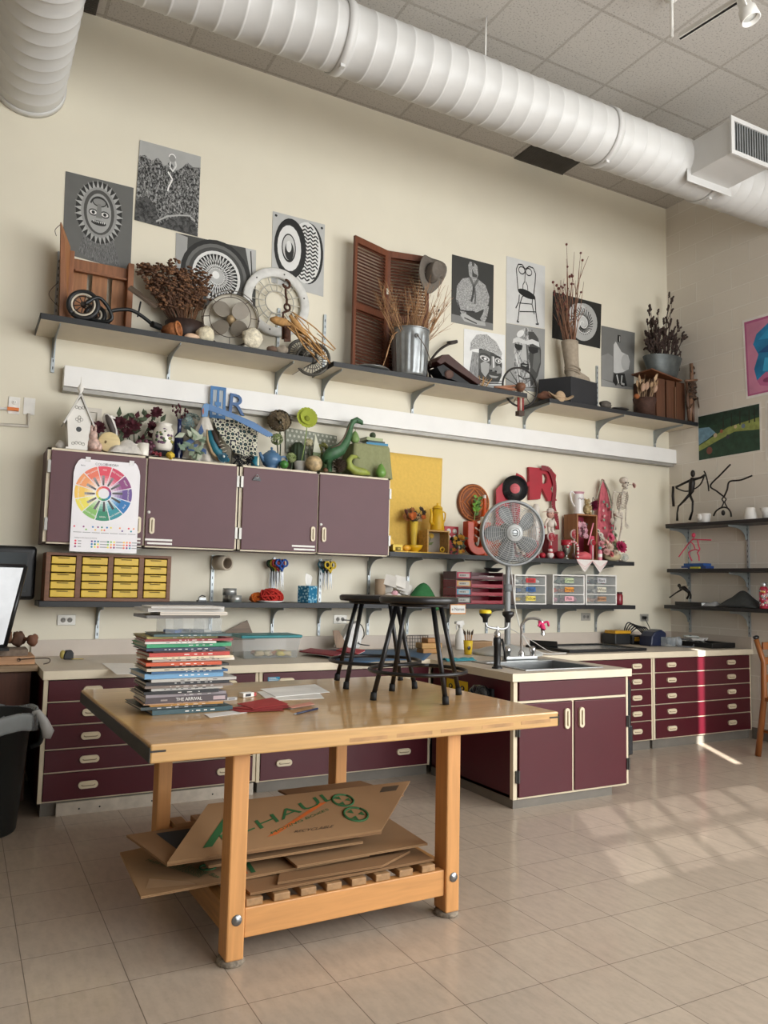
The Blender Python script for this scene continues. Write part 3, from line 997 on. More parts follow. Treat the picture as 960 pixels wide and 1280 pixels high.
a.ell(.31, .545, .115, .175, g(200), 6)
a.ell(.32, .5, .085, .13, g(30), 7)
a.ell(.31, .56, .05, .08, g(215), 8)
for u, v in ((.06, .95), (.94, .94)):
 a.ell(u, v, .025, .018, g(30), 2, 10)
a.done('photo_poster', 'bold black and white poster of a thick tyre with zigzag tread', 'poster', 'photo posters on the back wall')
a = wall_art((565, 318), (617, 331.5), (616, 413), (564, 402.5), g(52), y=YB - .001)
a.poly([(0, .0), (0, .12), (1, .1), (1, 0)], g(120), 0)
st = noisepic('stone', 90, .16, .5)
a.poly([(.1, .35), (.12, .55), (.25, .68), (.42, .72), (.6, .73), (.8, .66), (.9, .5), (.88, .38), (.78, .3), (.6, .22), (.4, .2), (.2, .26)], st, 1)
a.poly([(.38, .9), (.4, .76), (.46, .69), (.56, .69), (.62, .78), (.6, .92), (.52, .96), (.42, .96)], st, 2)
a.poly([(.47, .86), (.52, .8), (.6, .78), (.58, .74), (.48, .74)], g(60), 3)
a.poly([(.46, .96), (.47, .9), (.52, .9), (.53, .96)], g(80), 3)
a.line([(.42, .72), (.52, .6), (.62, .72)], .05, g(100), 3)
a.line([(.52, .6), (.5, .46), (.46, .36)], .045, g(70), 3)
a.line([(.54, .58), (.56, .44), (.55, .34)], .035, g(88), 3)
a.line([(.16, .36), (.24, .24), (.3, .14)], .12, st, 2)
a.line([(.84, .36), (.8, .2), (.72, .1)], .11, st, 2)
a.poly([(.2, .13), (.3, .17), (.6, .1), (.8, .09), (.82, .04), (.6, .03), (.3, .05)], g(170), 3)
a.line([(.3, .1), (.6, .05)], .02, g(60), 4)
a.line([(.13, .34), (.2, .2), (.34, .2), (.55, .22)], .02, g(24), 3)
a.done('photo_poster', 'dark black and white photo poster of a seated stone statue in a poncho', 'poster', 'photo posters on the back wall')
a = wall_art((633, 320), (681, 333), (680.6, 410.8), (632.5, 403.4), g(205), y=YB - .001)
K = g(22)
a.arc(.39, .84, .08, .055, .018, K, 0, 2 * PI, 1)
a.arc(.57, .84, .08, .055, .018, K, 0, 2 * PI, 1)
a.line([(.3, .52), (.27, .7), (.25, .84), (.3, .92), (.4, .93), (.48, .87)], .02, K, 1)
a.line([(.7, .5), (.74, .7), (.75, .84), (.69, .92), (.58, .93), (.48, .87)], .02, K, 1)
a.line([(.42, .55), (.42, .62), (.47, .68), (.48, .85)], .016, K, 1)
a.line([(.55, .55), (.54, .62), (.49, .68)], .016, K, 1)
a.ell(.52, .49, .23, .06, K, 2, rot=-.14)
a.line([(.33, .46), (.32, .35), (.24, .24)], .022, K, 1)
a.line([(.4, .43), (.34, .3), (.3, .07), (.27, .04), (.33, .04)], .022, K, 1)
a.line([(.68, .45), (.66, .35), (.72, .2)], .02, K, 1)
a.line([(.74, .45), (.76, .25), (.8, .08), (.84, .05), (.76, .05)], .022, K, 1)
a.arc(.57, .42, .17, .05, .018, K, .1, PI, 1)
a.line([(.33, .33), (.67, .35)], .014, K, 1)
a.line([(.34, .2), (.76, .24)], .016, K, 1)
a.done('photo_poster', 'pale black and white poster of a wire parlour chair', 'poster', 'photo posters on the back wall')
a = wall_art((580, 410.6), (631, 419), (630.5, 493), (579, 482), g(232), y=YB - .001)
cap = noisepic('beads', 130, .05, .75)
a.poly([(.12, .0), (.14, .3), (.2, .62), (.38, .62), (.36, .0)], noisepic('cords', 80, .05, .5, (4, 1, .3)), 1)
a.poly([(.35, .1), (.36, .7), (.6, .76), (.85, .66), (.93, .5), (.92, .3), (.84, .16), (.6, .12)], g(66), 2)
a.poly([(.14, .62), (.16, .78), (.3, .93), (.55, .96), (.78, .86), (.93, .68), (.9, .6), (.7, .66), (.4, .7), (.2, .66)], cap, 3)
a.poly([(.36, .36), (.37, .66), (.5, .7), (.64, .66), (.62, .36), (.5, .24)], g(92), 3)
a.poly([(.42, .3), (.4, .44), (.5, .5), (.62, .46), (.6, .32), (.52, .22)], g(168), 4)
a.poly([(.8, .32), (.78, .44), (.86, .47), (.92, .42), (.9, .34)], g(150), 4)
for x, w in ((.5, .12), (.83, .08)):
 a.ell(x, .54, w, .045, g(206), 5, rot=-.1)
 a.ell(x, .535, w * .7, .03, g(60), 6, rot=-.1)
 a.ell(x + .01, .535, w * .3, .022, g(228), 7)
 a.arc(x, .555, w * 1.1, .06, .016, g(26), .3, 2.8, 6, rot=-.1)
a.poly([(.66, .6), (.74, .6), (.77, .46), (.84, .4), (.8, .35), (.66, .34), (.6, .39), (.66, .46)], g(140), 6)
a.poly([(.69, .6), (.72, .6), (.74, .42), (.7, .4)], g(226), 7)
for x in (.66, .77):
 a.ell(x, .355, .03, .014, g(20), 8, 10)
a.poly([(.58, .29), (.68, .315), (.74, .305), (.8, .315), (.87, .29), (.8, .275), (.68, .27)], g(60), 6)
a.poly([(.6, .275), (.72, .272), (.85, .278), (.78, .24), (.66, .235)], g(176), 6)
for k in range(10):
 a.line([(.34, .205 - k * .021), (.6, .165 - k * .021), (.92, .21 - k * .021)], .011, g(206 if k % 2 else 40), 8)
a.done('photo_poster', 'black and white photo poster of a carved head in a beaded cap', 'poster', 'photo posters on the back wall')
a = wall_art((632.5, 404), (681, 411.5), (680, 492), (632, 484), g(150), y=YB - .002)
fm = noisepic('carved', 45, .05, .62, (1, 1, .5))
a.poly([(.22, .12), (.2, .6), (.24, .8), (.36, .93), (.52, .98), (.68, .95), (.82, .84), (.9, .66), (.9, .45), (.82, .25), (.66, .06), (.4, .04)], fm, 1)
a.poly([(.56, .92), (.7, .93), (.82, .84), (.9, .66), (.9, .45), (.82, .25), (.66, .07), (.6, .2), (.62, .4), (.58, .5), (.6, .68)], g(64), 2)
a.poly([(.72, .66), (.86, .66), (.88, .48), (.78, .3), (.68, .36)], g(104), 3)
a.poly([(.16, .7), (.3, .735), (.5, .7), (.68, .74), (.86, .7), (.84, .78), (.66, .81), (.5, .77), (.3, .81), (.18, .77)], g(214), 4)
a.poly([(.22, .7), (.44, .69), (.42, .62), (.3, .6), (.22, .64)], g(22), 4)
a.poly([(.56, .69), (.82, .69), (.82, .62), (.68, .58), (.58, .62)], g(14), 4)
a.poly([(.43, .72), (.52, .72), (.6, .5), (.52, .465), (.38, .475), (.36, .51)], g(186), 5)
a.poly([(.5, .72), (.52, .72), (.6, .5), (.53, .47)], g(88), 6)
a.poly([(.36, .4), (.44, .425), (.5, .41), (.58, .42), (.6, .31), (.5, .33), (.38, .32)], g(18), 5)
a.poly([(.4, .385), (.55, .39), (.5, .365)], g(170), 6)
a.line([(.26, .5), (.32, .36), (.34, .22)], .03, g(206), 3)
a.line([(.3, .22), (.46, .17), (.62, .2)], .02, g(40), 3)
a.line([(.5, .97), (.5, .79)], .02, g(50), 4)
a.ell(.36, .87, .1, .05, g(226), 3, rot=.4)
a.done('photo_poster', 'black and white photo poster of a long carved face below the chair poster', 'poster', 'photo posters on the back wall')
a = wall_art((691, 364.6), (751.6, 380.4), (750, 435.7), (690, 422.5), g(30), y=YB - .001)
c0 = (.62, .47)
a.ell(.63, .5, .29, .42, g(175), 1, rot=-.1)
a.ell(.53, .62, .2, .27, g(200), 2)
for i in range(26):
 t0 = -2.6 + i * .23
 r0_, r1_ = .05 + i * .004, .16 + i * .0052
 a.line([(c0[0] + r0_ * math.cos(t0), c0[1] + r0_ * 1.4 * math.sin(t0)), (c0[0] + r1_ * math.cos(t0 + .45), c0[1] + r1_ * 1.4 * math.sin(t0 + .45))], .017, g(28), 3)
for i in range(30):
 t0, t1 = i * .4, (i + 1) * .4
 r0_, r1_ = .012 + i * .0052, .012 + (i + 1) * .0052
 a.line([(c0[0] + r0_ * math.cos(t0), c0[1] + r0_ * 1.4 * math.sin(t0)), (c0[0] + r1_ * math.cos(t1), c0[1] + r1_ * 1.4 * math.sin(t1))], .016, g(225), 4)
a.done('photo_poster', 'black poster of a pale spiral shell, behind the dried twigs in the boot', 'poster', 'photo posters on the back wall')
a = wall_art((751.5, 407), (793.4, 416), (792, 487), (751.5, 483), g(112), y=YB - .001)
a.poly([(0, .0), (0, .12), (.5, .05), (1, .03), (1, 0)], g(150), 0)
a.poly([(0, .5), (.2, .56), (.34, .52), (.34, .1), (0, .12)], g(136), 1)
a.poly([(.36, .72), (.42, .78), (.6, .62), (.8, .58), (.86, .48), (.82, .34), (.66, .28), (.44, .24), (.36, .26)], g(196), 2)
a.ell(.72, .45, .13, .14, g(172), 3)
a.line([(.52, .78), (.52, .9)], .09, g(30), 3)
a.line([(.54, .79), (.54, .88)], .02, g(200), 4)
a.poly([(.38, .24), (.7, .26), (.78, .05), (.62, .03), (.5, .1), (.44, .03), (.34, .1)], g(26), 3)
a.line([(.46, .22), (.52, .08)], .035, g(210), 4)
a.line([(.62, .22), (.6, .08), (.7, .07)], .035, g(200), 4)
a.done('photo_poster', 'grey photo poster of a pale hat on a stand beside the bucket', 'poster', 'photo posters on the back wall')
yc = 3.2
def cp(x, y):
 return at(x, y, y=yc)
CH = ['e4475a', 'd33e60', '8c3d7c', '664b92', '1f76b8', '2a93a0', '2b8a68', '8abf66', 'f0e25a', 'f4c75a', 'f2a064', 'ec7a5e']
NM = ['RED', 'RED VIOLET', 'VIOLET', 'BLUE VIOLET', 'BLUE', 'BLUE GREEN', 'GREEN', 'YELLOW GREEN', 'YELLOW', 'YELLOW ORANGE', 'ORANGE', 'RED ORANGE']
p0, p1, p2, p3 = cp(97, 573), cp(167, 577), cp(170.5, 690), cp(86.5, 689)
t = thing('colour_chart', 'white colour wheel chart hung on the mauve cabinet door', 'chart', p3)
t.location = p3
CW, CHH = (p2 - p3).x, (p0 - p3).z
m = MB()
out = [(0, 0), (CW, .0), (CW, CHH * .86), (CW * .985, CHH * .92), (CW * .95, CHH * .975), (CW * .92, CHH), (CW * .1, CHH), (CW * .06, CHH * .975), (CW * .02, CHH * .92), (0, CHH * .85)]
m.prism(out, .003, mat('eeebee', .45, var=.02), (0, 0, 0))
m.build('sheet', t)
m = MB()
oc = cp(129.5, 617) - p3
Rw = (cp(165, 616) - cp(129.5, 616)).x
def pt(r, a, l):
 return V((oc.x + r * math.sin(a), -.0034 - .0004 * l, oc.z + r * math.cos(a)))
def sect(r0_, r1_, a0, a1, mm, l):
 n = 6
 A = [a0 + (a1 - a0) * i / n for i in range(n + 1)]
 pts = [pt(r1_, a_, l) for a_ in A] + [pt(r0_, a_, l) for a_ in reversed(A)]
 m.raw(pts, [tuple(range(len(pts)))], mm)
def mix(h, w, k):
 return ''.join('%02x' % int(int(h[i:i + 2], 16) * (1 - k) + w * k) for i in (0, 2, 4))
for i, h in enumerate(CH):
 a0 = 2 * PI * (i - .5) / 12 + .018
 a1 = 2 * PI * (i + .5) / 12 - .018
 am = (a0 + a1) / 2
 sect(Rw * .66, Rw, a0, a1, mat(h, .5, var=.02), 1)
 for k in range(4):
  ra, rb = Rw * (.30 + .09 * k), Rw * (.30 + .09 * (k + 1))
  sect(ra, rb, am, a1, mat(mix(h, 255, .75 - .19 * k), .5, var=.02), 1)
  sect(ra, rb, a0, am, mat(mix(h, 240, .9 - .15 * k), .5, var=.02), 1)
  sect(ra, rb, am - .17 + .012 * k, am + .012, mat(mix('4a4648', int(h[0:2], 16), .16 * k), .5, var=.02), 2)
 sect(Rw * .19, Rw * .27, a0 - .018, a1 + .018, mat(h, .5, var=.02), 1)
 c = pt(Rw * .86, am, 2)
 ang = am if abs(math.sin(am)) < .3 else am
 flip = -1 if math.cos(am) < -.1 else 1
 m.text(NM[i], Rw * .075, PAPER, c, (math.cos(am) * flip, 0, -math.sin(am) * flip), (math.sin(am) * flip, 0, math.cos(am) * flip), .0002)
m.build('colour_wheel', t)
m = MB()
TX = mat('4a4a50', .6)
m.text('COLOR', .022, mat('8b8b92', .6), V((CW * .40, -.0036, CHH * .955)))
m.text('THEORY', .022, TX, V((CW * .56, -.0036, CHH * .955)))
m.text('Basics', .011, TX, V((CW * .13, -.0036, CHH * .93)))
for r in range(7):
 x = CW * (.1 + r * .135)
 for k in range(1 + r % 4):
  m.prism([(.006 * math.cos(a_ * .7), .006 * math.sin(a_ * .7)) for a_ in range(9)], .0005, mat(CH[(r * 2 + k * 5) % 12], .5), (x - .02 + .016 * (k % 3), -.0032, CHH * (.27 - .03 * (k % 2))))
 m.bb((x - .025, -.0036, CHH * .205), (x + .025, -.003, CHH * .212), mat('a5a3a6', .6))
m.text('Thinking in color schemes and harmony', .0085, TX, V((CW * .06, -.0036, CHH * .15)), align='LEFT')
for r in range(4):
 for q in range(3):
  x, z = CW * (.08 + r * .24), CHH * (.115 - .03 * q)
  for k in range(3 if r else 1):
   m.prism([(.0065 * math.cos(a_ * .7), .0065 * math.sin(a_ * .7)) for a_ in range(9)], .0005, mat(CH[(r * 3 + k * (1 + q) + q) % 12], .5), (x + .019 * k, -.0032, z))
  m.bb((x + .05 if r else x + .015, -.0036, z - .003), (x + .105 if r else x + .035, -.003, z + .003), mat('a5a3a6', .6))
m.build('printed_text', t)
m = MB()
for x in (.2, .86):
 MB().box((CW * x, -.004, CHH), (.03, .006, .03), mat('f4f2f0', .3, alpha=.7)).build('tape', t)
ZS = ZU + .003
CRW = wood('a06e48', 2)
CRW2 = wood('8a5a3a', 2)
def twigs(mb, base, n, h, spread, m, r=.0035, lean=(0, 0), k=4, fork=0, rr=rnd, jit=.12, r0=.02, tips=None):
 for i in range(n):
  a = rr.uniform(0, 2 * PI)
  s = rr.uniform(.1, 1) * spread
  d = V((math.cos(a) * s + lean[0], -abs(math.sin(a)) * s * .3 + lean[1], 1)).normalized()
  L = h * rr.uniform(.65, 1.05)
  p = V(base) + V((math.cos(a) * r0, math.sin(a) * r0, 0))
  pts = [p]
  for j in range(k):
   d = (d + V((rr.uniform(-jit, jit), rr.uniform(-jit, jit) * .5, rr.uniform(-.02, .05)))).normalized()
   p = p + d * L / k
   pts.append(p)
  mb.tube(pts, [r * (1 - .7 * j / k) for j in range(k + 1)], m, 5)
  if tips is not None:
   tips.append((pts[-1], d))
  for f in range(fork):
   j = rr.randint(1, k - 1)
   dd = (d + V((rr.uniform(-.7, .7), rr.uniform(-.3, .3), rr.uniform(0, .4)))).normalized()
   q = pts[j] + dd * L * rr.uniform(.18, .32)
   mb.tube([pts[j], (pts[j] + q) / 2 + V((0, 0, .005)), q], [r * .6, r * .45, r * .25], m, 4)
   if tips is not None:
    tips.append((q, dd))
b0, b1 = at(90, 316, y=3.47), at(162, 336, y=3.47)
x0, x1, zt = b0.x, b1.x, 3.5
t = thing('wooden_crate', 'brown slatted wooden crate stood on end at the shelf end beside the tricycle', 'crate', (x0, 3.47, ZS))
w, h = x1 - x0, zt - ZS
for k in range(3):
 sx = w * (.02 + k * .345)
 MB().bb((sx, .0, 0), (sx + w * .26, .008, h - .02), CRW).build('back_slat', t)
m = MB().bb((-.005, -.02, h - .085), (w + .01, .0, h - .005), CRW2)
m.bb((.02, -.05, h - .1), (w - .02, -.02, h - .085), CRW2)
m.build('top_rail', t, bevel=.003)
MB().bb((w - .02, -.07, 0), (w + .02, .01, h + .02), CRW2).build('corner_post', t, bevel=.003)
MB().bb((-.018, -.06, 0), (.012, .012, h + .03), CRW2).build('corner_post', t, bevel=.003)
m = MB()
A = at(76, 278, y=3.26) - V((x0, 3.47, ZS))
Bq = at(91, 308, y=3.4) - V((x0, 3.47, ZS))
m.slab([(A.x, -.21, A.z), (-.02, -.05, Bq.z), (-.012, -.05, .0), (-.07, -.21, .0)], .008, CRW)
m.slab([(A.x + .0, -.215, A.z), (A.x + .03, -.215, A.z - .12), (A.x + .055, -.215, .25), (-.015, -.215, 0.0), (-.075, -.215, 0.0), (A.x + .02, -.215, .2)], .012, CRW2)
m.build('side_panel', t)
m = MB()
WR = mat('5a4d42', .5, .6)
m.curve([(A.x, -.2, A.z - .01), (A.x - .03, -.19, A.z - .05), (A.x - .02, -.19, A.z - .09)], .0022, WR, 5)
m.curve([(-.09, -.15, .28), (-.14, -.14, .2), (-.1, -.14, .14), (-.06, -.14, .12)], .0022, WR, 5)
m.curve([(w + .0, -.02, h), (w + .04, -.02, h + .0), (w + .05, -.02, h + .01)], .0022, WR, 5)
m.curve([(w * .25, -.01, h * .42), (w * .4, -.012, h * .4), (w * .7, -.012, h * .38)], .0018, WR, 5)
m.build('wire', t)
c = at(104, 380, y=3.17)
t = thing('toy_tricycle', 'old black toy tricycle with white-ringed wheels in front of the crate', 'tricycle', (c.x, 3.17, ZS))
Rw_ = 20 * mp(c)
q = V((-.25, -1, .05))
def spokew(parent, c, R, name='wheel', n=10):
 m = MB()
 m.torus(c, q, R - .014, .015, mat('1d1e20', .5), 32, 8)
 m.torus(c + q.normalized() * .006, q, R - .033, .007, mat('cfc6b4', .5), 32, 6)
 m.torus(c, q, R - .045, .005, mat('4b4038', .5, .5), 32, 6)
 u = q.normalized().orthogonal()
 w_ = q.normalized().cross(u)
 for i in range(n):
  a = 2 * PI * i / n
  m.tube([c, c + (u * math.cos(a) + w_ * math.sin(a)) * (R - .045)], .0035, mat('39332e', .5, .4), 4)
 m.cyl(c - q.normalized() * .02, c + q.normalized() * .025, .015, mat('3a342f', .5, .5), n=12)
 m.build(name, parent)
spokew(t, V((0, -.01, Rw_ + .001)), Rw_)
spokew(t, V((.085, .06, Rw_ * .7 + .001)), Rw_ * .7)
def tp(x, y, dy=0.):
 p = at(x, y, y=3.17 + dy)
 return V((p.x - c.x, dy, p.z - ZS))
BT = mat('202223', .35, .2)
m = MB()
m.curve([tp(106, 380, -.03), tp(122, 372, -.03), tp(133, 381, -.02), tp(140, 396, -.01), tp(134, 402, 0), tp(122, 401, .02), tp(108, 396, .03)], .013, BT, 8)
m.curve([tp(138, 389, 0), tp(150, 387, 0), tp(165, 388, 0), tp(180, 397, 0), tp(192, 407, 0)], .013, BT, 8)
m.cyl(tp(190, 405, -.02), tp(200, 409, .02), .022, BT, n=12)
m.build('frame_tube', t)
m = MB()
m.tube([tp(176, 377, .03), tp(172, 396, .0)], .007, BT, 6)
m.slab([tp(160, 360, .0), tp(163, 358, .08), tp(197, 383, .08), tp(195, 385, 0)], .022, mat('57493c', .6))
m.build('saddle', t, bevel=.006)
c = V((at(226, 405, y=3.385).x + .03, 3.385, ZS))
u = mp(c)
t = thing('flower_pot', 'dark brown pot of rusty dried flower heads behind the round fan head', 'potted plant', c)
hp = .17
MB().lathe([(0, 0), (.1, 0), (.125, hp * .5), (.14, hp), (.13, hp), (.115, hp * .5), (0, .02)], mat('33231d', .55, var=.25, bump=.1), n=28).build('pot', t)
rr = random.Random(3)
HD = mat('5f4332', .9, sc=60, var=.35)
HD2 = mat('7d593e', .9, sc=60, var=.3)
for nm, px, py, lean, cnt, wd in (('left', 206, 352, (-.42, .0), 60, .42), ('right', 256, 360, (.1, 0), 60, .3)):
 m = MB()
 tips = []
 L = .46 if nm == 'left' else .42
 twigs(m, (lean[0] * .08, 0, hp - .03), cnt, L, wd, HD2 if nm == 'right' else HD, .0028, lean, 4, 2, rr, .1, .04, tips)
 m.build('dried_stems', t)
 m = MB()
 for p, d in tips:
  for k in range(4 if nm == 'left' else 2):
   m.ell(p + V((rr.uniform(-.028, .028), rr.uniform(-.02, .0), rr.uniform(-.02, .014))), (rr.uniform(.008, .02), rr.uniform(.008, .02), rr.uniform(.005, .009)), HD if rr.random() < .6 else HD2, 6, k=4)
 m.build('flower_heads', t)
c = at(216, 406, y=3.21)
t = thing('wicker_basket', 'small tipped orange-brown wicker basket in front of the dark pot', 'basket', (c.x, 3.21, ZS + .055))
qq = facing((-.75, -.55, .1))
m = MB().lathe([(0, -.07), (.035, -.07), (.052, .0), (.05, .045), (.044, .04), (.03, -.05), (0, -.06)], mat('9a6038', .8, sc=60, var=.4, bump=.4), n=22, rot=facing((.8, -.6, .15)))
m.build('bowl', t)
m = MB().torus(facing((.8, -.6, .15)) @ V((0, 0, .045)), (.8, -.6, .15), .05, .007, wood('b87546', 0), 24, 6)
m.build('rim', t)
m = MB()
blob(m, V((at(240, 418, y=3.18).x, 3.18, ZS + .022)), .03, mat('d8b79a', .8), 14, .1, sq=(1.7, .8, .7))
one(m, 'shell_lump', 'small pinkish shell lying in front of the tipped basket', 'shell')
m = MB()
blob(m, V((at(257, 410, y=3.2).x, 3.2, ZS + .055)), .062, mat('d9cfb4', .9, sc=40, var=.2, bump=.8), 22, .12, sq=(1, .8, .95))
one(m, 'coral_rock', 'white pitted coral stone just left of the fan head', 'stone')
m = MB()
blob(m, V((at(308, 413, y=3.12).x + .05, 3.135, ZS + .068)), .075, mat('d9d1bb', .9, sc=40, var=.25, bump=.9), 22, .12, sq=(1, .55, .95))
one(m, 'coral_rock', 'white coral chunk in front of the grey fan blades', 'stone')
c = at(288, 404, y=3.23)
c.z = ZS + 36 * mp(c) + .005
t = thing('fan_head', 'old metal fan head with four grey blades and a loose wire cage', 'fan', c)
R_ = 35 * mp(c)
q = V((-.35, -1, -.05)).normalized()
fq = facing(q)
BG = mat('8d8579', .5, .15)
for i in range(4):
 a = i * PI / 2 + .75
 m = MB()
 pts = []
 for k in range(16):
  b = 2 * PI * k / 16
  x, y = .095 + .066 * math.cos(b), .056 * math.sin(b)
  pts.append(fq @ V((x * math.cos(a) - y * math.sin(a), x * math.sin(a) + y * math.cos(a), y * .35)))
 m.slab(pts, .004, BG)
 m.build('blade', t)
MB().lathe([(0, .025), (.026, .02), (.03, -.02), (.04, -.06), (0, -.07)], mat('a08a68', .5, .3), n=18, rot=fq).build('hub', t)
m = MB().lathe([(R_ - .01, -.04), (R_, -.045), (R_ * .9, -.055), (.04, -.06), (0, -.055)], mat('d9d3c4', .6, var=.15), n=36, rot=fq)
m.build('back_plate', t)
m = MB()
for rr_, z in ((R_, .02), (R_ * .72, .05), (R_ * .97, -.03)):
 m.torus(fq @ V((0, 0, z)), q, rr_, .0028, WR, 36, 5)
for i in range(8):
 a = i * PI / 4
 e = V((math.cos(a), math.sin(a), 0))
 m.curve([fq @ (e * R_ * .98 + V((0, 0, -.05))), fq @ (e * R_ + V((0, 0, .02))), fq @ (e * R_ * .72 + V((0, 0, .05)))], .0025, WR, 5)
m.build('wire_cage', t)
c = at(345.5, 378, y=3.505)
t = thing('slotted_disc', 'large white round slotted grate disc hung on the wall behind the pulley hook', 'disc', c)
R_ = .272
q = V((0, -1, .0)).normalized()
fq = facing(q)
WD = mat('d5d4cf', .6, var=.1, sc=20)
m = MB().lathe([(R_ * .74, -.008), (R_, -.008), (R_, .012), (R_ * .97, .018), (R_ * .76, .018), (R_ * .74, .008), (R_ * .74, -.008)], WD, n=56, rot=fq)
for i in range(6):
 a = i * PI / 3 + .3
 m.ell(fq @ V((R_ * .86 * math.cos(a), R_ * .86 * math.sin(a), .018)), .007, mat('5d5b55', .6), 8)
m.build('ring', t)
m = MB()
for r_ in (.33, .53):
 m.torus((0, 0, 0), q, R_ * r_, .005, mat('b9b5aa', .6), 40, 6)
for i in range(16):
 a = 2 * PI * i / 16
 e = V((math.cos(a), math.sin(a), 0))
 m.tube([fq @ (e * R_ * .33), fq @ (e * R_ * .75)], .004, mat('b9b5aa', .6), 5)
m.build('grille_bars', t)
t = thing('pulley_hook', 'rusty iron hook and pulley standing in front of the white slotted disc', 'hook', (at(362, 430, y=3.17).x, 3.17, ZS))
ox = t.location.x
def hp_(x, y):
 p = at(x, y, y=3.17)
 return V((p.x - ox, 0, p.z - ZS))
RS = rust('4a2e20')
m = MB()
m.torus(hp_(358, 355), (.2, -1, 0), .03, .009, RS, 16, 8, -.6, 4.2)
m.tube([hp_(357, 357), hp_(357, 366), hp_(358, 373)], .009, RS, 8)
m.torus(hp_(358.5, 377), (1, -.5, 0), .022, .007, RS, 16, 8)
m.torus(hp_(359, 384), (.2, -1, 0), .024, .008, RS, 16, 8)
m.build('chain_link', t)
m = MB()
m.tube([hp_(361, 388), hp_(354, 391), hp_(353.5, 400), hp_(353.5, 424)], .009, RS, 8)
m.build('hook_rod', t)
m = MB().lathe([(0, -.02), (.03, -.02), (.05, -.014), (.05, .014), (.03, .02), (0, .02)], RS, c=hp_(358, 418), n=20, rot=facing((1, -.35, 0)), sy=1)
m.slab([hp_(354, 408) + V((0, -.02, 0)), hp_(362, 408) + V((0, -.02, 0)), hp_(362, 428) + V((0, -.02, 0)), hp_(354, 428) + V((0, -.02, 0))], .01, RS)
m.build('pulley', t)
t = thing('husk_bundle', 'bundle of tan corn husks and dry stalks drooping over the shelf end', 'dried stalks', (at(375, 420, y=3.17).x, 3.17, ZS))
ox = t.location.x
def kp(x, y, dy=0):
 p = at(x, y, y=3.17 + dy)
 return V((p.x - ox, dy, p.z - ZS if p.x > 1.375 else max(.02, p.z - ZS)))
HS, HS2 = mat('b58a55', .8, sc=40, var=.25), mat('7d5a36', .8, sc=40, var=.3)
m = MB()
m.tube([kp(338, 399), kp(344, 400), kp(356, 404), kp(368, 411), kp(376, 414)], [.012, .03, .034, .022, .006], HS, 10)
m.tube([kp(362, 394, -.03), kp(368, 402, -.03), kp(378, 413, -.03), kp(392, 428, -.02)], [.01, .022, .018, .006], HS, 8)
m.tube([kp(364, 408, .02), kp(374, 412, .02), kp(388, 424, .02)], [.02, .02, .006], mat('c19a63', .8), 8)
m.build('husk', t)
m = MB()
rr = random.Random(5)
for i in range(16):
 x0_, y0_ = 360 + rr.uniform(-6, 10), 395 + rr.uniform(-6, 14)
 x1_, y1_ = 398 + rr.uniform(-6, 22), 442 + rr.uniform(-6, 14)
 d0 = rr.uniform(-.05, .05)
 m.curve([kp(x0_, y0_, d0), kp((x0_ + x1_) / 2 + rr.uniform(-3, 3), (y0_ + y1_) / 2 + rr.uniform(-3, 3), d0), kp(x1_, y1_, d0)], rr.uniform(.003, .006), HS if i % 3 else HS2, 5, 4)
m.curve([kp(400, 440), kp(404, 425), kp(396, 417)], .003, HS2, 5)
m.curve([kp(383, 425), kp(386, 410), kp(382, 400)], .003, HS, 5)
m.build('stalk', t)
for i, (x, y, r, dy, zz) in enumerate(((378, 432, 17, 3.44, None), (391, 449, 20.5, 3.29, None))):
 c = at(x, y, y=dy)
 t = thing('hubcap', ['grey spoked hubcap standing on the shelf behind the dry stalks', 'grey spoked hubcap wedged in the gap between two high shelves'][i], 'hubcap', c, 0, 'spoked hubcaps by the shelf gap')
 q = V((-.3 - .2 * i, -1, .1)).normalized()
 R_ = r * mp(c)
 if i == 0:
  t.location.z = ZS + R_ + .012
 MB().torus((0, 0, 0), q, R_, .012, mat('5e5b54', .5, .3), 32, 8).build('tyre', t)
 m = MB()
 fq = facing(q)
 for k in range(28):
  a = 2 * PI * k / 28
  e = V((math.cos(a), math.sin(a), 0))
  m.tube([fq @ (e * R_ * .3), fq @ (e * R_)], .0035, mat('6f6c64', .5, .4), 4)
 m.torus((0, 0, 0), q, R_ * .62, .004, mat('8b877d', .5, .4), 28, 5)
 m.build('spokes', t)
 MB().lathe([(0, .02), (.03, .015), (R_ * .33, 0), (R_ * .3, -.015), (0, -.02)], mat('3b3935', .5, .3), n=20, rot=fq).build('hub', t)
for i, (x, y, r, l) in enumerate(((352, 438, .035, 'small grey stone in front of the rusty pulley'), (340, 436, .028, 'brown lump of bark beside the small grey stone'))):
 m = MB()
 blob(m, V((at(x, y, y=3.16).x, 3.16, ZS + r * .78)), r, mat('8d8273' if i == 0 else '6b5546', .9, sc=30, var=.3), 14, .15, sq=(1.4, .8, .8))
 one(m, 'pebble' if i == 0 else 'bark_piece', l, 'stone' if i == 0 else 'bark')
zt = 4.118
A, Bh, Cc = at(443, 294, z=zt), at(484, 313.6, z=zt), at(536.7, 321.7, z=zt)
t = thing('louvered_screen', 'brown two-panel louvered folding screen against the wall', 'screen', (A.x, A.y, ZS))
H = zt - ZS
LV = wood('6b3a22', 2, .5, .2)
LVS = wood('5e3320', 0, .55, .25)
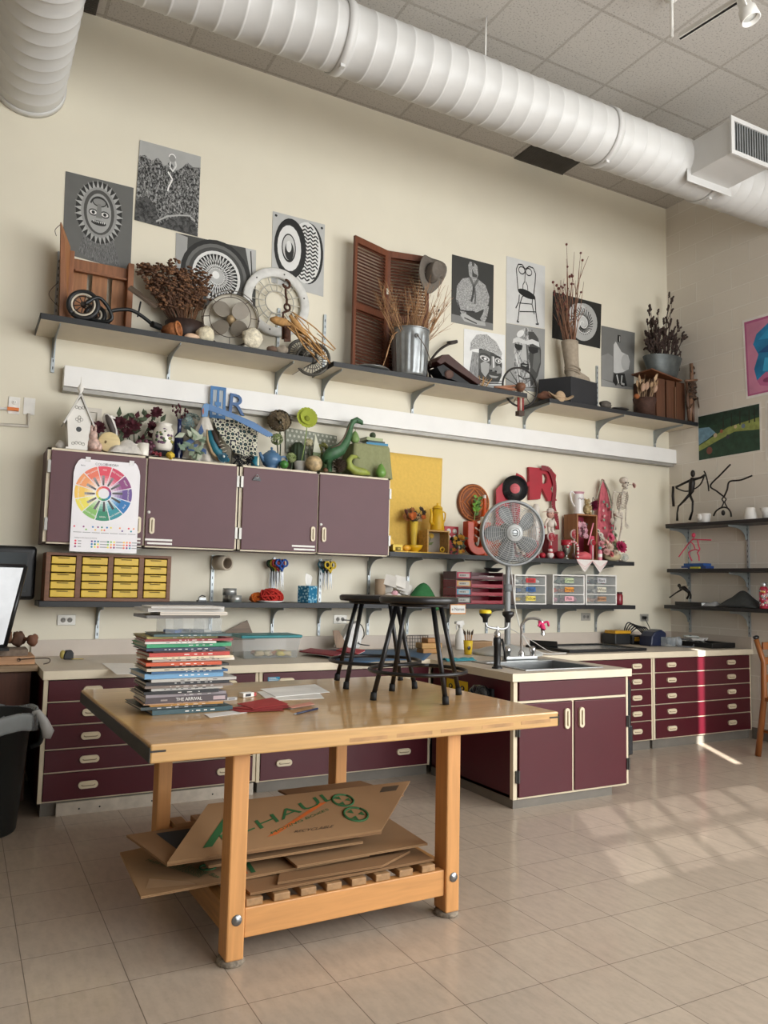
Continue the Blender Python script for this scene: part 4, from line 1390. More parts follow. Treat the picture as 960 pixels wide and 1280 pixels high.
for nm, p, q_ in (('left', A, Bh), ('right', Bh, Cc)):
 d = (q_ - p)
 d.z = 0
 W_ = d.length
 d.normalize()
 n = V((d.y, -d.x, 0))
 o = p - A
 o.z = 0
 def LP(u_, v_, k_=0.):
  return o + d * u_ + V((0, 0, v_)) + n * k_
 st = .032
 m = MB()
 for a_, b_, z0, z1 in ((0.002, st, 0, H), (W_ - st, W_ - .002, 0, H), (st, W_ - st, 0, .06), (st, W_ - st, H - .055, H), (st, W_ - st, H * .47, H * .47 + .055)):
  m.slab([LP(a_, z0), LP(b_, z0), LP(b_, z1), LP(a_, z1)], .024, LV)
 pn = m.build('panel_frame', t, bevel=.002)
 m = MB()
 for z0, z1 in ((.06, H * .47), (H * .47 + .055, H - .055)):
  k = int((z1 - z0) / .027)
  for i in range(k):
   z = z0 + (i + .5) * (z1 - z0) / k
   m.slab([LP(st, z - .011, .012), LP(W_ - st, z - .011, .012), LP(W_ - st, z + .011, -.009), LP(st, z + .011, -.009)], .005, LVS)
 m.build('louver_slats', t)
p = at(485.5, 345, z=3.86)
MB().box((Bh.x - A.x, Bh.y - A.y - .018, .78), (.02, .008, .05), mat('cfc8b8', .4)).build('hinge', t)
c = at(538, 341, y=Cc.y - .085)
t = thing('felt_hat', 'grey felt cowboy hat hung on the top corner of the louvered screen', 'hat', c)
FH = cloth('6f675e')
q = facing((.12, -1, .1), (.35, 0, 1))
m = MB()
R_ = 27 * mp(c)
def brim(u_, v_):
 a = 2 * PI * u_
 r = R_ * (.45 + .55 * v_)
 w_ = .035 * v_ * math.sin(2 * a + .6) + .02 * v_ * math.sin(3 * a)
 return q @ V((r * .72 * math.cos(a), r * (1 + .05 * math.sin(3 * a)) * math.sin(a), w_))
m.sheet(brim, 32, 5, FH)
m.build('brim', t, solid=.006)
m = MB()
def crown(u_, v_):
 a = 2 * PI * u_
 f = 1 - v_ ** 3 * .35 if v_ < .99 else 0.
 z = .11 * v_ - (.035 * max(0, v_ - .8) / .2)
 return q @ V((R_ * .40 * f * math.cos(a) * .85 + .01, R_ * .52 * f * math.sin(a), z))
m.sheet(crown, 28, 10, FH)
m.build('crown', t)
m = MB()
m.tube([q @ V((R_ * .41 * math.cos(a) * .85 + .01, R_ * .53 * math.sin(a), .012)) for a in [2 * PI * i / 24 for i in range(25)]], .006, cloth('3f3832'), 6)
m.build('hat_band', t)
m = MB().curve([q @ V((-R_ * .2, -R_ * .6, -.01)), q @ V((-R_ * .3, -R_ * .95, .01)), q @ V((-R_ * .1, -R_ * 1.1, .0))], .003, cloth('3f3832'), 5)
m.build('cord', t)
c = V((at(511.5, 470, y=3.26).x, 3.255, ZS))
t = thing('metal_can', 'small ribbed galvanised metal can full of bare branches', 'can', c)
GV = mat('9ea2a3', .35, .75, var=.18, sc=12)
hc, rb, rt = .385, .135, .155
m = MB()
prof = []
n = 72
vs, fs = [], []
zs_ = [0, .02, .05, .32, .345, .36, hc]
for z in zs_:
 for j in range(n):
  a = 2 * PI * j / n
  r = rb + (rt - rb) * z / hc
  if .04 < z < .33:
   r += .004 * (1 if (j // 2) % 2 else -1)
  vs.append((r * math.cos(a), r * math.sin(a), z))
fs = [(i * n + j, i * n + (j + 1) % n, (i + 1) * n + (j + 1) % n, (i + 1) * n + j) for i in range(len(zs_) - 1) for j in range(n)] + [tuple(range(n))]
m.raw(vs, fs, GV, True)
m.torus((0, 0, hc), (0, 0, 1), rt, .007, GV, 40, 8)
m.build('can_body', t)
m = MB()
m.lathe([(0, .012), (.018, .008), (.018, 0)], GV, c=(-.03, -.151, .31), n=12, rot=facing((-.2, -1, 0)))
m.curve([(-.03, -.165, .31), (.04, -.175, .22), (.12, -.13, .12), (.158, -.06, .11), (.16, 0, .2), (.15, .04, .31)], .0035, WR, 6)
m.build('bail_handle', t)
rr = random.Random(8)
m = MB()
BR = mat('a67f5a', .8, sc=40, var=.3)
twigs(m, (0, 0, .2), 64, .6, 1.15, BR, .004, (-.05, 0), 5, 3, rr, .14, .05)
twigs(m, (.05, 0, .25), 10, .42, .3, mat('9a7a5a', .8), .003, (.75, 0), 4, 2, rr, .1, .05)
m.curve([(-.12, -.03, .36), (-.2, -.06, .3), (-.25, -.08, .15), (-.3, -.09, .02)], .004, BR, 5)
m.curve([(-.12, -.03, .36), (-.18, -.07, .32), (-.24, -.08, .2), (-.27, -.09, .1)], .003, BR, 5)
m.build('branches', t)
for i in range(9):
 a, b = rr.uniform(.17, .3), rr.uniform(.45, .68)
 MB().ell((a + (b - .45) * .3, rr.uniform(-.03, .03), b), .008, mat('3a2a20', .8), 6).build('seed_head', t)
m = MB().lathe([(0, .02), (.05, .02), (.13, .014), (.15, .004), (.157, 0), (.145, -.001), (0, -.001)], GV, c=(at(463, 462, y=3.2).x, 3.215, ZS + .002), n=40)
one(m, 'can_lid', 'round galvanised lid lying flat left of the ribbed metal can', 'lid')
t = thing('lamp_arm', 'curved black iron lamp arm rising behind the dark tilted box', 'lamp', (at(541, 470, y=3.46).x, 3.46, ZS))
ox = t.location.x
def lp(x, y, dy=0.):
 p = at(x, y, y=3.46 + dy)
 return V((p.x - ox, dy, p.z - ZS))
BI = mat('3a332e', .5, .5)
b0 = lp(540, 462)
m = MB().curve([V((b0.x, 0, .04)), lp(536, 458), lp(541, 447), lp(551, 436), lp(565, 428)], .011, BI, 8)
m.build('arm', t)
m = MB().tube([lp(560, 429), lp(571, 427)], [.018, .016], BI, 10)
m.box(lp(566, 428) + V((0, 0, -.005)), (.075, .04, .02), BI, (0, -.3, 0))
m.build('lamp_head', t)
MB().lathe([(0, 0), (.045, 0), (.045, .035), (.02, .05), (0, .05)], BI, c=(b0.x, 0, 0), n=16).build('base', t)
t = thing('tilted_box', 'dark red-brown tilted wooden box with black inner parts', 'box', (at(564, 478, y=3.25).x, 3.25, ZS))
ox = t.location.x
def bp_(x, y, dy=0.):
 p = at(x, y, y=3.25 + dy)
 return V((p.x - ox, dy, max(.004, p.z - ZS)))
RBX = mat('3c1d16', .5, var=.25)
pts = [(541, 454), (546, 447), (553, 446), (593, 479), (591, 483), (585, 484), (546, 470)]
m = MB().slab([bp_(x, y, -.02) for x, y in [(538, 455), (545, 447), (553, 446.5), (594, 480), (590, 486), (548, 456), (543, 459)]], .2, RBX)
m.build('shell', t, bevel=.006)
m = MB().slab([bp_(x, y, -.03) for x, y in [(541, 461), (549, 458), (583, 483), (570, 486), (548, 472)]], .13, BLKM)
m.cyl(bp_(561.5, 471, -.12) + V((0, 0, .02)), bp_(561.5, 471, -.04) + V((0, 0, .02)), .036, mat('5c4038', .6), n=18)
m.cyl(bp_(561.5, 471, -.125) + V((0, 0, .02)), bp_(561.5, 471, -.11) + V((0, 0, .02)), .026, mat('6d5349', .6), n=18)
m.build('mechanism', t)
t = MB()
rr = random.Random(12)
twigs(t, (at(604, 486, y=3.18).x, 3.18, ZS), 12, .10, 1.2, mat('b58d58', .8), .004, (.4, 0), 3, 1, rr)
one(t, 'straw_tuft', 'small tuft of yellow straw beside the dark tilted box', 'straw')
c = at(650, 484, y=3.22)
t = thing('spoked_hoop', 'thin black spoked wheel with wooden hub in the gap before the black cube', 'wheel', c)
q = V((-.1, -1, .05)).normalized()
fq = facing(q)
R_ = 25 * mp(c)
MB().torus((0, 0, 0), q, R_, .009, mat('2c2a28', .5, .3), 40, 8).build('rim', t)
m = MB()
for k in range(12):
 a = 2 * PI * k / 12 + .1
 e = V((math.cos(a), math.sin(a), 0))
 m.tube([fq @ (e * .03), fq @ (e * R_)], .0028, mat('4a4642', .5, .4), 4)
m.build('spokes', t)
MB().lathe([(0, .05), (.03, .045), (.045, 0), (.03, -.04), (0, -.045)], wood('7d553e'), n=14, rot=fq).build('hub', t)
def wp(x, y, dy=-.05):
 p = at(x, y, y=3.22 + dy)
 return V((p.x - c.x, dy, p.z - c.z))
m = MB()
for x, cc in ((648, '8a2d2a'), (651, 'c9b9aa'), (653.5, '8a2d2a')):
 m.tube([wp(x, 492), wp(x, 514)], .011, mat(cc, .5), 6)
m.box(wp(650, 517), (.06, .05, .04), mat('4a3a30', .7))
m.build('hanging_handle', t)
m = MB()
blob(m, (at(632, 486, y=3.16).x, 3.16, ZS + .02), .03, wood('94654a'), 14, .15, sq=(3.8, .8, .55))
m.curve([(at(618, 489, y=3.16).x, 3.16, ZS + .012), (at(630, 486, y=3.16).x, 3.14, ZS + .03), (at(643, 483, y=3.15).x, 3.14, ZS + .05)], .009, wood('94654a'), 6)
one(m, 'driftwood', 'reddish driftwood stick lying at the shelf end before the spoked wheel', 'driftwood')
m = MB()
blob(m, (at(683, 497, y=3.26).x, 3.26, ZS + .04), .055, mat('6f4a38', .9, sc=30, var=.4, bump=.5), 18, .22, sq=(1.6, .7, .7))
one(m, 'bark_chunk', 'rough red-brown bark chunk at the left end of the last high shelf', 'bark')
x0, xe, xm = at(682, 475, y=3.5).x, at(750, 478, y=3.28).x, at(714, 470, y=3.2).x
P0, P1, P2 = at(714, 470, y=3.2), at(750, 476, z=at(714, 470, y=3.2).z), at(682, 478, z=at(714, 470, y=3.2).z)
t = thing('display_cube', 'matte black display cube under the suede boot', 'plinth', (P0.x, 3.2, ZS))
zt = P0.z - ZS
e1, e2 = V((P1.x - P0.x, min(P1.y, 3.5) - 3.2, 0)), V((P2.x - P0.x, min(P2.y, 3.5) - 3.2, 0))
e1 = V((.37, .06, 0))
e2 = V((-.17, .25, 0))
BX = mat('26272a', .6, var=.08)
m = MB()
m.raw([(0, 0, 0), e1, e1 + e2, e2, (0, 0, zt), e1 + V((0, 0, zt)), e1 + e2 + V((0, 0, zt)), e2 + V((0, 0, zt))],
      [(0, 1, 2, 3), (4, 5, 6, 7), (0, 1, 5, 4), (1, 2, 6, 5), (2, 3, 7, 6), (3, 0, 4, 7)], BX)
m.build('cube_body', t, bevel=.004)
ZC_ = ZS + zt
c = V((at(716, 462, y=3.36).x, 3.36, ZC_ + .001))
t = thing('suede_boot', 'beige suede boot on the black cube, holding tall dried twigs', 'boot', c)
SU = cloth('a39684')
u = mp(c)
m = MB()
secs = [((0, 0, .0), .055, .05), ((0, 0, .04), .06, .052), ((-.005, 0, .09), .062, .055), ((-.012, 0, .15), .062, .055), ((-.022, 0, .22), .066, .06), ((-.03, 0, .29), .072, .064), ((-.034, 0, .33), .075, .066), ((-.034, 0, .331), .066, .058), ((-.028, 0, .25), .058, .05)]
n = 20
vs = []
for c_, rx, ry in secs:
 for j in range(n):
  a = 2 * PI * j / n
  vs.append((c_[0] + rx * math.cos(a), ry * math.sin(a), c_[2]))
fs = [(i * n + j, i * n + (j + 1) % n, (i + 1) * n + (j + 1) % n, (i + 1) * n + j) for i in range(len(secs) - 1) for j in range(n)]
m.raw(vs, fs, SU, True)
m.tube([(-.02, 0, .045), (.04, -.005, .045), (.09, -.012, .036), (.14, -.02, .026), (.165, -.025, .02)], [.05, .05, .042, .03, .008], SU, 14)
for z in (.07, .085, .11):
 m.torus((-.003, 0, z), (.3, 0, 1), .064, .006, SU, 20, 6)
m.build('boot_shaft', t)
bt = t
m = MB()
m.prism([(-.06, -.045), (.03, -.04), (.12, -.05), (.17, -.03), (.165, .01), (.1, .03), (.0, .04), (-.06, .04)], .008, mat('4a3f36', .7), (0, 0, 0), (1, 0, 0), (0, 1, 0))
m.build('sole', t)
rr = random.Random(21)
m, tips = MB(), []
TW = mat('86604a', .8, sc=40, var=.25)
twigs(m, (-.03, 0, .26), 14, .86, .12, TW, .005, (.08, 0), 5, 2, rr, .07, .03, tips)
twigs(m, (-.035, 0, .26), 14, .56, .14, TW, .004, (-.28, 0), 5, 2, rr, .09, .03, tips)
m.build('dried_twigs', t)
for p, d in tips[::2]:
 MB().ell(p, rr.uniform(.006, .013), mat('6b3a34', .8), 6).build('twig_bud', bt)
bt.scale = (1.12, 1.12, 1.15)
t = thing('straw_hat', 'small tan curled hat leaning against the black cube', 'hat', (at(702, 495, y=3.17).x, 3.175, ZS))
m = MB()
LT = cloth('b39a7c')
def hat(u_, v_):
 a = 2 * PI * u_
 r = .03 + .1 * v_
 z = .012 + .05 * v_ * v_ * abs(math.cos(a)) ** 2 + .008 * math.sin(3 * a)
 return V((r * 1.1 * math.cos(a), r * .28 * math.sin(a), z))
m.sheet(hat, 28, 5, LT)
m.build('brim', t, solid=.005)
m = MB().ell((-.01, .0, .03), (.055, .03, .055), LT, 16)
m.build('crown', t)
m = MB()
blob(m, (at(757, 497, y=3.2).x, 3.2, ZS + .035), .055, mat('57514a', .8, sc=30, var=.3), 16, .15, sq=(1.2, .7, .7))
one(m, 'dark_stone', 'dark grey stone just right of the black cube', 'stone')
m = MB()
m.lathe([(0, 0), (.05, 0), (.095, .018), (.1, .022), (.09, .02), (0, .008)], mat('2f2d2b', .5), c=(at(776, 508, y=3.2).x, 3.205, ZS), n=24, sy=.5)
one(m, 'black_dish', 'flat black oval dish between the dark stone and the rusty pot', 'dish')
c = V((at(806, 518, y=3.235).x, 3.235, ZS))
t = thing('rusty_pot', 'rusty brown pot of pale dried pods in front of the wooden box', 'potted plant', c)
PR = rust('4d352b', .3)
MB().lathe([(0, 0), (.085, 0), (.1, .11), (.113, .165), (.105, .165), (.09, .1), (0, .02)], PR, n=26).build('pot', t)
rr = random.Random(31)
m, tips = MB(), []
twigs(m, (0, 0, .12), 22, .26, .75, mat('9c8062', .8), .0035, (.05, 0), 4, 1, rr, .12, .05, tips)
m.build('dried_stems', t)
m = MB()
for p, d in tips[:26]:
 leaf(m, p - d * .04, d, rr.uniform(.05, .09), rr.uniform(.008, .02), mat(rr.choice(['a88a68', '8f7253', 'b99b7a']), .8))
for x, z in ((-.05, .27), (.0, .29), (.11, .28)):
 m.ell((x, -.03, z), (.026, .02, .045), mat('b4937c', .8), 10, rot=eul(0, .3, 0))
m.ell((-.135, -.03, .17), (.03, .025, .025), mat('9a5a30', .8), 10)
m.build('dried_pods', t)
x0, x1 = at(813, 480, y=3.3).x, at(858, 480, y=3.24).x
t = thing('wooden_box', 'dark brown wooden box under the grey bucket in the corner', 'box', (x0, 3.25, ZS))
w = x1 - x0 - .03
DB = wood('4a2c1c', 2)
z1 = .4
m = MB()
m.bb((0, .0, 0), (.02, .27, z1), DB)
m.bb((w - .02, .0, 0), (w, .27, z1), DB)
m.bb((.02, .25, 0), (w - .02, .27, z1), DB)
m.bb((.02, .0, 0), (w - .02, .25, .02), DB)
m.bb((.02, .0, z1 - .02), (w - .02, .25, z1), DB)
m.build('box_body', t, bevel=.002)
for k in range(3):
 MB().bb((w * (.03 + .34 * k), -.012, .0), (w * (.03 + .34 * k) + w * .29, .0, z1), wood('5a3824', 2)).build('front_board', t)
MB().bb((w * .62, -.03, .0), (w * .645, -.014, z1 * .85), wood('7a5a44', 2)).build('thin_stick', t)
MB().slab([(-.1, -.06, z1 + .062), (w * .78, -.06, z1 + .004), (w * .78, .2, z1 + .004), (-.1, .2, z1 + .062)], .012, wood('6b4128', 0)).build('tilted_lid', t)
c = V((at(836, 468, y=3.36).x, 3.36, ZS + z1 + .055))
c.x = min(c.x, XR - .27)
t = thing('zinc_bucket', 'grey zinc bucket of dark seed heads on the wooden box in the corner', 'bucket', c)
ZN = mat('5f6463', .5, .5, var=.3, sc=12)
m = MB().lathe([(0, 0), (.15, 0), (.165, .01), (.205, .13), (.228, .2), (.232, .205), (.222, .2), (.2, .13), (0, .02)], ZN, n=36, sy=.62)
m.build('bucket_body', t)
m = MB()
m.curve([(.23, 0, .17), (.235, -.02, .23), (.21, -.04, .29), (.15, -.06, .33), (.1, -.06, .33)], .0045, WR, 6)
m.lathe([(0, -.01), (.012, -.01), (.014, .02), (.008, .03), (0, .03)], WR, c=(.232, 0, .12), n=10)
m.build('bail_handle', t)
rr = random.Random(41)
m, tips = MB(), []
DK = mat('3a2b25', .85, sc=40, var=.35)
twigs(m, (.0, 0, .14), 26, .42, .55, DK, .005, (.05, 0), 4, 3, rr, .1, .1, tips)
twigs(m, (-.02, 0, .14), 5, .74, .1, DK, .006, (.1, 0), 5, 1, rr, .05, .05, tips)
twigs(m, (-.06, 0, .14), 4, .6, .08, DK, .005, (-.18, 0), 5, 2, rr, .05, .03, tips)
m.curve([(-.1, -.02, .2), (-.16, -.04, .23), (-.22, -.06, .26)], .006, DK, 6)
m.build('dark_stems', t)
m = MB()
for p, d in tips:
 for k in range(3):
  e = (d + V((rr.uniform(-.8, .8), rr.uniform(-.5, .3), rr.uniform(-.4, .6)))).normalized()
  m.ell(p - d * .02 * k + e * .012, (.010, .010, .017), DK, 7, k=5, rot=facing(e))
for i in range(46):
 e = V((rr.gauss(0, 1), rr.gauss(0, .6), rr.gauss(0, 1))).normalized()
 m.ell(V((-.255, -.07, .29)) + e * .05 * rr.uniform(.5, 1.3), (.012, .012, .022), DK, 7, k=5, rot=facing(e))
m.build('seed_heads', t)  # dark seed heads clustered on the stem tips
c = V((at(866, 520, y=3.18).x, 3.19, ZS))
c.x = min(c.x, XR - .085)
t = thing('stick_bundle', 'bundle of wooden sticks bound with brown rope in the shelf corner', 'sticks', c)
def sp_(x, y, dy=0.):
 p = at(x, y, y=3.21)
 return V((p.x - c.x, dy, max(.012, p.z - ZS)))
W1, W2 = wood('7c5b45', 2), wood('5d4130', 2)
m = MB()
m.tube([sp_(862, 455), sp_(863, 490)], .018, W1, 8)
m.tube([sp_(861, 492), sp_(860, 527)], [.028, .02], W1, 8)
m.tube([sp_(866, 500, .03), sp_(868, 528, .03)], [.024, .014], W2, 8)
m.tube([sp_(855, 478, -.01), sp_(858, 527, -.01)], .013, W2, 8)
m.tube([sp_(852, 477, -.02), sp_(868, 476, -.02)], .011, W1, 8)
m.build('stick', t)
m = MB()
RP = mat('4d3a2c', .9, sc=40, var=.3, bump=.3)
for k in range(9):
 m.torus(sp_(862.5, 480 + k * 2.4), (.05 * (-1) ** k, .1, 1), .034 + .006 * (k % 3), .0075, RP, 16, 6)
m.torus(sp_(864, 463), (.2, -1, .1), .042, .007, RP, 20, 6)
m.curve([sp_(868, 480, -.03), sp_(875, 482, -.03), sp_(878, 495, -.03), sp_(872, 503, -.03), sp_(866, 498, -.03)], .0085, RP, 6)
m.curve([sp_(866, 500, -.04), sp_(868, 512, -.04), sp_(871, 520, -.04), sp_(873, 528, -.04)], .006, RP, 6)
m.curve([sp_(856, 485, -.03), sp_(852, 500, -.04), sp_(856, 512, -.03), sp_(860, 506, -.04)], .006, RP, 6)
m.build('rope', t)
ZT = 2.1435
class PL:                        # a plane parallel to the back wall: photo pixel -> local point of a thing standing at x0
 def __init__(s, y, z, px, py):
  s.y, s.z = y, z
  s.o = V((at(px, py, y=y).x, y, z))
  s.u = mp(at(px, py, y=y))
 def __call__(s, px, py, dy=0., lo=0.):
  p = at(px, py, y=s.y + dy)
  return V((p.x - s.o.x, dy, max(lo, p.z - s.z)))
def lump(name, label, cat, px, py, y, z, r, m, sq=(1, 1, 1), amp=.12, group=None):
 mb = MB()
 o = V((at(px, py, y=y).x, y, z))
 blob(mb, (0, 0, r * sq[2] * (1 - amp * .5)), r, m, 16, amp, sq=sq)
 return one(mb, name, label, cat, group, loc=o)
k = PL(3.30, ZT, 96, 556)
t = thing('birdhouse', 'tall white wooden birdhouse with steep roof and round black hole', 'birdhouse', k.o)
WP = mat('e6e3dc', .6, var=.05)
w0, w1, hb = .058, .075, .20
body = [(-w0, .012), (w0, .012), (w1, hb), (0, hb + .145), (-w1, hb)]
m = MB().prism(body, .12, WP, (0, .06, 0))
m.build('house_body', t, bevel=.002)
m = MB().box((0, 0, .006), (.15, .15, .012), WP)
m.build('base_board', t)
m = MB()
for s in (-1, 1):
 m.slab([(s * (w1 + .018), -.075, hb - .035), (0, -.075, hb + .168), (0, .075, hb + .168), (s * (w1 + .018), .075, hb - .035)], .01, mat('cfccc5', .6))
m.build('roof', t)
MB().cyl((0, -.0605, .135), (0, -.059, .135), .017, BLACK, n=20).build('entry_hole', t)
m = MB().lathe([(.012, 0), (.014, .012), (.006, .02), (.018, .04), (.02, .055), (.008, .075), (.003, .09), (.002, .125), (0, .13)], WP, c=(0, -.04, hb + .16), n=14)
m.build('finial', t)
m = MB()
for x, z in ((-.03, .04), (-.01, .045), (.012, .045), (.032, .04), (-.014, .2), (.014, .2), (0, .215), (0, .19), (-.02, .28), (0, .276), (.02, .28)):
 m.torus((x, -.0605, z), (0, 1, 0), .009, .0022, mat('9c9992', .6), 10, 4)
m.build('carved_scroll', t)
lump('shell_piece', 'small frosted shell at the cabinet corner left of the birdhouse', 'shell', 76, 553, 3.33, ZT, .03, mat('cfc8bd', .5), (1, .7, 1.1))
k = PL(3.50, ZT, 118, 540)
a, b = k(103, 509), k(127, 512)
m = MB()
h = a.z
x0, x1 = a.x, b.x
for p, q in (((x0, 0), (x0 + .03, h)), ((x1 - .03, 0), (x1, h)), ((x0 + .03, h - .03), (x1 - .03, h)), ((x0 + .03, 0), (x1 - .03, .03))):
 m.bb((p[0], -.02, p[1]), (q[0], 0, q[1]), mat('cdc6ba', .6))
t = thing('picture_frame', 'pale empty-looking picture frame behind the birdhouse', 'frame', k.o)
m.build('frame', t)
MB().bb((x0 + .03, -.008, .03), (x1 - .03, -.002, h - .03), mat('d8d2c6', .7)).build('panel', t)
k = PL(3.25, ZT, 117.5, 557)
t = thing('rabbit_figurine', 'small pink and brown ceramic figurine between the birdhouse and the wooden disc', 'figurine', k.o)
CE = mat('c9ab9f', .35, sc=45, var=.4)
m = MB().ell((0, 0, .045), (.042, .035, .045), CE, 14)
m.ell((-.008, -.005, .105), (.028, .026, .032), CE, 12)
m.ell((-.02, .0, .15), (.009, .007, .03), CE, 8)
m.ell((.004, .002, .152), (.009, .007, .03), CE, 8)
m.ell((.03, -.012, .03), (.022, .02, .03), CE, 10)
m.build('figure', t)
MB().lathe([(0, 0), (.05, 0), (.048, .012), (0, .014)], mat('8a6a5c', .5), n=18).build('base', t)
DR, DRL = mat('46131f', .8, sc=40, var=.3), mat('45503a', .8, sc=40, var=.3)
k = PL(3.37, ZT, 123, 556)
t = thing('dried_rose', 'dark red rose standing left of the white high-heeled shoe', 'flower', k.o)
MB().curve([(0, 0, 0), (.003, .003, .08), k(123, 538)], .004, DRL, 6).build('stem', t)
MB().build if False else None
m = MB()
bloom(m, k(123, 535), .05, DR, (0, -1, .4), 8, 4, .9)
m.build('rose_head', t)
k = PL(3.36, ZT, 139, 556)
t = thing('high_heel_shoe', 'white high-heeled shoe stood on its toe behind the pale wooden disc', 'shoe', k.o)
m = MB()
SW = mat('dcd8d2', .35)
m.tube([k(143, 552), k(141, 541), k(137, 529), k(132, 520), k(131, 517)], [.02, .033, .036, .026, .008], SW, 14)
m.build('upper', t)
m = MB().tube([k(144, 550, -.028), k(141, 538, -.038), k(136, 525, -.036), k(133, 519, -.026)], [.006, .02, .02, .01], mat('4b4340', .6), 10)
m.build('lining', t)
m = MB().tube([k(134, 523), k(140, 521), k(144, 523)], [.02, .012, .006], SW, 8)
m.build('heel', t)
k = PL(3.27, ZT, 136, 562)
t = thing('wooden_disc', 'round pale wooden disc standing on edge', 'disc', k.o)
R_ = 13 * k.u
q = facing((-.15, -1, .12))
MB().lathe([(0, -.02), (R_, -.02), (R_, .015), (R_ - .006, .018), (0, .018)], wood('d9c595', 0, .5, .12), c=(0, 0, R_ + .003), n=36, rot=q).build('disc_body', t)
m = MB()
m.ell(q @ V((-.022, .0, .0185)) + V((0, 0, R_)), (.008, .003, .011), mat('6f5a3a', .7), 8)
m.build('knot_mark', t)
k = PL(3.25, ZT, 156, 562)
m = MB()
def heap(u_, v_):
 x = -.11 + .22 * u_
 y = -.05 + .1 * v_
 h = .085 * max(0, math.sin(PI * u_)) ** .8 * max(0, math.sin(PI * v_)) ** .6 * (1 + .25 * math.sin(9 * u_ + 4 * v_))
 return (x + .01 * math.sin(7 * v_), y, .003 + h)
m.sheet(heap, 24, 14, cloth('cfcac2'))
one(m, 'white_cloth', 'crumpled off-white cloth left of the white mug', 'cloth', loc=k.o)
k = PL(3.45, ZT, 168, 560)
t = thing('dark_flowers', 'spray of dark burgundy flowers with leaves behind the white mug', 'flowers', k.o)
rr = random.Random(51)
m = MB()
sp = [(150, 529, .05), (167, 531, .055), (196, 516, .045), (190, 533, .04), (158, 540, .035)]
for x, y, r in sp:
 m.curve([(0, 0, 0), k((x + 168) / 2, (y + 565) / 2), k(x, y)], .004, DRL, 5)
m.build('stem', t)
m = MB()
for x, y, r in sp:
 bloom(m, k(x, y, -.02), r, DR, (rr.uniform(-.4, .4), -1, .3), 9, 3, .8)
m.build('blossoms', t)
m = MB()
for i in range(46):
 x, y = rr.uniform(146, 204), rr.uniform(520, 556)
 leaf(m, k(x, y, rr.uniform(-.05, .02)), (rr.uniform(-1, 1), rr.uniform(-.5, 0), rr.uniform(-.5, 1)), rr.uniform(.05, .085), .018, DRL if rr.random() < .7 else DR)
m.build('leaves', t)
k = PL(3.32, ZT, 180, 562)
t = thing('grape_bunch', 'bunch of dull purple grapes behind the white mug', 'grapes', k.o)
m = MB()
GP = mat('5d3442', .35, var=.15)
for i in range(34):
 z = rr.uniform(0, 1)
 w = .075 * (1 - abs(z - .55) * .7)
 m.ell((rr.uniform(-w, w), rr.uniform(-.04, .02), .016 + z * .1), .0155, GP, 9, k=6)
m.build('berries', t)
MB().curve([(0, 0, .12), (.01, 0, .14), (.03, 0, .15)], .004, DRL, 5).build('stalk', t)
k = PL(3.245, ZT, 178.5, 565)
t = thing('mug', 'plain white mug at the cabinet edge in front of the grapes', 'mug', k.o)
MG = mat('ece7dc', .25)
MB().lathe([(0, 0), (.036, 0), (.038, .004), (.039, .085), (.035, .085), (.034, .01), (0, .008)], MG, n=28).build('cup', t)
MB().torus((-.04, -.005, .043), (.1, 1, 0), .024, .006, MG, 18, 8, PI / 2, 3 * PI / 2, up=(0, 0, 1)).build('handle', t) if False else MB().curve([(-.036, -.008, .07), (-.06, -.012, .068), (-.064, -.012, .043), (-.055, -.012, .02), (-.036, -.008, .016)], .006, MG, 8).build('handle', t)
m = MB()
for i in range(9):
 m.ell((rr.uniform(-.03, .03), rr.uniform(-.012, .012), .0095 + rr.uniform(0, .02)), .0095, mat('7a1f2a', .35), 8)
one(m, 'red_berries', 'small cluster of dark red berries right of the white mug', 'berries', loc=PL(3.225, ZT, 196, 566).o)
k = PL(3.33, ZT, 205, 562)
t = thing('black_hat', 'black hat lying brim-down beneath the floral vase', 'hat', k.o)
MB().lathe([(0, .06), (.06, .06), (.075, .05), (.082, .01), (.125, .006), (.13, 0), (0, 0)], cloth('17171a'), n=32, sy=.6).build('felt_body', t)
k = PL(3.33, ZT + .0605, 204, 552)
t = thing('floral_vase', 'white vase painted with grapes and flowers, standing on a black hat', 'vase', k.o)
MB().lathe([(0, 0), (.05, 0), (.062, .02), (.075, .09), (.07, .14), (.05, .17), (.052, .185), (.058, .19), (.05, .188), (.045, .17), (.06, .13), (0, .02)], mat('e5e0d6', .25), n=32).build('vase_body', t)
m = MB()
for i in range(26):
 a, z = rr.uniform(-2.6, -.4), rr.uniform(.04, .14)
 r = .0745 - abs(z - .09) * .18
 c_ = rr.choice(['5b3a5c', '8a8a4a', 'b59b45', '49603f', '6a4a66'])
 m.ell((r * math.cos(a), r * math.sin(a), z), (.012, .004, .011), mat(c_, .4), 7, k=5, rot=eul(0, 0, a + PI / 2))
m.build('painted_flowers', t)
lump('yellow_flower', 'small yellow flower at the cabinet edge by the dark blue bottle', 'flower', 213, 566, 3.225, ZT, .022, mat('d8b83c', .6), (1.2, .8, 1), .3)
m = MB()
def wcl(u_, v_):
 return (-.16 + .34 * u_, -.03 + .12 * v_, .004 + .012 * math.sin(11 * u_) ** 2 * math.sin(PI * v_))
m.sheet(wcl, 26, 8, cloth('e2ded7'))
one(m, 'white_runner', 'white cloth strip lying flat under the blue bottle at the cabinet edge', 'cloth', loc=PL(3.24, ZT, 216, 568).o)
k = PL(3.40, ZT, 223, 560)
t = thing('blue_bottle', 'tall dark cobalt blue glass bottle holding dried stems', 'bottle', k.o)
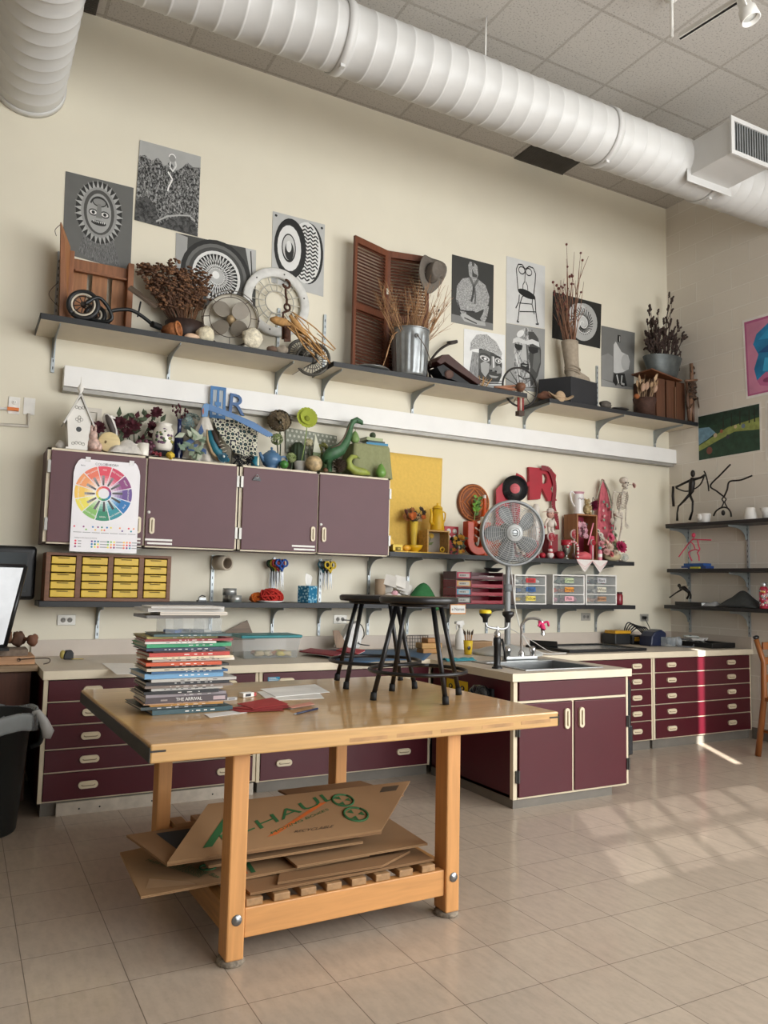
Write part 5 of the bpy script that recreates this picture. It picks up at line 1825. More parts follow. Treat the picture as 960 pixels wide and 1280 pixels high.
MB().lathe([(0, 0), (.032, 0), (.034, .006), (.034, .16), (.03, .19), (.015, .215), (.0135, .30), (.017, .302), (.017, .312), (.012, .312), (.011, .22), (0, .2)], mat('14204e', .08, coat=.3), n=26).build('glass', t)
m, tips = MB(), []
twigs(m, (0, 0, .28), 9, .13, .6, mat('3a2226', .8), .0025, (0, 0), 4, 2, rr, .15, .006, tips)
m.build('dried_stems', t)
m = MB()
for p, d in tips:
 m.ell(p, (.007, .007, .011), DR, 6)
m.build('dark_buds', t)
k = PL(3.465, ZT, 237, 560)
t = thing('pale_hydrangea', 'pale blue-green dried hydrangea head right of the blue bottle', 'flower', k.o)
MB().curve([(0, 0, 0), (.005, 0, .1), k(239, 536)], .005, DRL, 6).build('stem', t)
m = MB()
for i in range(60):
 e = V((rr.gauss(0, 1), rr.gauss(0, 1), rr.gauss(0, 1))).normalized()
 bloom(m, k(238, 527) + V((e.x * .075, e.y * .05, e.z * .06)), .02, mat(rr.choice(['8fa7a6', '7d9596', 'a9bab5']), .8), e, 4, 1, .3)
m.build('florets', t)
k = PL(3.30, ZT, 246, 566)
t = thing('leaf_spray', 'grey-green artificial leaf spray in front of the pale draped cloth', 'leaves', k.o)
m = MB()
for i in range(26):
 x, y = rr.uniform(228, 256), rr.uniform(540, 572)
 leaf(m, k(x, y, -.04, .03), (rr.uniform(-1, 1), rr.uniform(-.6, .1), rr.uniform(-.6, .8)), rr.uniform(.06, .1), .02, mat(rr.choice(['8b9a82', '6f8570', '3f5a86', 'a8b09a']), .6))
m.build('leaves', t)
MB().curve([(0, 0, 0), k(244, 556, -.03), k(232, 543, -.03)], .004, DRL, 6).build('stem', t)
k = PL(3.33, ZT, 258, 572)
m = MB()
pk = k(259, 520)
def drape(u_, v_):
 a = -PI * 1.02 + (PI * 1.04) * u_
 r = (.022 + .125 * v_ ** 1.1) * (1 + .13 * v_ * math.sin(9 * u_ * PI))
 return (pk.x * (1 - v_) - .01 * v_ + r * math.cos(a), .05 + r * math.sin(a) * .8, .004 + pk.z * (1 - v_ ** 1.2))
m.sheet(drape, 40, 14, cloth('d5cfc4', .06))
one(m, 'draped_cloth', 'pale linen cloth draped in a tall cone under the blue letter H', 'cloth', loc=k.o, solid=.004)
k = PL(3.24, ZT, 270, 575)
t = thing('teal_shoe', 'teal and tan shoe stood on its toe beside the honeycomb cloth', 'shoe', k.o)
m = MB().tube([k(262, 538), k(265, 550), k(270, 562), k(278, 572, 0, .03), k(286, 577, 0, .022)], [.018, .03, .032, .03, .012], mat('1f6f84', .5), 14)
m.build('upper', t)
m = MB().tube([k(259, 537, -.0), k(260, 551, -.0), k(265, 565, -.0, .02), k(274, 577, .0, .014)], [.008, .012, .013, .01], mat('b39b78', .6), 10)
m.build('sole', t)
m = MB().tube([k(266, 538, -.022), k(270, 549, -.03), k(276, 560, -.03)], [.012, .016, .01], mat('3b2d26', .7), 10)
m.build('opening', t)
m = MB()
for i in range(4):
 p = k(271 + i * 2.4, 553 + i * 4, -.038)
 m.tube([p, p + V((.03, -.004, .012))], .0028, mat('c9bfae', .7), 5)
m.build('laces', t)
m = MB()
bloom(m, V((0, 0, .035)), .04, mat('1c5064', .6), (0, -1, .3), 12, 3, .3)
m.ell((0, -.02, .04), (.009, .006, .009), mat('c9d3d4', .3), 8)
one(m, 'teal_rosette', 'round teal rosette at the toe of the teal shoe', 'rosette', loc=PL(3.225 - .05, ZT, 280, 578).o + V((0, .03, 0)))
HC = bpy.data.materials.new('honeycomb_cloth')
HC.use_nodes = True
N, L = HC.node_tree.nodes, HC.node_tree.links
b = N['Principled BSDF']
b.inputs['Roughness'].default_value = .85
tc, vo, rp = N.new('ShaderNodeTexCoord'), N.new('ShaderNodeTexVoronoi'), N.new('ShaderNodeValToRGB')
vo.inputs['Scale'].default_value = 30
vo.inputs['Randomness'].default_value = .12
rp.color_ramp.interpolation = 'CONSTANT'
for p_, c_ in ((.0, (.05, .1, .1)), (.22, (.012, .015, .025)), (.36, (.02, .05, .03)), (.42, (.62, .6, .48)), (.62, (.03, .03, .05))):
 e = rp.color_ramp.elements.new(p_) if p_ not in (0.,) else rp.color_ramp.elements[0]
 e.color = c_ + (1,)
rp.color_ramp.elements.remove(rp.color_ramp.elements[-1])
L.new(tc.outputs['Object'], vo.inputs['Vector'])
L.new(vo.outputs['Distance'], rp.inputs[0])
L.new(rp.outputs[0], b.inputs['Base Color'])
k = PL(3.33, ZT, 295, 575)
m = MB()
c4 = [k(265, 522, .05), k(322, 530, .05), k(320, 573, -.03, .01), k(294, 567, -.03, .03)]
def hc(u_, v_):
 p = c4[0] * (1 - u_) * (1 - v_) + c4[1] * u_ * (1 - v_) + c4[2] * u_ * v_ + c4[3] * (1 - u_) * v_
 return p + V((-.02 * math.sin(PI * v_) * (1 - u_), .012 * math.sin(10 * u_ + 3 * v_), 0))
m.sheet(hc, 24, 14, HC)
one(m, 'honeycomb_cloth', 'cloth with a dark honeycomb print hanging right of the teal shoe', 'cloth', loc=k.o, solid=.004)
BL, BL2 = mat('2d6aa0', .45), mat('9fc0d8', .5)
k = PL(3.41, ZT, 271, 560)
a, b_ = k(261.5, 522), k(281, 523)
a1, b1 = k(260.5, 482), k(281.5, 485)
t = thing('letter_h', 'blue block letter H with white stripes, propped above the cabinet', 'letter', k.o)
w, z0, z1 = b_.x - a.x, a.z, a1.z
m = MB()
bs = .006
m.bb((a.x, 0, z0), (b_.x, .018, z1), mat('dcdcd8', .5))
m.build('back_board', t)
m = MB()
for p, q in (((0, 0), (.17, 1)), ((.83, 0), (1, 1)), ((.17, .9), (.83, 1)), ((.17, 0), (.83, .1)), ((.42, .52), (.58, .9)), ((.42, .1), (.58, .4)), ((.3, .40), (.7, .52))):
 m.bb((a.x + w * p[0], -.008, z0 + (z1 - z0) * p[1]), (a.x + w * q[0], .0, z0 + (z1 - z0) * q[1]), BL)
m.build('blue_outline', t)
m = MB()
for x in (.23, .29, .35, .65, .71, .77):
 m.bb((a.x + w * x - .002, -.003, z0 + .02), (a.x + w * x + .002, 0, z1 - .02), mat('a9b3ba', .5))
m.build('ridge', t)
m = MB().bb((a.x + w * .3, .0, 0), (a.x + w * .7, .016, z0), mat('8a8578', .7))
m.build('prop_block', t)
k = PL(3.42, ZT, 295, 560)
t = thing('letter_r', 'dark blue serif letter R leaning beside the blue letter H', 'letter', k.o)
p0, p1 = k(284, 520), k(284, 494)
m = MB().text('R', (p1.z - p0.z) * 1.42, mat('2b5689', .45), k(295, 507), (1, 0, -.06), (.06, 0, 1), .01, sx=1.05)
m.build('letter_body', t)
MB().bb((-.03, .0, 0), (.03, .015, p0.z + .02), mat('8a8578', .7)).build('prop_block', t)
k = PL(3.27, ZT, 296, 560)
t = thing('blue_saw', 'blue painted hand saw lying across the honeycomb cloth', 'saw', k.o)
m = MB()
top = [(254, 506), (258, 504), (290, 516), (318, 528), (340, 542)]
bot = [(341, 545), (334, 546), (318, 537), (290, 523), (258, 512)]
pts = [k(x, y) for x, y in top] + [k(x, y) for x, y in bot]
m.slab(pts, .006, mat('3f6b9c', .45))
for i in range(9):
 p = k(318 + i * 2.6, 537.5 + i * 1.1)
 m.slab([p, p + V((.008, 0, -.002)), p + V((.003, 0, -.012))], .004, mat('2b4a70', .5))
m.build('saw_blade', t)
m = MB().slab([k(x, y, -.004) for x, y in ((252, 511), (255, 505), (261, 506), (259, 521), (252, 521))], .02, mat('5382b0', .45))
m.slab([k(x, y, -.012) for x, y in ((252.5, 513), (254.5, 509), (255, 516), (253.5, 519))], .006, mat('a2573a', .6))
m.build('saw_handle', t)
k = PL(3.22, ZT, 306, 578)
m = MB()
for i in range(30):
 p = V((rr.uniform(-.07, .07), rr.uniform(-.008, .05), .012 + rr.uniform(0, .05)))
 m.torus(p, (rr.uniform(-1, 1), rr.uniform(-1, 1), rr.uniform(-1, 1)), .016, .0035, mat('16171b', .7), 10, 4)
one(m, 'black_lace', 'heap of black lace at the cabinet edge under the honeycomb cloth', 'lace', loc=k.o)
k = PL(3.25, ZT, 319, 579)
t = thing('teal_cup', 'small teal cup with a pale stripe beside the blue teapot', 'cup', k.o)
MB().lathe([(0, 0), (.028, 0), (.031, .003), (.031, .07), (.027, .07), (.026, .008), (0, .006)], mat('1e7286', .3), n=22).build('cup_body', t)
MB().bb((.006, -.0325, .004), (.018, -.0275, .068), mat('d9d2b5', .5)).build('stripe', t)
k = PL(3.31, ZT, 339, 582)
t = thing('teapot', 'round slate blue teapot beside the green apple', 'teapot', k.o)
TB = mat('4f7396', .25, var=.05)
MB().lathe([(0, 0), (.042, 0), (.045, .008), (.038, .014), (.062, .03), (.075, .065), (.068, .1), (.045, .122), (.03, .126), (0, .128)], TB, n=32).build('pot_body', t)
MB().lathe([(.034, .124), (.03, .134), (.01, .142), (.006, .148), (.011, .158), (0, .166)], TB, n=20).build('lid', t)
MB().tube([(-.06, -.01, .055), (-.085, -.015, .085), (-.098, -.018, .115)], [.02, .014, .009], TB, 10).build('spout', t)
MB().torus((.093, -.006, .075), (.1, 1, 0), .026, .0075, TB, 22, 8).build('handle', t)
GA, GD, GL, GO = mat('3f7a35', .35, var=.15), mat('2f4a33', .6, var=.2), mat('8aa05a', .6, var=.2), mat('6d7a4a', .8, sc=40, var=.3)
def hydr(name, label, px, py, y, R_, cols, base=None, rr_=random.Random(61), n=70, parts='flower'):
 k_ = PL(y, ZT, px, 578)
 t_ = thing(name, label, 'flower', k_.o)
 c_ = k_(px, py)
 MB().curve([(0, 0, 0), (.006, 0, c_.z * .5), c_], .005, DRL, 6).build('stem', t_)
 m_ = MB()
 for i in range(n):
  e_ = V((rr_.gauss(0, 1), rr_.gauss(0, 1), rr_.gauss(0, 1))).normalized()
  bloom(m_, c_ + V((e_.x * R_, e_.y * R_ * .7, e_.z * R_ * .9)), R_ * .34, mat(rr_.choice(cols), .85), e_, 4, 1, .3)
 m_.build('florets', t_)
 return t_
hydr('dried_hydrangea', 'big brown dried hydrangea head standing behind the blue teapot', 349, 526, 3.40, .086, ['6d5e4a', '7f7054', '5a4e3e'], n=120)
hydr('green_hydrangea', 'greenish lacy dried flower head just above the blue teapot', 346, 549, 3.33, .045, ['7a8a55', '93a06a', '58683f'])
lump('green_apple', 'shiny green apple between the blue teapot and the melon', 'apple', 355, 578, 3.23, ZT, .034, GA, (1, 1, .92), .04)
hydr('small_hydrangea', 'small green dried hydrangea right behind the green apple', 364, 572, 3.3, .04, ['86985c', '6c7d48', 'a1ad78'])
k = PL(3.36, ZT, 376, 580)
t = thing('white_pot', 'small white pot mostly hidden behind the melon, holding a green daisy', 'pot', k.o)
MB().lathe([(0, 0), (.04, 0), (.055, .085), (.05, .085), (.036, .01), (0, .008)], mat('d5d2cb', .35), n=24).build('pot_body', t)
m = MB().curve([(0, 0, .06), (.02, -.01, .2), k(384, 532, -.02)], .004, GL, 6)
m.build('stem', t)
m = MB()
bloom(m, k(384, 522, -.02), .082, mat('9aa52f', .7), (-.1, -1, .15), 18, 2, .18)
m.ell(k(384, 523, -.035), (.022, .012, .022), mat('7d8527', .8), 12)
m.build('daisy_head', t)
k = PL(3.45, ZT, 372, 575)
t = thing('ribbed_cactus', 'dark green ribbed artificial cactus behind the white pot', 'cactus', k.o)
m = MB()
n = 40
vs = []
pr = [(0, 0), (.045, .0), (.05, .08), (.052, .17), (.045, .22), (.025, .245), (0, .25)]
for r, z in pr:
 for j in range(n):
  a = 2 * PI * j / n
  f = r * (1 + .1 * math.cos(10 * a))
  vs.append((f * math.cos(a), f * math.sin(a), z))
m.raw(vs, [(i * n + j, i * n + (j + 1) % n, (i + 1) * n + (j + 1) % n, (i + 1) * n + j) for i in range(len(pr) - 1) for j in range(n)], mat('30402a', .7, var=.2), True)
m.build('cactus_body', t)
hydr('cream_flower_spike', 'cream dried flower spike between the cactus and the dotted board', 386, 553, 3.36, .032, ['b8b08a', 'a39a72', 'cfc8a8'])
a = Art(at(357, 534, y=3.52), at(421, 545, y=3.52), at(421, 572, y=3.52), at(357, 566, y=3.52), (0, -1, 0), mat('8a8d7e', .7))
for i in range(12):
 for j in range(5):
  a.ell(.04 + i * .084 + (j % 2) * .04, .1 + j * .2, .022, .055, mat('c9c9bb', .7), 1, 12)
o = a.done('dotted_board', 'grey-green board with white dots standing behind the green things', 'board')
k = PL(3.40, ZT, 397, 575)
m = MB().slab([k(391, 566), k(401, 566), k(394, 542)], .01, mat('c8c8b4', .6))
m.tube([(k(396, 566)).copy(), k(394, 542)], .003, DRL, 5)
m.box((k(396, 566).x, 0, k(396, 566).z / 2), (.07, .03, k(396, 566).z), mat('6d7a55', .7))
one(m, 'toy_sailboat', 'tiny toy sailboat with a pale triangular sail', 'toy', loc=k.o)
k = PL(3.25, ZT, 392, 588)
t = thing('striped_melon', 'round cream melon with dark green streaks', 'melon', k.o)
MB().ell((0, 0, .062), (.066, .06, .0615), mat('b09a74', .5, sc=24, var=.6), 24).build('rind', t)
MB().tube([(.03, -.01, .118), (.036, -.012, .128)], .006, GO, 6).build('stalk', t)
k = PL(3.44, ZT, 402, 585)
t = thing('seed_cluster', 'olive seed cluster behind the striped melon', 'seed head', k.o)
m = MB()
for i in range(46):
 e = V((rr.gauss(0, 1), rr.gauss(0, 1), rr.gauss(0, 1))).normalized()
 m.ell(k(402, 562) + V((e.x * .05, e.y * .03, e.z * .05)), .0125, mat(rr.choice(['7d7a35', '8d8a48', '5f6030']), .6), 7, k=5)
m.build('seeds', t)
MB().curve([(0, 0, 0), (0, 0, .05), k(402, 562)], .005, GO, 6).build('stem', t)
def pear(label, px, py, y, z, s, m_=None, rz=0., tilt=0.):
 o_ = V((at(px, py, y=y).x, y, z))
 t_ = thing('pear', label, 'pear', o_)
 R3 = eul(0, tilt, 0)
 up = .0 if not tilt else .012 * s * 10
 MB().lathe([(0, 0), (.022 * s, .003 * s), (.036 * s, .022 * s), (.036 * s, .042 * s), (.024 * s, .07 * s), (.014 * s, .088 * s), (.007 * s, .095 * s), (0, .096 * s)], m_ or mat('7d9a5c', .4, var=.2), n=22, rot=R3, c=(0, 0, up)).build('fruit', t_)
 MB().tube([R3 @ V((0, 0, .093 * s)) + V((0, 0, up)), R3 @ V((.003, 0, .112 * s)) + V((0, 0, up))], .0022, GO, 5).build('stalk', t_)
pear('grey-green pear standing at the back beside the green dinosaur', 406, 565, 3.49, ZT, 1.3, mat('6f8a5c', .5, var=.25))
k = PL(3.33, ZT, 418, 588)
t = thing('dinosaur_toy', 'green long-necked toy dinosaur with a brown back stripe', 'toy', k.o)
DG = mat('3a6240', .5, sc=25, var=.3)
m = MB().tube([k(404, 578, .02), k(409, 572, .01), k(416, 566), k(425, 562), k(432, 553), k(436, 543), k(438, 533), k(441, 527), k(446, 525), k(452, 528), k(453, 531)],
              [.02, .045, .058, .05, .036, .028, .023, .022, .025, .018, .008], DG, 16)
for dx, dz in ((412, 0), (424, 0)):
 p = k(dx, 575, -.03)
 m.tube([p, V((p.x, -.035, .03)), V((p.x - .01, -.045, .012))], [.026, .02, .02], DG, 10)
m.build('dinosaur_body', t)
m = MB().tube([k(414, 560, -.048), k(424, 556, -.045), k(430, 547, -.034), k(434.5, 537, -.026), k(438, 528, -.024)], [.004, .008, .007, .006, .003], mat('5c4a3c', .6), 6)
m.build('back_stripe', t)
MB().ell(k(447, 526, -.024), (.005, .003, .005), BLACK, 8).build('eye', t)
lump('walnut', 'small brown walnut in front of the dinosaur toy', 'nut', 407, 587, 3.225, ZT, .018, mat('6b4a32', .7, bump=.4))
k = PL(3.245, ZT, 424, 591)
t = thing('pine_cone', 'dark brown open pine cone left of the yellow-green squash', 'pine cone', k.o)
m = MB()
for r_ in range(8):
 z = .012 + r_ * .013
 w = .05 * math.sin(PI * (r_ + 1.2) / 9.4)
 for j in range(11):
  a = 2 * PI * (j + r_ * .5) / 11
  leaf(m, (w * .4 * math.cos(a), w * .4 * math.sin(a), z), (math.cos(a), math.sin(a), .35), w * .95 + .012, .012, mat('54463a' if (j + r_) % 2 else '6a5a49', .8), (0, 0, 1))
m.ell((0, 0, .055), (.02, .02, .05), mat('40342a', .8), 8)
m.build('scales', t)
k = PL(3.225, ZT, 450, 594)
t = thing('crookneck_squash', 'curved yellow-green crookneck squash at the cabinet edge', 'squash', k.o)
m = MB().tube([k(462, 592, 0, .02), k(454, 590, 0, .03), k(444, 589, 0, .034), k(437, 583, 0, .04), k(436, 576), k(440, 571), k(446, 571)], [.012, .03, .034, .03, .023, .018, .012], mat('8f9a45', .5, sc=20, var=.2, bump=.2), 16)
m.build('flesh', t)
MB().tube([k(446, 571), k(450, 573)], [.009, .006], GO, 8).build('stalk', t)
lump('lime', 'small green lime inside the curve of the squash', 'fruit', 447, 583, 3.29, ZT, .024, GA, (1.15, 1, .9), .05)
x0, x1 = at(441, 556, y=3.34).x, at(484, 560, y=3.34).x
zt = at(460, 556, y=3.34).z - ZT
t = thing('draped_box', 'box draped in sage green cloth at the right end of the wall cabinets', 'box', ((x0 + x1) / 2, 3.40, ZT))
hw = (x1 - x0) / 2
m = MB()
def dr(u_, v_):
 a = 2 * PI * u_
 c_, s_ = math.cos(a), math.sin(a)
 f = 1 / max(abs(c_), abs(s_))
 if v_ < .3:
  return (hw * c_ * f * v_ / .3, .09 * s_ * f * v_ / .3, zt)
 q_ = (v_ - .3) / .7
 g_ = 1 + .12 * q_ + .06 * q_ * math.sin(14 * a)
 return (hw * c_ * f * g_ * (1 if c_ < 0 else 1 - .0 * q_), .09 * s_ * f * g_, zt * (1 - q_) + .003)
m.sheet(dr, 64, 14, cloth('8c8f68', .06))
m.build('drape', t, solid=.003)
zb = ZT + zt + .0025
for i, (h_, c_, l_, x_, w_) in enumerate(((.02, '2f7fa6', 'bright blue book, lowest of the three on the draped box', .03, .19), (.014, '2a3d3c', 'thin dark teal book in the middle of the three on the draped box', .02, .15), (.024, '9aa57a', 'pale green book, topmost of the three on the draped box', .0, .15))):
 o_ = V((at(466, 548, y=3.36).x + x_, 3.39, zb))
 t = thing('book', l_, 'book', o_, -.05 + .06 * i, 'books on the draped box')
 m = MB().bb((-w_ / 2, -.06, 0), (w_ / 2, .06, .002), mat(c_, .5))
 m.bb((-w_ / 2, -.06, h_ - .002), (w_ / 2, .06, h_), mat(c_, .5))
 m.bb((-w_ / 2, -.06, .002), (w_ / 2, -.058, h_ - .002), mat(c_, .5))
 m.build('cover', t)
 MB().bb((-w_ / 2 + .004, -.057, .0025), (w_ / 2 - .004, .056, h_ - .0025), PAPER).build('page_block', t)
 zb += h_ + .0005
m = MB().ell((0, 0, .026), .026, mat('3c4a30', .7, sc=40, var=.3, bump=.3), 18)
one(m, 'moss_ball', 'small dark green ball on top of the three books', 'ball', loc=(at(466, 540, y=3.38).x, 3.38, zb + .0))
pear('green pear standing on the left end of the draped box', 443.5, 556, 3.345, ZT + zt + .002, 1.0)
pear('green pear at the cabinet edge in front of the draped box', 476, 596, 3.24, ZT, 1.15, mat('6f9a48', .35, var=.15))
m = MB()
def gcl(u_, v_):
 return (-.25 + .5 * u_, -.03 + .1 * v_ - .02 * math.sin(8 * u_), .003 + .006 * math.sin(13 * u_) ** 2 - (0 if v_ > .25 else 0))
m.sheet(gcl, 24, 6, cloth('8a9068'))
one(m, 'green_runner', 'flat olive green cloth under the pine cone and squash', 'cloth', loc=(at(425, 590, y=3.25).x, 3.25, ZT))
ya, yb_ = at(484, 565, y=YB - .012), at(553, 573, y=YB - .012)
m = MB()
zb = at(545, 662, y=YB - .012).z
W_ = yb_.x - ya.x
def yc_(u_, v_):
 x = ya.x + W_ * u_ * (1 - .03 * v_)
 return (x, YB - .012 - .006 * (1 + math.sin(9 * u_ + 5 * v_)) * v_, ya.z + (yb_.z - ya.z) * u_ - (ya.z - MZ - .012) * v_)
m.sheet(yc_, 20, 16, cloth('dfb95c', .04))
one(m, 'yellow_cloth', 'plain yellow cloth pinned to the wall behind the yellow objects', 'cloth', solid=.002)
ZM = MZ + .003
YL, YL2, YL3 = mat('dcae1e', .45), mat('e8c64a', .5), mat('caa226', .5)
RD, RD2, RD3 = mat('a3182a', .45), mat('7d1522', .5), mat('c23a45', .5)
PK, PK2, PK3 = mat('d4566f', .5), mat('e08a9a', .55), mat('c4304f', .5)
rr = random.Random(71)
m = MB().bb((0, 0, 0), (at(532, 690, y=3.3).x - at(487, 690, y=3.3).x, .13, .008), YL)
one(m, 'yellow_board', 'thin yellow board under the lemon and bowl', 'board', loc=(at(487, 690, y=3.3).x + .02, 3.25, ZM))
ZY = ZM + .0085
k = PL(3.28, ZY, 494, 688)
m = MB().bb((-.035, -.025, 0), (.055, .04, .05), YL2)
one(m, 'yellow_block', 'pale yellow block at the left end of the middle shelf', 'block', loc=k.o, bevel=.004)
k = PL(3.36, ZY, 491, 688)
m = MB().prism([(-.035, 0), (.045, 0), (-.03, .12)], .03, YL, (0, .015, 0))
one(m, 'yellow_wedge', 'yellow triangular wedge standing behind the pale yellow block', 'wedge', loc=k.o, bevel=.003)
k = PL(3.275, ZY, 508, 689)
m = MB()
m.ell((0, 0, .026), (.036, .027, .026), mat('e2a52e', .45, var=.08, sc=40, bump=.15), 18)
m.ell((.036, 0, .027), (.008, .006, .006), mat('c98d25', .5), 8)
one(m, 'lemon', 'lemon lying in front of the yellow bowl', 'lemon', loc=k.o)
k = PL(3.33, ZY, 518, 689)
m = MB().lathe([(0, 0), (.03, 0), (.032, .006), (.055, .025), (.068, .055), (.064, .055), (.05, .026), (0, .012)], YL, n=32)
one(m, 'yellow_bowl', 'glossy yellow bowl next to the lemon', 'bowl', loc=k.o)
m = MB()
m.lathe([(0, 0), (.025, 0), (.025, .028), (0, .028)], mat('b09a52', .4, .5), n=20)
one(m, 'small_tin', 'small round brass tin by the pale yellow block at the shelf end', 'tin', loc=V((at(503, 688, y=3.3).x - .01, 3.265, ZY)) + V((-.055, -.005, 0)))
k = PL(3.44, ZM, 517, 685)
t = thing('yellow_vase', 'tall yellow flared vase of orange and dark flowers', 'vase', k.o)
top = k(517, 652).z
MB().lathe([(0, 0), (.03, 0), (.022, .02), (.024, top * .4), (.034, top), (.03, top), (.02, top * .4), (0, .03)], YL2, n=24).build('vase_body', t)
m = MB()
m_, cols = MB(), ['c2662e', '3a2d22', '8f5a2c', '5f2f2a', 'b99a72']
for i in range(26):
 x, y = rr.uniform(506, 530), rr.uniform(636, 652)
 p = k(x, y, rr.uniform(-.05, .03))
 m.curve([(0, 0, top - .03), (p.x * .4, p.y * .5, top + .02), p], .0022, mat('4a5236', .8), 4, 3)
 bloom(m_, p, rr.uniform(.02, .034), mat(cols[i % 5], .8), (rr.uniform(-.6, .6), -1, .5), 7, 2, .5)
m.build('stems', t)
m_.build('blossoms', t)
k = PL(3.31, ZM, 546, 692)
a, b = k(532.5, 692), k(560, 693)
h = k(546, 663).z
t = thing('shadow_box', 'small open-fronted pale wooden box under the yellow coffee pot', 'box', k.o)
WB = wood('c49a58', 0)
m = MB()
for p, q in (((a.x, 0), (a.x + .012, h)), ((b.x - .012, 0), (b.x, h)), ((a.x + .012, 0), (b.x - .012, .012)), ((a.x + .012, h - .012), (b.x - .012, h))):
 m.bb((p[0], -.02, p[1]), (q[0], .12, q[1]), WB)
m.build('box_frame', t, bevel=.0015)
MB().bb((a.x + .012, .112, .012), (b.x - .012, .119, h - .012), mat('a59d92', .7)).build('back_panel', t)
m = MB().torus((b.x - .045, -.0, .04), (.1, 1, 0), .018, .007, mat('c9a22c', .35, .5), 18, 8)
one(m, 'gold_ring', 'gold ring standing inside the pale wooden box', 'ring', loc=k.o + V((0, .02, -.0)))
bpy.data.objects['gold_ring'].location.z = ZM + .012 - .04 + .0255
m = MB()
m.curve([(0, 0, 0), (.01, 0, .07), (.03, 0, .13)], .003, GO, 5)
bloom(m, (.03, -.005, .135), .025, mat('c9a23a', .7), (0, -1, .2), 8, 2, .3)
for s in (-1, 1):
 leaf(m, (.008, 0, .06), (s, -.3, .6), .05, .012, GO)
one(m, 'small_flower', 'single small yellow flower leaning inside the pale wooden box', 'flower', loc=k.o + V((a.x + .04, .04, .013)))
zb = ZM + h + .0005
k = PL(3.36, zb, 546.5, 662)
t = thing('coffee_pot', 'tall yellow enamel coffee pot on the pale wooden box', 'coffee pot', k.o)
hp = k(546, 636).z
MB().lathe([(0, 0), (.058, 0), (.06, .008), (.05, hp * .6), (.042, hp - .004), (0, hp)], YL, n=30).build('pot_body', t)
MB().lathe([(.044, hp), (.044, hp + .006), (.03, hp + .022), (.008, hp + .03), (.007, hp + .036), (.011, hp + .044), (0, hp + .05)], YL, n=24).build('lid', t)
MB().tube([(-.05, -.015, .045), (-.075, -.02, .07), (-.068, -.02, .13), (-.078, -.02, hp - .005)], [.016, .016, .011, .009], YL, 10).build('spout', t)
MB().curve([(.042, .01, hp - .02), (.085, .015, hp - .03), (.08, .015, hp * .5), (.05, .01, hp * .3)], .006, YL, 8).build('handle', t)
k = PL(3.42, ZM, 564, 690)
a = k(555.5, 680)
b = k(573, 676)
zt = k(564, 658).z
t = thing('red_card_box', 'red box with white round dots behind the dark yellow flowers', 'box', k.o)
MB().bb((a.x, 0, 0), (b.x, .05, zt), mat('b5303a', .5)).build('box_body', t, bevel=.002)
for i in range(2):
 for j in range(2):
  MB().lathe([(0, .001), (.022, .001), (.022, 0)], PAPER, c=(a.x + (b.x - a.x) * (.3 + .42 * i), 0, zt - .04 - .055 * j), n=16, rot=Matrix.Rotation(PI / 2, 3, 'X')).build('white_dot', t)
k = PL(3.31, ZM, 571, 693)
t = thing('dark_posy', 'low posy of dark green leaves and mustard flowers by the wooden box', 'flowers', k.o)
m, m_ = MB(), MB()
for i in range(34):
 p = k(rr.uniform(562, 580), rr.uniform(672, 692), rr.uniform(-.05, .04), .012)
 leaf(m, p, (rr.uniform(-1, 1), rr.uniform(-.6, .2), rr.uniform(-.3, .9)), .05, .014, mat(rr.choice(['2f3a2a', '23281f', '4a5236']), .7))
for i in range(12):
 p = k(rr.uniform(567, 579), rr.uniform(670, 690), -.06, .02)
 bloom(m_, p, .02, mat(rr.choice(['c28a1e', 'd0a030', 'a8691c']), .7), (rr.uniform(-.5, .5), -1, .4), 7, 2, .5)
m.build('leaves', t)
m_.build('blossoms', t)
c = at(592, 628.5, y=3.515)
k = PL(3.49, ZM, 592, 692)
R_ = (c - at(592, 605, y=3.515)).length * -1
R_ = abs(at(592, 605, y=3.515).z - c.z)
t = thing('round_plaque', 'large round terracotta plaque with a carved square pattern', 'plaque', V((c.x, 3.515, c.z)))
TC, TC2 = mat('7a4426', .65, var=.15), mat('b56a35', .6, var=.12)
MB().lathe([(0, -.012), (R_, -.012), (R_, .004), (R_ - .006, .01), (0, .01)], TC, n=44, rot=facing((0, -1, 0))).build('disc', t)
m = MB()
n0 = (0, -1, 0)
m.torus((0, -.011, 0), n0, R_ * .93, .006, TC2, 40, 6)
m.torus((0, -.011, 0), n0, R_ * .78, .005, TC2, 40, 6)
for r_, w_ in ((.74, .012), (.5, .016), (.22, .012)):
 P4 = [V((R_ * r_ * math.cos(a_ + (PI / 4 if r_ < .3 else 0)), -.011, R_ * r_ * math.sin(a_ + (PI / 4 if r_ < .3 else 0)))) for a_ in (0, PI / 2, PI, 3 * PI / 2)]
 for i in range(4):
  m.tube([P4[i], P4[(i + 1) % 4]], w_ * .6, TC2, 5)
for i in range(12):
 a_ = i * PI / 6
 m.tube([(R_ * .8 * math.cos(a_), -.011, R_ * .8 * math.sin(a_)), (R_ * .91 * math.cos(a_), -.011, R_ * .91 * math.sin(a_))], .004, TC2, 5)
m.build('carved_relief', t)
k = PL(3.455, ZM, 597, 692)
t = thing('green_sprig', 'green leafy sprig in front of the round terracotta plaque', 'leaves', k.o)
m = MB()
m.curve([(0, 0, 0), k(593, 660), k(594, 640), k(598, 622)], .004, GL, 6)
m.build('stem', t)
m = MB()
for i in range(18):
 y = rr.uniform(620, 645)
 leaf(m, k(594 + (640 - y) * .15, y), (rr.uniform(-1, 1), rr.uniform(-.5, .0), rr.uniform(-.2, .8)), rr.uniform(.04, .07), .016, mat(rr.choice(['5f8a2f', '6d9a3a', '4a6f28']), .6))
m.build('leaves', t)
k = PL(3.41, ZM, 605, 692)
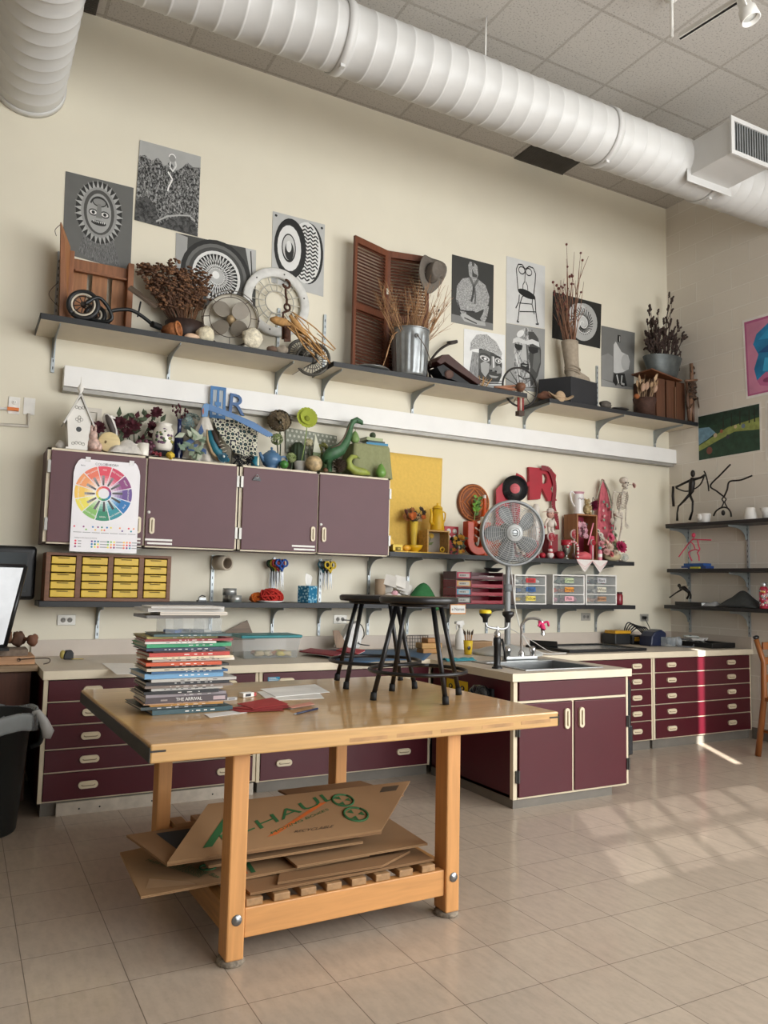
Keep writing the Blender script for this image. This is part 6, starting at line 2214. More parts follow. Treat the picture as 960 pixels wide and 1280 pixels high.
t = thing('sauce_bottle', 'slim orange bottle with a white label beside the round plaque', 'bottle', k.o)
z1, z2 = k(605, 634).z, k(605, 620).z
MB().lathe([(0, 0), (.03, 0), (.032, .01), (.032, z1 * .8), (.024, z1 * .92), (.013, z1), (.012, z2 - .02), (.014, z2), (0, z2)], mat('b8481c', .2, var=.05), n=22).build('glass', t)
MB().lathe([(.0328, z1 * .62), (.0332, z1 * .63), (.0332, z1 * .79), (.0328, z1 * .8)], PAPER, n=22).build('label_band', t)
MB().lathe([(.0145, z2 - .02), (.0155, z2 - .018), (.0155, z2 + .008), (0, z2 + .01)], mat('cfc9bf', .4), n=16).build('cap', t)
k = PL(3.33, ZM, 596, 695)
a, b, zt = k(581.5, 670).x, k(611, 670).x, k(590, 652).z
t = thing('letter_u', 'thick orange-red letter U standing on the middle shelf left of the fan', 'letter', k.o)
w, s_ = b - a, (b - a) * .29
pts = [(a, zt)] + [(a + w / 2 - w / 2 * math.cos(q_), w / 2 - w / 2 * math.sin(q_)) for q_ in [PI * i / 20 for i in range(21)]] + [(b, zt), (b - s_, zt)]
pts += [(a + w / 2 + (w / 2 - s_) * math.cos(q_), w / 2 - (w / 2 - s_) * math.sin(q_)) for q_ in [PI * i / 20 for i in range(21)]] + [(a + s_, zt)]
m = MB().prism(pts, .075, mat('b83d14', .35), (0, .04, .001))
m.build('letter_body', t, bevel=.008)
k = PL(3.42, ZM, 598, 690)
t = thing('orange_carnations', 'orange carnations rising inside the letter U', 'flowers', k.o)
m, m_ = MB(), MB()
for i in range(7):
 p = k(593 + (i % 3) * 4.5, 655 + i * 3.2, -.02)
 m.curve([(0, 0, 0), (p.x * .5, 0, p.z * .5), p], .003, DRL, 5, 3)
 bloom(m_, p, .034, mat('b5491f', .8), (rr.uniform(-.3, .3), -1, .4), 10, 3, .7)
m.build('stems', t)
m_.build('blossoms', t)
k = PL(3.47, ZM, 628, 690)
a, b = k(620, 690).x, k(650, 690).x
z1, z2 = k(624, 612).z, k(628, 603).z
m = MB().prism([(a, 0), (b, 0), (b, z2), (a + (b - a) * .28, z2), (a, z1)], .008, RD, (0, .01, 0))
one(m, 'red_sleeve', 'tall red card sleeve behind the black record', 'card', loc=k.o)
c = at(642, 611, y=3.45)
t = thing('vinyl_record', 'black vinyl record with a pink label leaning against the red sleeve', 'record', c)
R_ = abs(at(642, 594.5, y=3.45).z - c.z)
q = facing((-.4, -1, .02))
m = MB().lathe([(.006, -.001), (R_, -.001), (R_, .001), (.006, .001)], mat('141416', .25), n=48, rot=q)
for f in (.45, .55, .65, .75, .85, .93):
 m.torus(q @ V((0, 0, .0012)), (-.4, -1, .02), R_ * f, .0009, mat('232326', .2), 40, 4)
m.build('disc', t)
m = MB().lathe([(0, .0018), (R_ * .38, .0018), (R_ * .38, .001)], mat('d06a70', .6), n=30, rot=q)
for i in range(3):
 m.slab([q @ V((a_, .016 - .014 * i + b_, .0024)) for a_, b_ in ((-.02, 0), (.02, 0), (.02, .003), (-.02, .003))], .0006, mat('8a3a44', .6))
m.build('record_label', t)
t.location.z = c.z
m = MB().bb((-.03, -.012, 0), (.03, .012, c.z - R_ - ZM - .001), RD2)
one(m, 'red_stand', 'dark red block holding up the black record', 'block', loc=(c.x, 3.45, ZM))
t.location.y = 3.43
t = thing('letter_r', 'big red block letter R hung on the wall with a ribbon through it', 'letter', at(676, 606, y=3.512))
o = t.location
def rp(x, y, dy=0.):
 p = at(x, y, y=3.512)
 return V((p.x - o.x, dy, p.z - o.z))
R1 = [rp(x, y) for x, y in ((660, 584), (677, 585.5), (688, 587.5), (694, 594), (693, 604), (686.5, 611), (695, 626), (684, 626.5), (676, 610), (674, 624), (661, 625))]
hole = [rp(x, y) for x, y in ((676.5, 592), (681, 593), (683, 598), (681.5, 604), (677, 605.5))]
m = MB()
outl = [(p.x, p.z) for p in R1]
hl = [(p.x, p.z) for p in hole]
loop = outl[:5] + outl[5:] + [outl[0]] + [hl[0]] + list(reversed(hl[1:])) + [hl[0]]
m.prism(loop, .03, RD, (0, .015, 0))
m.build('letter_body', t)
m = MB()
def rib(pts, w_, mm):
 P = spline([rp(*p) for p in pts], 6)
 for i in range(len(P) - 1):
  d = (P[i + 1] - P[i]).normalized()
  s = d.cross(V((0, 1, 0))).normalized() * w_
  m.slab([P[i] - s, P[i + 1] - s, P[i + 1] + s, P[i] + s], .002, mm)
rib([(674, 585, -.03), (684, 588, -.035), (690, 602, -.03), (691, 615, -.025), (690, 632, -.02), (694, 648, -.02), (695, 662, -.02)], .022, RD2)
m.build('ribbon', t)
m = MB()
rib([(641, 594, -.045), (650, 599, -.04), (655, 606, -.03), (661, 604, -.025)], .018, RD)
m.build('ribbon', t)
k = PL(3.45, ZM, 670, 690)
t = thing('white_bottle', 'white rounded bottle standing right of the fan, behind the doll', 'bottle', k.o)
z1 = k(670, 630).z
MB().lathe([(0, 0), (.035, 0), (.038, .01), (.036, z1 * .5), (.03, z1 * .62), (.034, z1 * .75), (.034, z1 * .92), (.02, z1), (0, z1 + .004)], mat('dcd5cb', .3), n=24).build('bottle_body', t)
m = MB()
for i in range(3):
 m.ell((.01, -.034, z1 * (.55 - .07 * i)), (.006, .005, .006), RD, 8)
m.build('red_buttons', t)
k = PL(3.37, ZM, 688, 697)
zb = k(688, 668).z
m = MB().bb((-.055, -.04, 0), (.055, .05, zb), RD2)
one(m, 'red_box', 'dark red box under the white cloth doll', 'box', loc=k.o, bevel=.003)
k = PL(3.37, ZM + zb + .001, 688, 668)
t = thing('cloth_doll', 'white cloth doll with a wide floppy hat standing on a red box', 'doll', k.o)
DW, DSK = cloth('d8cdc2', .06), mat('cfa292', .7)
m = MB().tube([k(688, 650), k(688, 655), k(688, 659)], [.028, .036, .03], DW, 14)
for s in (-1, 1):
 m.tube([V((s * .018, 0, k(688, 659).z)), V((s * .022, -.005, .03)), V((s * .022, -.012, .012))], [.018, .014, .016], DW, 10)
 m.tube([k(688 + s * 3, 649), k(688 + s * 6, 654), k(688 + s * 7, 657)], [.014, .011, .009], DW, 8)
m.build('body', t)
m = MB().ell(k(688, 643), (.036, .034, .036), DSK, 16)
m.ell(k(688, 644) + V((0, -.035, 0)), (.007, .006, .006), DSK, 8)
for s in (-1, 1):
 m.ell(k(688, 643) + V((s * .014, -.031, .008)), (.005, .004, .004), mat('3a2a28', .4), 8)
hd = m.build('head', t)
m = MB()
hc_ = k(688, 640)
def hb(u_, v_):
 a_ = 2 * PI * u_
 r = .02 + .058 * v_
 return hc_ + V((r * 1.15 * math.cos(a_), r * .55 * math.sin(a_), .008 - .014 * v_ * abs(math.cos(a_))))
m.sheet(hb, 26, 4, mat('d9b5a6', .8))
m.ell(hc_ + V((0, 0, .008)), (.036, .032, .028), cloth('cfc4bb', .06), 14)
m.build('hat', t, solid=.003)
m = MB()
for s in (-1, 1):
 p = k(688 + s * 7.5, 659)
 m.ell(p, (.012, .012, .014), RD, 10)
m.build('red_mittens', t)
def spiral_pop(name, label, px, py, y, r, base_py):
 k_ = PL(y, ZM, px, base_py)
 t_ = thing(name, label, 'lollipop', k_.o)
 c_ = k_(px, py)
 MB().tube([(0, 0, 0), V((c_.x, 0, c_.z - r))], .004, PAPER, 8).build('stick', t_)
 q_ = facing((0, -1, .05))
 m_ = MB().lathe([(0, -.012), (r, -.008), (r * 1.02, 0), (r, .008), (0, .012)], mat('d9c9c4', .3), c=c_, n=26, rot=q_)
 P = [c_ + q_ @ V((r * .95 * i / 60 * math.cos(i * .42), r * .95 * i / 60 * math.sin(i * .42), .0115)) for i in range(61)]
 m_.tube(P, .004, RD, 5)
 m_.build('candy', t_)
spiral_pop('lollipop', 'red and white spiral lollipop below the cloth doll', 689, 671, 3.28, .042, 697)
spiral_pop('lollipop', 'pink and white spiral lollipop between the goblet and wooden box', 718, 668, 3.34, .045, 697)
k = PL(3.265, ZM, 688, 699)
t = thing('snowman_figurine', 'small white and red glitter snowman figurine at the shelf edge', 'figurine', k.o)
m = MB()
SN = mat('d9cec9', .3, sc=80, var=.3)
m.ell((0, 0, .03), .03, SN, 16)
m.ell((0, 0, .072), .021, SN, 14)
m.build('figure', t)
m = MB().lathe([(.026, .085), (.026, .089), (.016, .09), (.014, .115), (0, .116)], RD, n=16)
m.torus((0, 0, .054), (0, 0, 1), .02, .006, RD, 16, 6)
m.build('hat_and_scarf', t)
def apple(label, px, y, r, m_):
 o_ = V((at(px, 697, y=y).x, y, ZM))
 t_ = thing('apple', label, 'apple', o_)
 pr_ = [(0, .2 * r), (.35 * r, .05 * r), (.7 * r, .12 * r), (r, .7 * r), (.95 * r, 1.25 * r), (.6 * r, 1.72 * r), (.2 * r, 1.68 * r), (0, 1.5 * r)]
 MB().lathe(pr_, m_, n=22).build('fruit', t_)
 MB().tube([(0, 0, 1.5 * r), (.004, 0, 2. * r)], .0028, mat('4a3322', .7), 5).build('stalk', t_)
apple('shiny dark red apple between the snowman figurine and the goblet', 700, 3.29, .04, RD2)
apple('smaller red apple in front of the fan pole', 678, 3.28, .028, RD)
apple('bright red apple behind the snowman figurine', 694, 3.36, .034, RD)
k = PL(3.31, ZM, 708, 700)
t = thing('red_goblet', 'silver goblet with a wide red rim', 'goblet', k.o)
z1 = k(708, 675).z
MB().lathe([(0, 0), (.032, 0), (.03, .006), (.012, .018), (.012, .04), (.03, .06), (.042, z1 * .62), (.044, z1 * .72)], mat('9fa39c', .2, .8), n=26).build('cup', t)
MB().lathe([(.044, z1 * .72), (.05, z1 * .76), (.05, z1), (.045, z1), (.04, z1 * .75)], RD, n=26).build('red_rim', t)
k = PL(3.40, ZM, 664, 692)
t = tag(MB().bb((-.07, -.02, 0), (.07, .03, .16), RD).build('red_gift_box', loc=k.o, bevel=.003), 'red gift box seen through the lower right of the fan', 'box')
k = PL(3.31, ZM, 650, 696)
t = thing('rose_ball', 'ball of cream and pink roses seen through the bottom of the fan', 'flowers', k.o)
m = MB()
for i in range(30):
 e = V((rr.gauss(0, 1), rr.gauss(0, 1), rr.gauss(0, 1))).normalized()
 bloom(m, V((0, 0, .066)) + e * .044, .024, mat(rr.choice(['d8c2b4', 'c98f8f', 'e0d2c4']), .7), e, 8, 3, .7)
m.build('blossoms', t)
MB().ell((0, 0, .062), .04, mat('7a6a58', .8), 12).build('core', t)
m = MB()
def oc(u_, v_):
 return (-.12 + .24 * u_, .02 * math.sin(8 * u_), .004 + .27 * (1 - v_) * (1 - .25 * (u_ - .5) ** 2))
m.sheet(oc, 16, 10, cloth('9c4f2c', .2))
one(m, 'orange_cloth', 'rust orange cloth seen through the left half of the fan', 'cloth', loc=PL(3.44, ZM, 622, 692).o + V((.02, 0, 0)), solid=.003)
k = PL(3.32, ZM, 728, 695)
a, b = k(720.5, 695), k(746, 695)
zt = k(735, 643).z
t = thing('display_box', 'tall open wooden box filled with pink things, under the white pitcher', 'box', k.o)
WB2 = wood('9a6a42', 2)
m = MB()
D = .17
for p, q in (((a.x, 0), (a.x + .014, zt)), ((b.x - .014, 0), (b.x, zt)), ((a.x + .014, 0), (b.x - .014, .014)), ((a.x + .014, zt - .014), (b.x - .014, zt))):
 m.bb((p[0], -.01, p[1]), (q[0], D, q[1]), WB2)
m.build('box_frame', t, bevel=.002)
MB().bb((a.x + .014, D - .012, .014), (b.x - .014, D - .002, zt - .014), mat('9e2f4a', .7)).build('back_panel', t)
o = k.o
m = MB()
for i in range(14):
 bloom(m, V((rr.uniform(a.x + .04, b.x - .09), rr.uniform(.02, .06), rr.uniform(zt * .52, zt * .85))), .03, mat(rr.choice(['c98a9a', 'd5a3ae', '7a4a55']), .7), (rr.uniform(-.4, .4), -1, .2), 8, 2, .5)
for i in range(10):
 leaf(m, V((rr.uniform(a.x + .04, b.x - .09), .05, rr.uniform(zt * .5, zt * .8))), (rr.uniform(-1, 1), -.3, rr.uniform(-.3, 1)), .05, .015, mat('3d4a36', .7))
m.tube([(a.x + .07, .06, .016), (a.x + .07, .055, zt * .6)], .006, DRL, 6)
one(m, 'pink_posy', 'posy of dusty pink flowers inside the tall wooden box', 'flowers', loc=o)
m = MB().lathe([(0, .0), (.024, .0), (.024, zt * .5), (0, zt * .505)], PK, n=20)
one(m, 'pink_candle', 'pink pillar candle in the right corner of the tall wooden box', 'candle', loc=o + V((b.x - .046, .02, .0145)))
m = MB().tube([k(735, 681, -.03), k(741.5, 654, -.02)], .007, PK2, 8)
one(m, 'pink_rod', 'thin pink rod leaning across the open front of the wooden box', 'rod', loc=k.o)
zb = ZM + zt + .0005
k = PL(3.40, zb, 723, 640)
t = thing('pitcher', 'tall white porcelain pitcher with pink rim on the wooden box', 'pitcher', k.o)
h = k(723, 615).z
PC = mat('e2dfdc', .2)
MB().lathe([(0, 0), (.043, 0), (.044, .012), (.04, .03), (.047, h * .5), (.05, h * .75), (.047, h * .9)], PC, n=30).build('pitcher_body', t)
MB().lathe([(.047, h * .9), (.054, h * .97), (.056, h), (.052, h), (.046, h * .92)], mat('c795a0', .3), n=30).build('pink_rim', t)
MB().curve([(-.048, -.0, h * .9), (-.085, -.005, h * .98), (-.105, -.008, h * .88), (-.09, -.006, h * .6), (-.05, -.0, h * .35)], .008, PC, 8).build('handle', t)
m = MB()
for i in range(9):
 m.ell((-.03 + .008 * i, -math.sqrt(max(0, .0495 ** 2 - (-.03 + .008 * i) ** 2)), h * .68 + .006 * math.sin(i * 1.4)), (.007, .003, .006), mat(rr.choice(['8f8fa0', '9aa58e', 'b09a9e']), .5), 7, k=5)
m.build('painted_garland', t)
k = PL(3.36, zb, 733.5, 641)
t = thing('bear_figurine', 'small cream and brown bear figurine beside the white pitcher', 'figurine', k.o)
m = MB()
BE = mat('a08a5f', .5, sc=40, var=.45)
m.ell((0, 0, .05), (.036, .034, .05), BE, 14)
m.ell((0, -.01, .115), (.03, .028, .03), BE, 14)
for s in (-1, 1):
 m.ell((s * .022, -.002, .142), (.011, .008, .012), BE, 8)
 m.ell((s * .028, -.022, .065), (.012, .014, .024), BE, 8)
 m.ell((s * .02, -.024, .014), (.015, .02, .014), BE, 8)
m.ell((0, -.036, .108), (.012, .01, .009), mat('d2c7a5', .5), 8)
m.build('figure', t)
k = PL(3.40, zb, 743, 641)
t = thing('magenta_flower', 'drooping deep magenta flower head right of the bear figurine', 'flower', k.o)
m = MB().curve([(-.03, 0, .0), (-.02, 0, .08), k(741, 622), k(743, 625)], .003, DRL, 5)
m.build('stem', t)
m = MB()
for l in range(3):
 bloom(m, k(742.5, 627 + l * 3), .042, mat('8a1c45', .8), (0, -.5, -1), 9, 3, 1.0)
m.build('petals', t)
o = at(752, 600, y=3.49)
m = MB()
SC = mat('bf5f6a', .85, sc=18, var=.28)
zt = o.z - ZM
def scf(u_, v_):
 w = (.012 + .15 * v_ ** .8)
 x = (u_ - .45) * 2 * w
 return (x, -.02 - .035 * v_ * abs(math.sin(7 * u_ + 1)), -zt * .99 * v_ ** 1.0 + .003)
m.sheet(scf, 28, 16, SC)
t = thing('pink_scarf', 'pink flowered scarf hung to a point on the wall beside the skeleton', 'scarf', o)
m.build('scarf_cloth', t, solid=.004)
m = MB()
m.curve([(0, -.015, .005), (-.07, -.04, -.1), (-.11, -.05, -.2)], .007, mat('a3a08f', .8), 6)
m.curve([(0, -.02, 0), (.05, -.045, -.12), (.09, -.06, -.3), (.12, -.06, -.48)], .008, mat('8f8f80', .8, sc=60, var=.4), 6)
m.build('fringe_trim', t)
m = MB()
for i in range(12):
 m.ell((rr.uniform(-.05, .09), -.062, -rr.uniform(.2, .5)), (.014, .004, .014), mat(rr.choice(['6f8a7d', 'd8a6a6', '8f9a84']), .8), 7, k=5)
m.build('printed_flowers', t)
m = MB().lathe([(0, 0), (.008, 0), (.008, .02), (0, .022)], STEEL, c=(0, .0, 0), n=10, rot=facing((0, -1, 0)))
m.build('wall_hook', t)
k = PL(3.37, ZM, 775, 690)
t = thing('skeleton_model', 'small standing white model skeleton with a flower by its jaw', 'skeleton', k.o)
BN = mat('c9bfb2', .6, sc=40, var=.18)
sc_ = k.u
def K(x, y, d=0.):
 return k(x, y, d)
m = MB().ell(K(779.5, 600.5), (.038, .045, .036), BN, 18)
m.ell(K(780, 607) + V((0, -.012, 0)), (.027, .034, .022), BN, 14)
m.ell(K(780, 610.5) + V((0, -.016, 0)), (.022, .026, .011), BN, 12)
hd = m.build('skull', t)
m = MB()
for s in (-1, 1):
 m.ell(K(780, 604) + V((s * .0135, -.04, 0)), (.0085, .006, .008), mat('2f2a26', .8), 10)
m.ell(K(780, 607) + V((0, -.046, 0)), (.004, .004, .006), mat('3a342f', .8), 8)
for i in range(7):
 m.box(K(780, 609.6) + V((-.015 + i * .005, -.044, 0)), (.0035, .003, .008), mat('ded6ca', .4))
m.build('face_hollows', hd)
m = MB()
m.curve([K(779, 611), K(777, 620), K(775.5, 632), K(774, 641), K(773.5, 647)], .0075, BN, 8)
for i in range(15):
 y = 612 + i * 2.4
 m.ell(K(779 - (y - 611) * .15, y), (.012, .01, .006), BN, 8, k=5)
m.build('spine', t)
m = MB()
for i in range(9):
 y = 616.5 + i * 2.3
 c_ = K(777.5 - i * .32, y)
 w = .052 * (.62 + .42 * math.sin(PI * (i + 1.4) / 10))
 m.torus(c_ + V((0, -.018, -.004)), (0, .35, 1), w, .0038, BN, 22, 6, .35, 2 * PI - .35, up=(0, -1, .3))
m.tube([K(778, 616, -.052), K(776.5, 630, -.058)], [.009, .006], BN, 8)
m.build('rib_cage', t)
m = MB()
m.torus(K(773.5, 645), (.1, -.4, 1), .034, .011, BN, 20, 8)
for s in (-1, 1):
 m.ell(K(773.5, 643) + V((s * .03, -.005, .006)), (.02, .012, .024), BN, 12, rot=eul(0, s * .4, 0))
m.build('pelvis', t)
for s, sh, el, wr in ((-1, (767.5, 615), (766, 631), (765, 646)), (1, (783.5, 616), (782.5, 635), (781.5, 652))):
 m = MB()
 m.tube([K(777, 615.5), K(*sh)], .006, BN, 8)
 m.ell(K(*sh), .011, BN, 10)
 m.tube([K(*sh), K(*el)], [.0075, .006], BN, 8)
 m.ell(K(*el), .009, BN, 8)
 m.tube([K(*el), K(*wr)], [.0055, .0045], BN, 8)
 m.tube([K(*el) + V((.009, 0, 0)), K(*wr) + V((.007, 0, 0))], [.004, .0035], BN, 6)
 m.build('arm_bones', t)
 m = MB()
 w_ = K(*wr)
 m.ell(w_ + V((.004, -.003, -.008)), (.012, .007, .01), BN, 8)
 sp_x = (.06 if s > 0 else .012)
 for i, L in enumerate((.042, .058, .062, .056, .044)):
  f = (i - 2) / 2
  dv = V(((.5 if s > 0 else .0) + f * .35, -.12, -1 + abs(f) * .15)).normalized()
  p1_, p2_, p3_ = w_ + V((f * .01 + .004, -.004, -.014)), w_ + dv * L * .6 + V((f * .012, 0, -.012)), w_ + dv * L + V((f * .014, -.004, -.014))
  m.tube([p1_, p2_, p3_], [.0038, .0032, .002], BN, 6)
  m.ell(p2_, .0042, BN, 6)
 m.build('hand_bones', t)
for s, hp_, kn, an in ((-1, (770, 648), (767.5, 664), (766, 683)), (1, (777.5, 648), (776.5, 661), (772.5, 682))):
 m = MB()
 m.ell(K(*hp_), .0125, BN, 10)
 m.tube([K(*hp_), K(*kn)], [.0085, .0075], BN, 8)
 m.ell(K(*kn) + V((0, -.004, 0)), .012, BN, 10)
 m.tube([K(*kn), K(*an)], [.0075, .0055], BN, 8)
 m.tube([K(*kn) + V((s * .01, .004, -.01)), K(*an) + V((s * .007, .002, 0))], [.004, .0035], BN, 6)
 m.build('leg_bones', t)
 m = MB()
 a_ = K(*an)
 m.tube([a_, V((a_.x, -.002, .012)), V((a_.x + .004, -.04, .008)), V((a_.x + .006, -.062, .005))], [.009, .011, .009, .005], BN, 8)
 m.build('foot_bones', t)
m = MB().curve([K(781, 610, -.03), K(786, 606, -.04), K(790, 606, -.04)], .002, mat('7a6a58', .7), 5)
f_ = m.build('flower_stem', t)
m = MB()
bloom(m, K(792, 607, -.045), .03, mat('b98f86', .8), (.2, -1, .2), 9, 3, .6)
m.build('dried_flower', t)
k = PL(3.30, ZM, 765, 702)
t = thing('rose_bouquet', 'cream oval bowl of pink and cream silk flowers at the skeleton\'s feet', 'flowers', k.o)
MB().lathe([(0, 0), (.04, 0), (.085, .02), (.1, .055), (.092, .07), (.08, .06), (0, .02)], mat('c2b492', .5, var=.1), n=28, sy=.6).build('bowl', t)
m, m_ = MB(), MB()
fl = [(776, 684, .062, 'a82452', -.05), (763, 672, .045, 'd2607c', 0), (757, 679, .04, 'd9b0a6', -.02), (752, 681, .038, 'cf8f94', -.02), (762, 684, .042, 'd8c0ae', -.04), (768, 678, .035, 'b9a888', 0), (758, 690, .034, 'c99a95', -.05), (764, 693, .03, 'c46a6a', -.06), (770, 691, .03, 'd6c4b0', -.05), (751, 669, .028, 'dcd6cc', .02), (747.5, 664, .022, 'dcd6cc', .02), (753, 674, .026, 'cfc9bb', .01), (769, 669, .025, '9aa084', .02)]
for x, y, r, c_, d_ in fl:
 p = k(x, y, d_)
 m.curve([(p.x * .4, 0, .05), (p.x * .8, d_ * .5, (p.z + .05) / 2), p], .003, DRL, 5, 3)
 bloom(m_, p, r, mat(c_, .7), (rr.uniform(-.25, .25), -1, .35), 10, 4, .75)
for i in range(12):
 leaf(m, k(rr.uniform(750, 776), rr.uniform(676, 694), -.02), (rr.uniform(-1, 1), -.4, rr.uniform(-.2, .8)), .06, .016, mat('6a7556', .7))
m.build('stems_and_leaves', t)
m_.build('blossoms', t)
k = PL(3.275, ZM, 780.5, 702)
m = MB().ell((0, 0, .0395), .039, mat('c9cfc9', .05, alpha=.35), 26)
m.ell((.0, .005, .036), (.016, .012, .02), mat('a9b0a4', .3, alpha=.6), 12)
one(m, 'glass_ball', 'clear glass ball at the right end of the middle shelf', 'ball', loc=k.o)
k = PL(3.29, ZM, 727, 701)
t = thing('pink_slipper', 'big coral pink slipper-shaped object lying at the shelf edge', 'slipper', k.o)
m = MB().tube([(-.07, 0, .022), (-.03, -.005, .034), (.03, -.01, .04), (.075, -.012, .03), (.1, -.012, .018)], [.014, .03, .038, .03, .01], mat('c85a62', .45), 16)
m.build('slipper_body', t)
m = MB().torus((-.025, -.012, .052), (-.3, -.6, 1), .026, .007, mat('b0404f', .5), 20, 6)
m.build('opening_rim', t)
lump('pink_bundle', 'mottled pink and grey cloth bundle behind the coral slipper', 'bundle', 728, 688, 3.345 - .035, ZM + .08, .045, mat('9c6a6c', .8, sc=18, var=.4), (1.2, .5, .9), .12)
bpy.data.objects['pink_bundle'].location = (at(728, 688, y=3.255).x + .02, 3.265, ZM)
bpy.data.objects['pink_bundle'].location.y = 3.37 - .015
m = MB()
for i in range(14):
 a0 = PI * i / 14
 m.tube([V((.06 * math.cos(a), 0, .10 + .06 * math.sin(a))) for a in (a0, a0 + PI / 28, a0 + PI / 14)], .011, mat('cf4a5c' if i % 2 else 'e3d5d0', .35), 8)
for i in range(6):
 z = .016 * i
 m.tube([V((.06, 0, z + .001)), V((.06, 0, z + .0165))], .011, mat('e3d5d0' if i % 2 else 'cf4a5c', .35), 8)
one(m, 'candy_cane', 'striped pink candy cane arching beside the goblet', 'candy cane', loc=PL(3.27, ZM, 716, 700).o)
k = PL(3.255, ZM, 750, 703)
t = thing('pink_bottle', 'small pink and white bottle with a teal ball stopper', 'bottle', k.o)
z1 = k(750, 687).z
MB().lathe([(0, 0), (.019, 0), (.02, .004), (.02, z1 * .85), (.01, z1), (0, z1)], PK2, n=20).build('bottle_body', t)
MB().lathe([(.0203, z1 * .3), (.0208, z1 * .31), (.0208, z1 * .6), (.0203, z1 * .61)], PAPER, n=20).build('label_band', t)
MB().ell((0, 0, z1 + .014), .0165, mat('3f9a98', .3), 14).build('stopper', t)
spiral_pop('lollipop', 'round pink lollipop in front of the wooden box corner', 741, 678, 3.27, .026, 702)
m = MB()
x0, x1 = at(721, 700, y=3.23).x, at(759, 703, y=3.23).x
W_ = x1 - x0
n = 36
pts_f = []
for i in range(n + 1):
 u_ = i / n
 d_ = abs(((u_ * 2) % 1) - .5) * 2
 pts_f.append((x0 + W_ * u_, .1 * (1 - d_) + .012))
vs, fs = [], []
for x, dp in pts_f:
 vs += [(x, 3.32, ZM + .0006), (x, 3.229, ZM + .0006), (x, 3.2275, ZM - .003 - dp * .5), (x, 3.2275, ZM - .003 - dp)]
for i in range(n):
 for j in range(3):
  fs.append((i * 4 + j, i * 4 + j + 1, (i + 1) * 4 + j + 1, (i + 1) * 4 + j))
m.raw(vs, fs, cloth('ded7d2', .04))
t = thing('lace_doily', 'white lace-edged cloth with two points hanging over the shelf edge', 'cloth', (0, 0, 0))
m.build('doily_cloth', t)
m = MB()
for i in range(n):
 a_, b_ = pts_f[i], pts_f[i + 1]
 for q_ in (.25, .45):
  m.tube([(a_[0], 3.2268, ZM - .003 - a_[1] * (1 - q_)), (b_[0], 3.2268, ZM - .003 - b_[1] * (1 - q_))], .0018, mat('d9a0a2', .8), 4)
m.build('pink_embroidery', t)
fc = at(640.5, 666.5, y=2.66)
fbx = at(650, 815, z=WZ)
fb = V((fc.x + .05, 2.78, WZ + .001))
t = thing('pedestal_fan', 'grey pedestal fan with five blades, standing on the worktop behind the faucet', 'fan', fb)
FG, FG2, FB_ = mat('8e9192', .4, .1), mat('7b7f80', .45), mat('b9bab6', .4)
MB().lathe([(0, .0), (.27, .0), (.275, .008), (.26, .02), (.16, .05), (.06, .066), (.035, .075), (0, .076)], FB_, n=48).build('base', t)
ph = fc.z - fb.z
MB().cyl((0, 0, .07), (0, 0, ph * .55), .024, FG, n=20).build('lower_pole', t)
MB().cyl((0, 0, ph * .55), (0, 0, ph - .05), .018, FG, n=20).build('upper_pole', t)
MB().lathe([(.024, 0), (.032, .005), (.032, .05), (.02, .06)], FG2, c=(0, 0, ph * .55 - .03), n=20).build('collar', t)
hc_ = fc - fb
nrm = V((-.34, -1, -.03)).normalized()
q = facing(nrm)
R_ = 41.5 * mp(fc)
m = MB().lathe([(0, -.2), (.06, -.19), (.085, -.14), (.085, -.06), (.05, -.04), (0, -.04)], FG2, c=hc_, n=24, rot=q)
m.tube([hc_ + q @ V((0, 0, -.12)), V((0, 0, ph - .04))], .03, FG2, 12)
m.build('motor', t)
m = MB().lathe([(R_ * .93, -.02), (R_ * .97, -.03), (R_, -.02), (R_, .018), (R_ * .97, .03), (R_ * .92, .026), (R_ * .92, -.01), (R_ * .93, -.02)], FG, c=hc_, n=64, rot=q)
m.build('outer_ring', t)
for i in range(5):
 a0 = 2 * PI * i / 5 + PI / 2 + .25
 m = MB()
 def bl(u_, v_):
  r = R_ * (.2 + .66 * v_)
  wd = .36 + .34 * math.sin(PI * min(1, v_ * .75 + .12))
  if v_ > .8:
   wd *= 1 - ((v_ - .8) / .2) ** 2 * .55
  a = a0 + (u_ - .5) * wd * (1.5 - .55 * v_) * .95 + .15 * v_
  return hc_ + q @ V((r * math.cos(a), r * math.sin(a), -.012 + .05 * (u_ - .5)))
 m.sheet(bl, 6, 10, FG2)
 m.build('blade', t, solid=.003)
m = MB()
WIRE = mat('b5b6b4', .4, .2)
for sgn, zz in ((1, .052), (-1, -.085)):
 for i in range(13):
  f = .24 + .7 * i / 12
  z = zz * (1 - (f ** 3) * .72)
  m.torus(hc_ + q @ V((0, 0, z)), nrm, R_ * f, .0021, WIRE, 48, 4)
 for i in range(24):
  a = 2 * PI * i / 24
  e = V((math.cos(a), math.sin(a), 0))
  e2 = V((math.cos(a + .25), math.sin(a + .25), 0))
  m.tube([hc_ + q @ (e * R_ * .2 + V((0, 0, zz))), hc_ + q @ (e2 * R_ * .6 + V((0, 0, zz * .86))), hc_ + q @ (e2 * R_ * .95 + V((0, 0, zz * .35)))], .0016, WIRE, 4)
m.build('wire_guard', t)
m = MB().lathe([(0, .064), (.06, .062), (.068, .052), (.066, .045), (0, .045)], mat('c4c7c7', .3, .3), c=hc_, n=30, rot=q)
cap = m.build('centre_cap', t)
m = MB()
m.torus(hc_ + q @ V((0, 0, .0655)), nrm, .04, .0035, WIRE, 26, 5)
m.torus(hc_ + q @ V((0, 0, .0655)), nrm, .022, .004, mat('5f6364', .4), 20, 5, .0, 5.0)
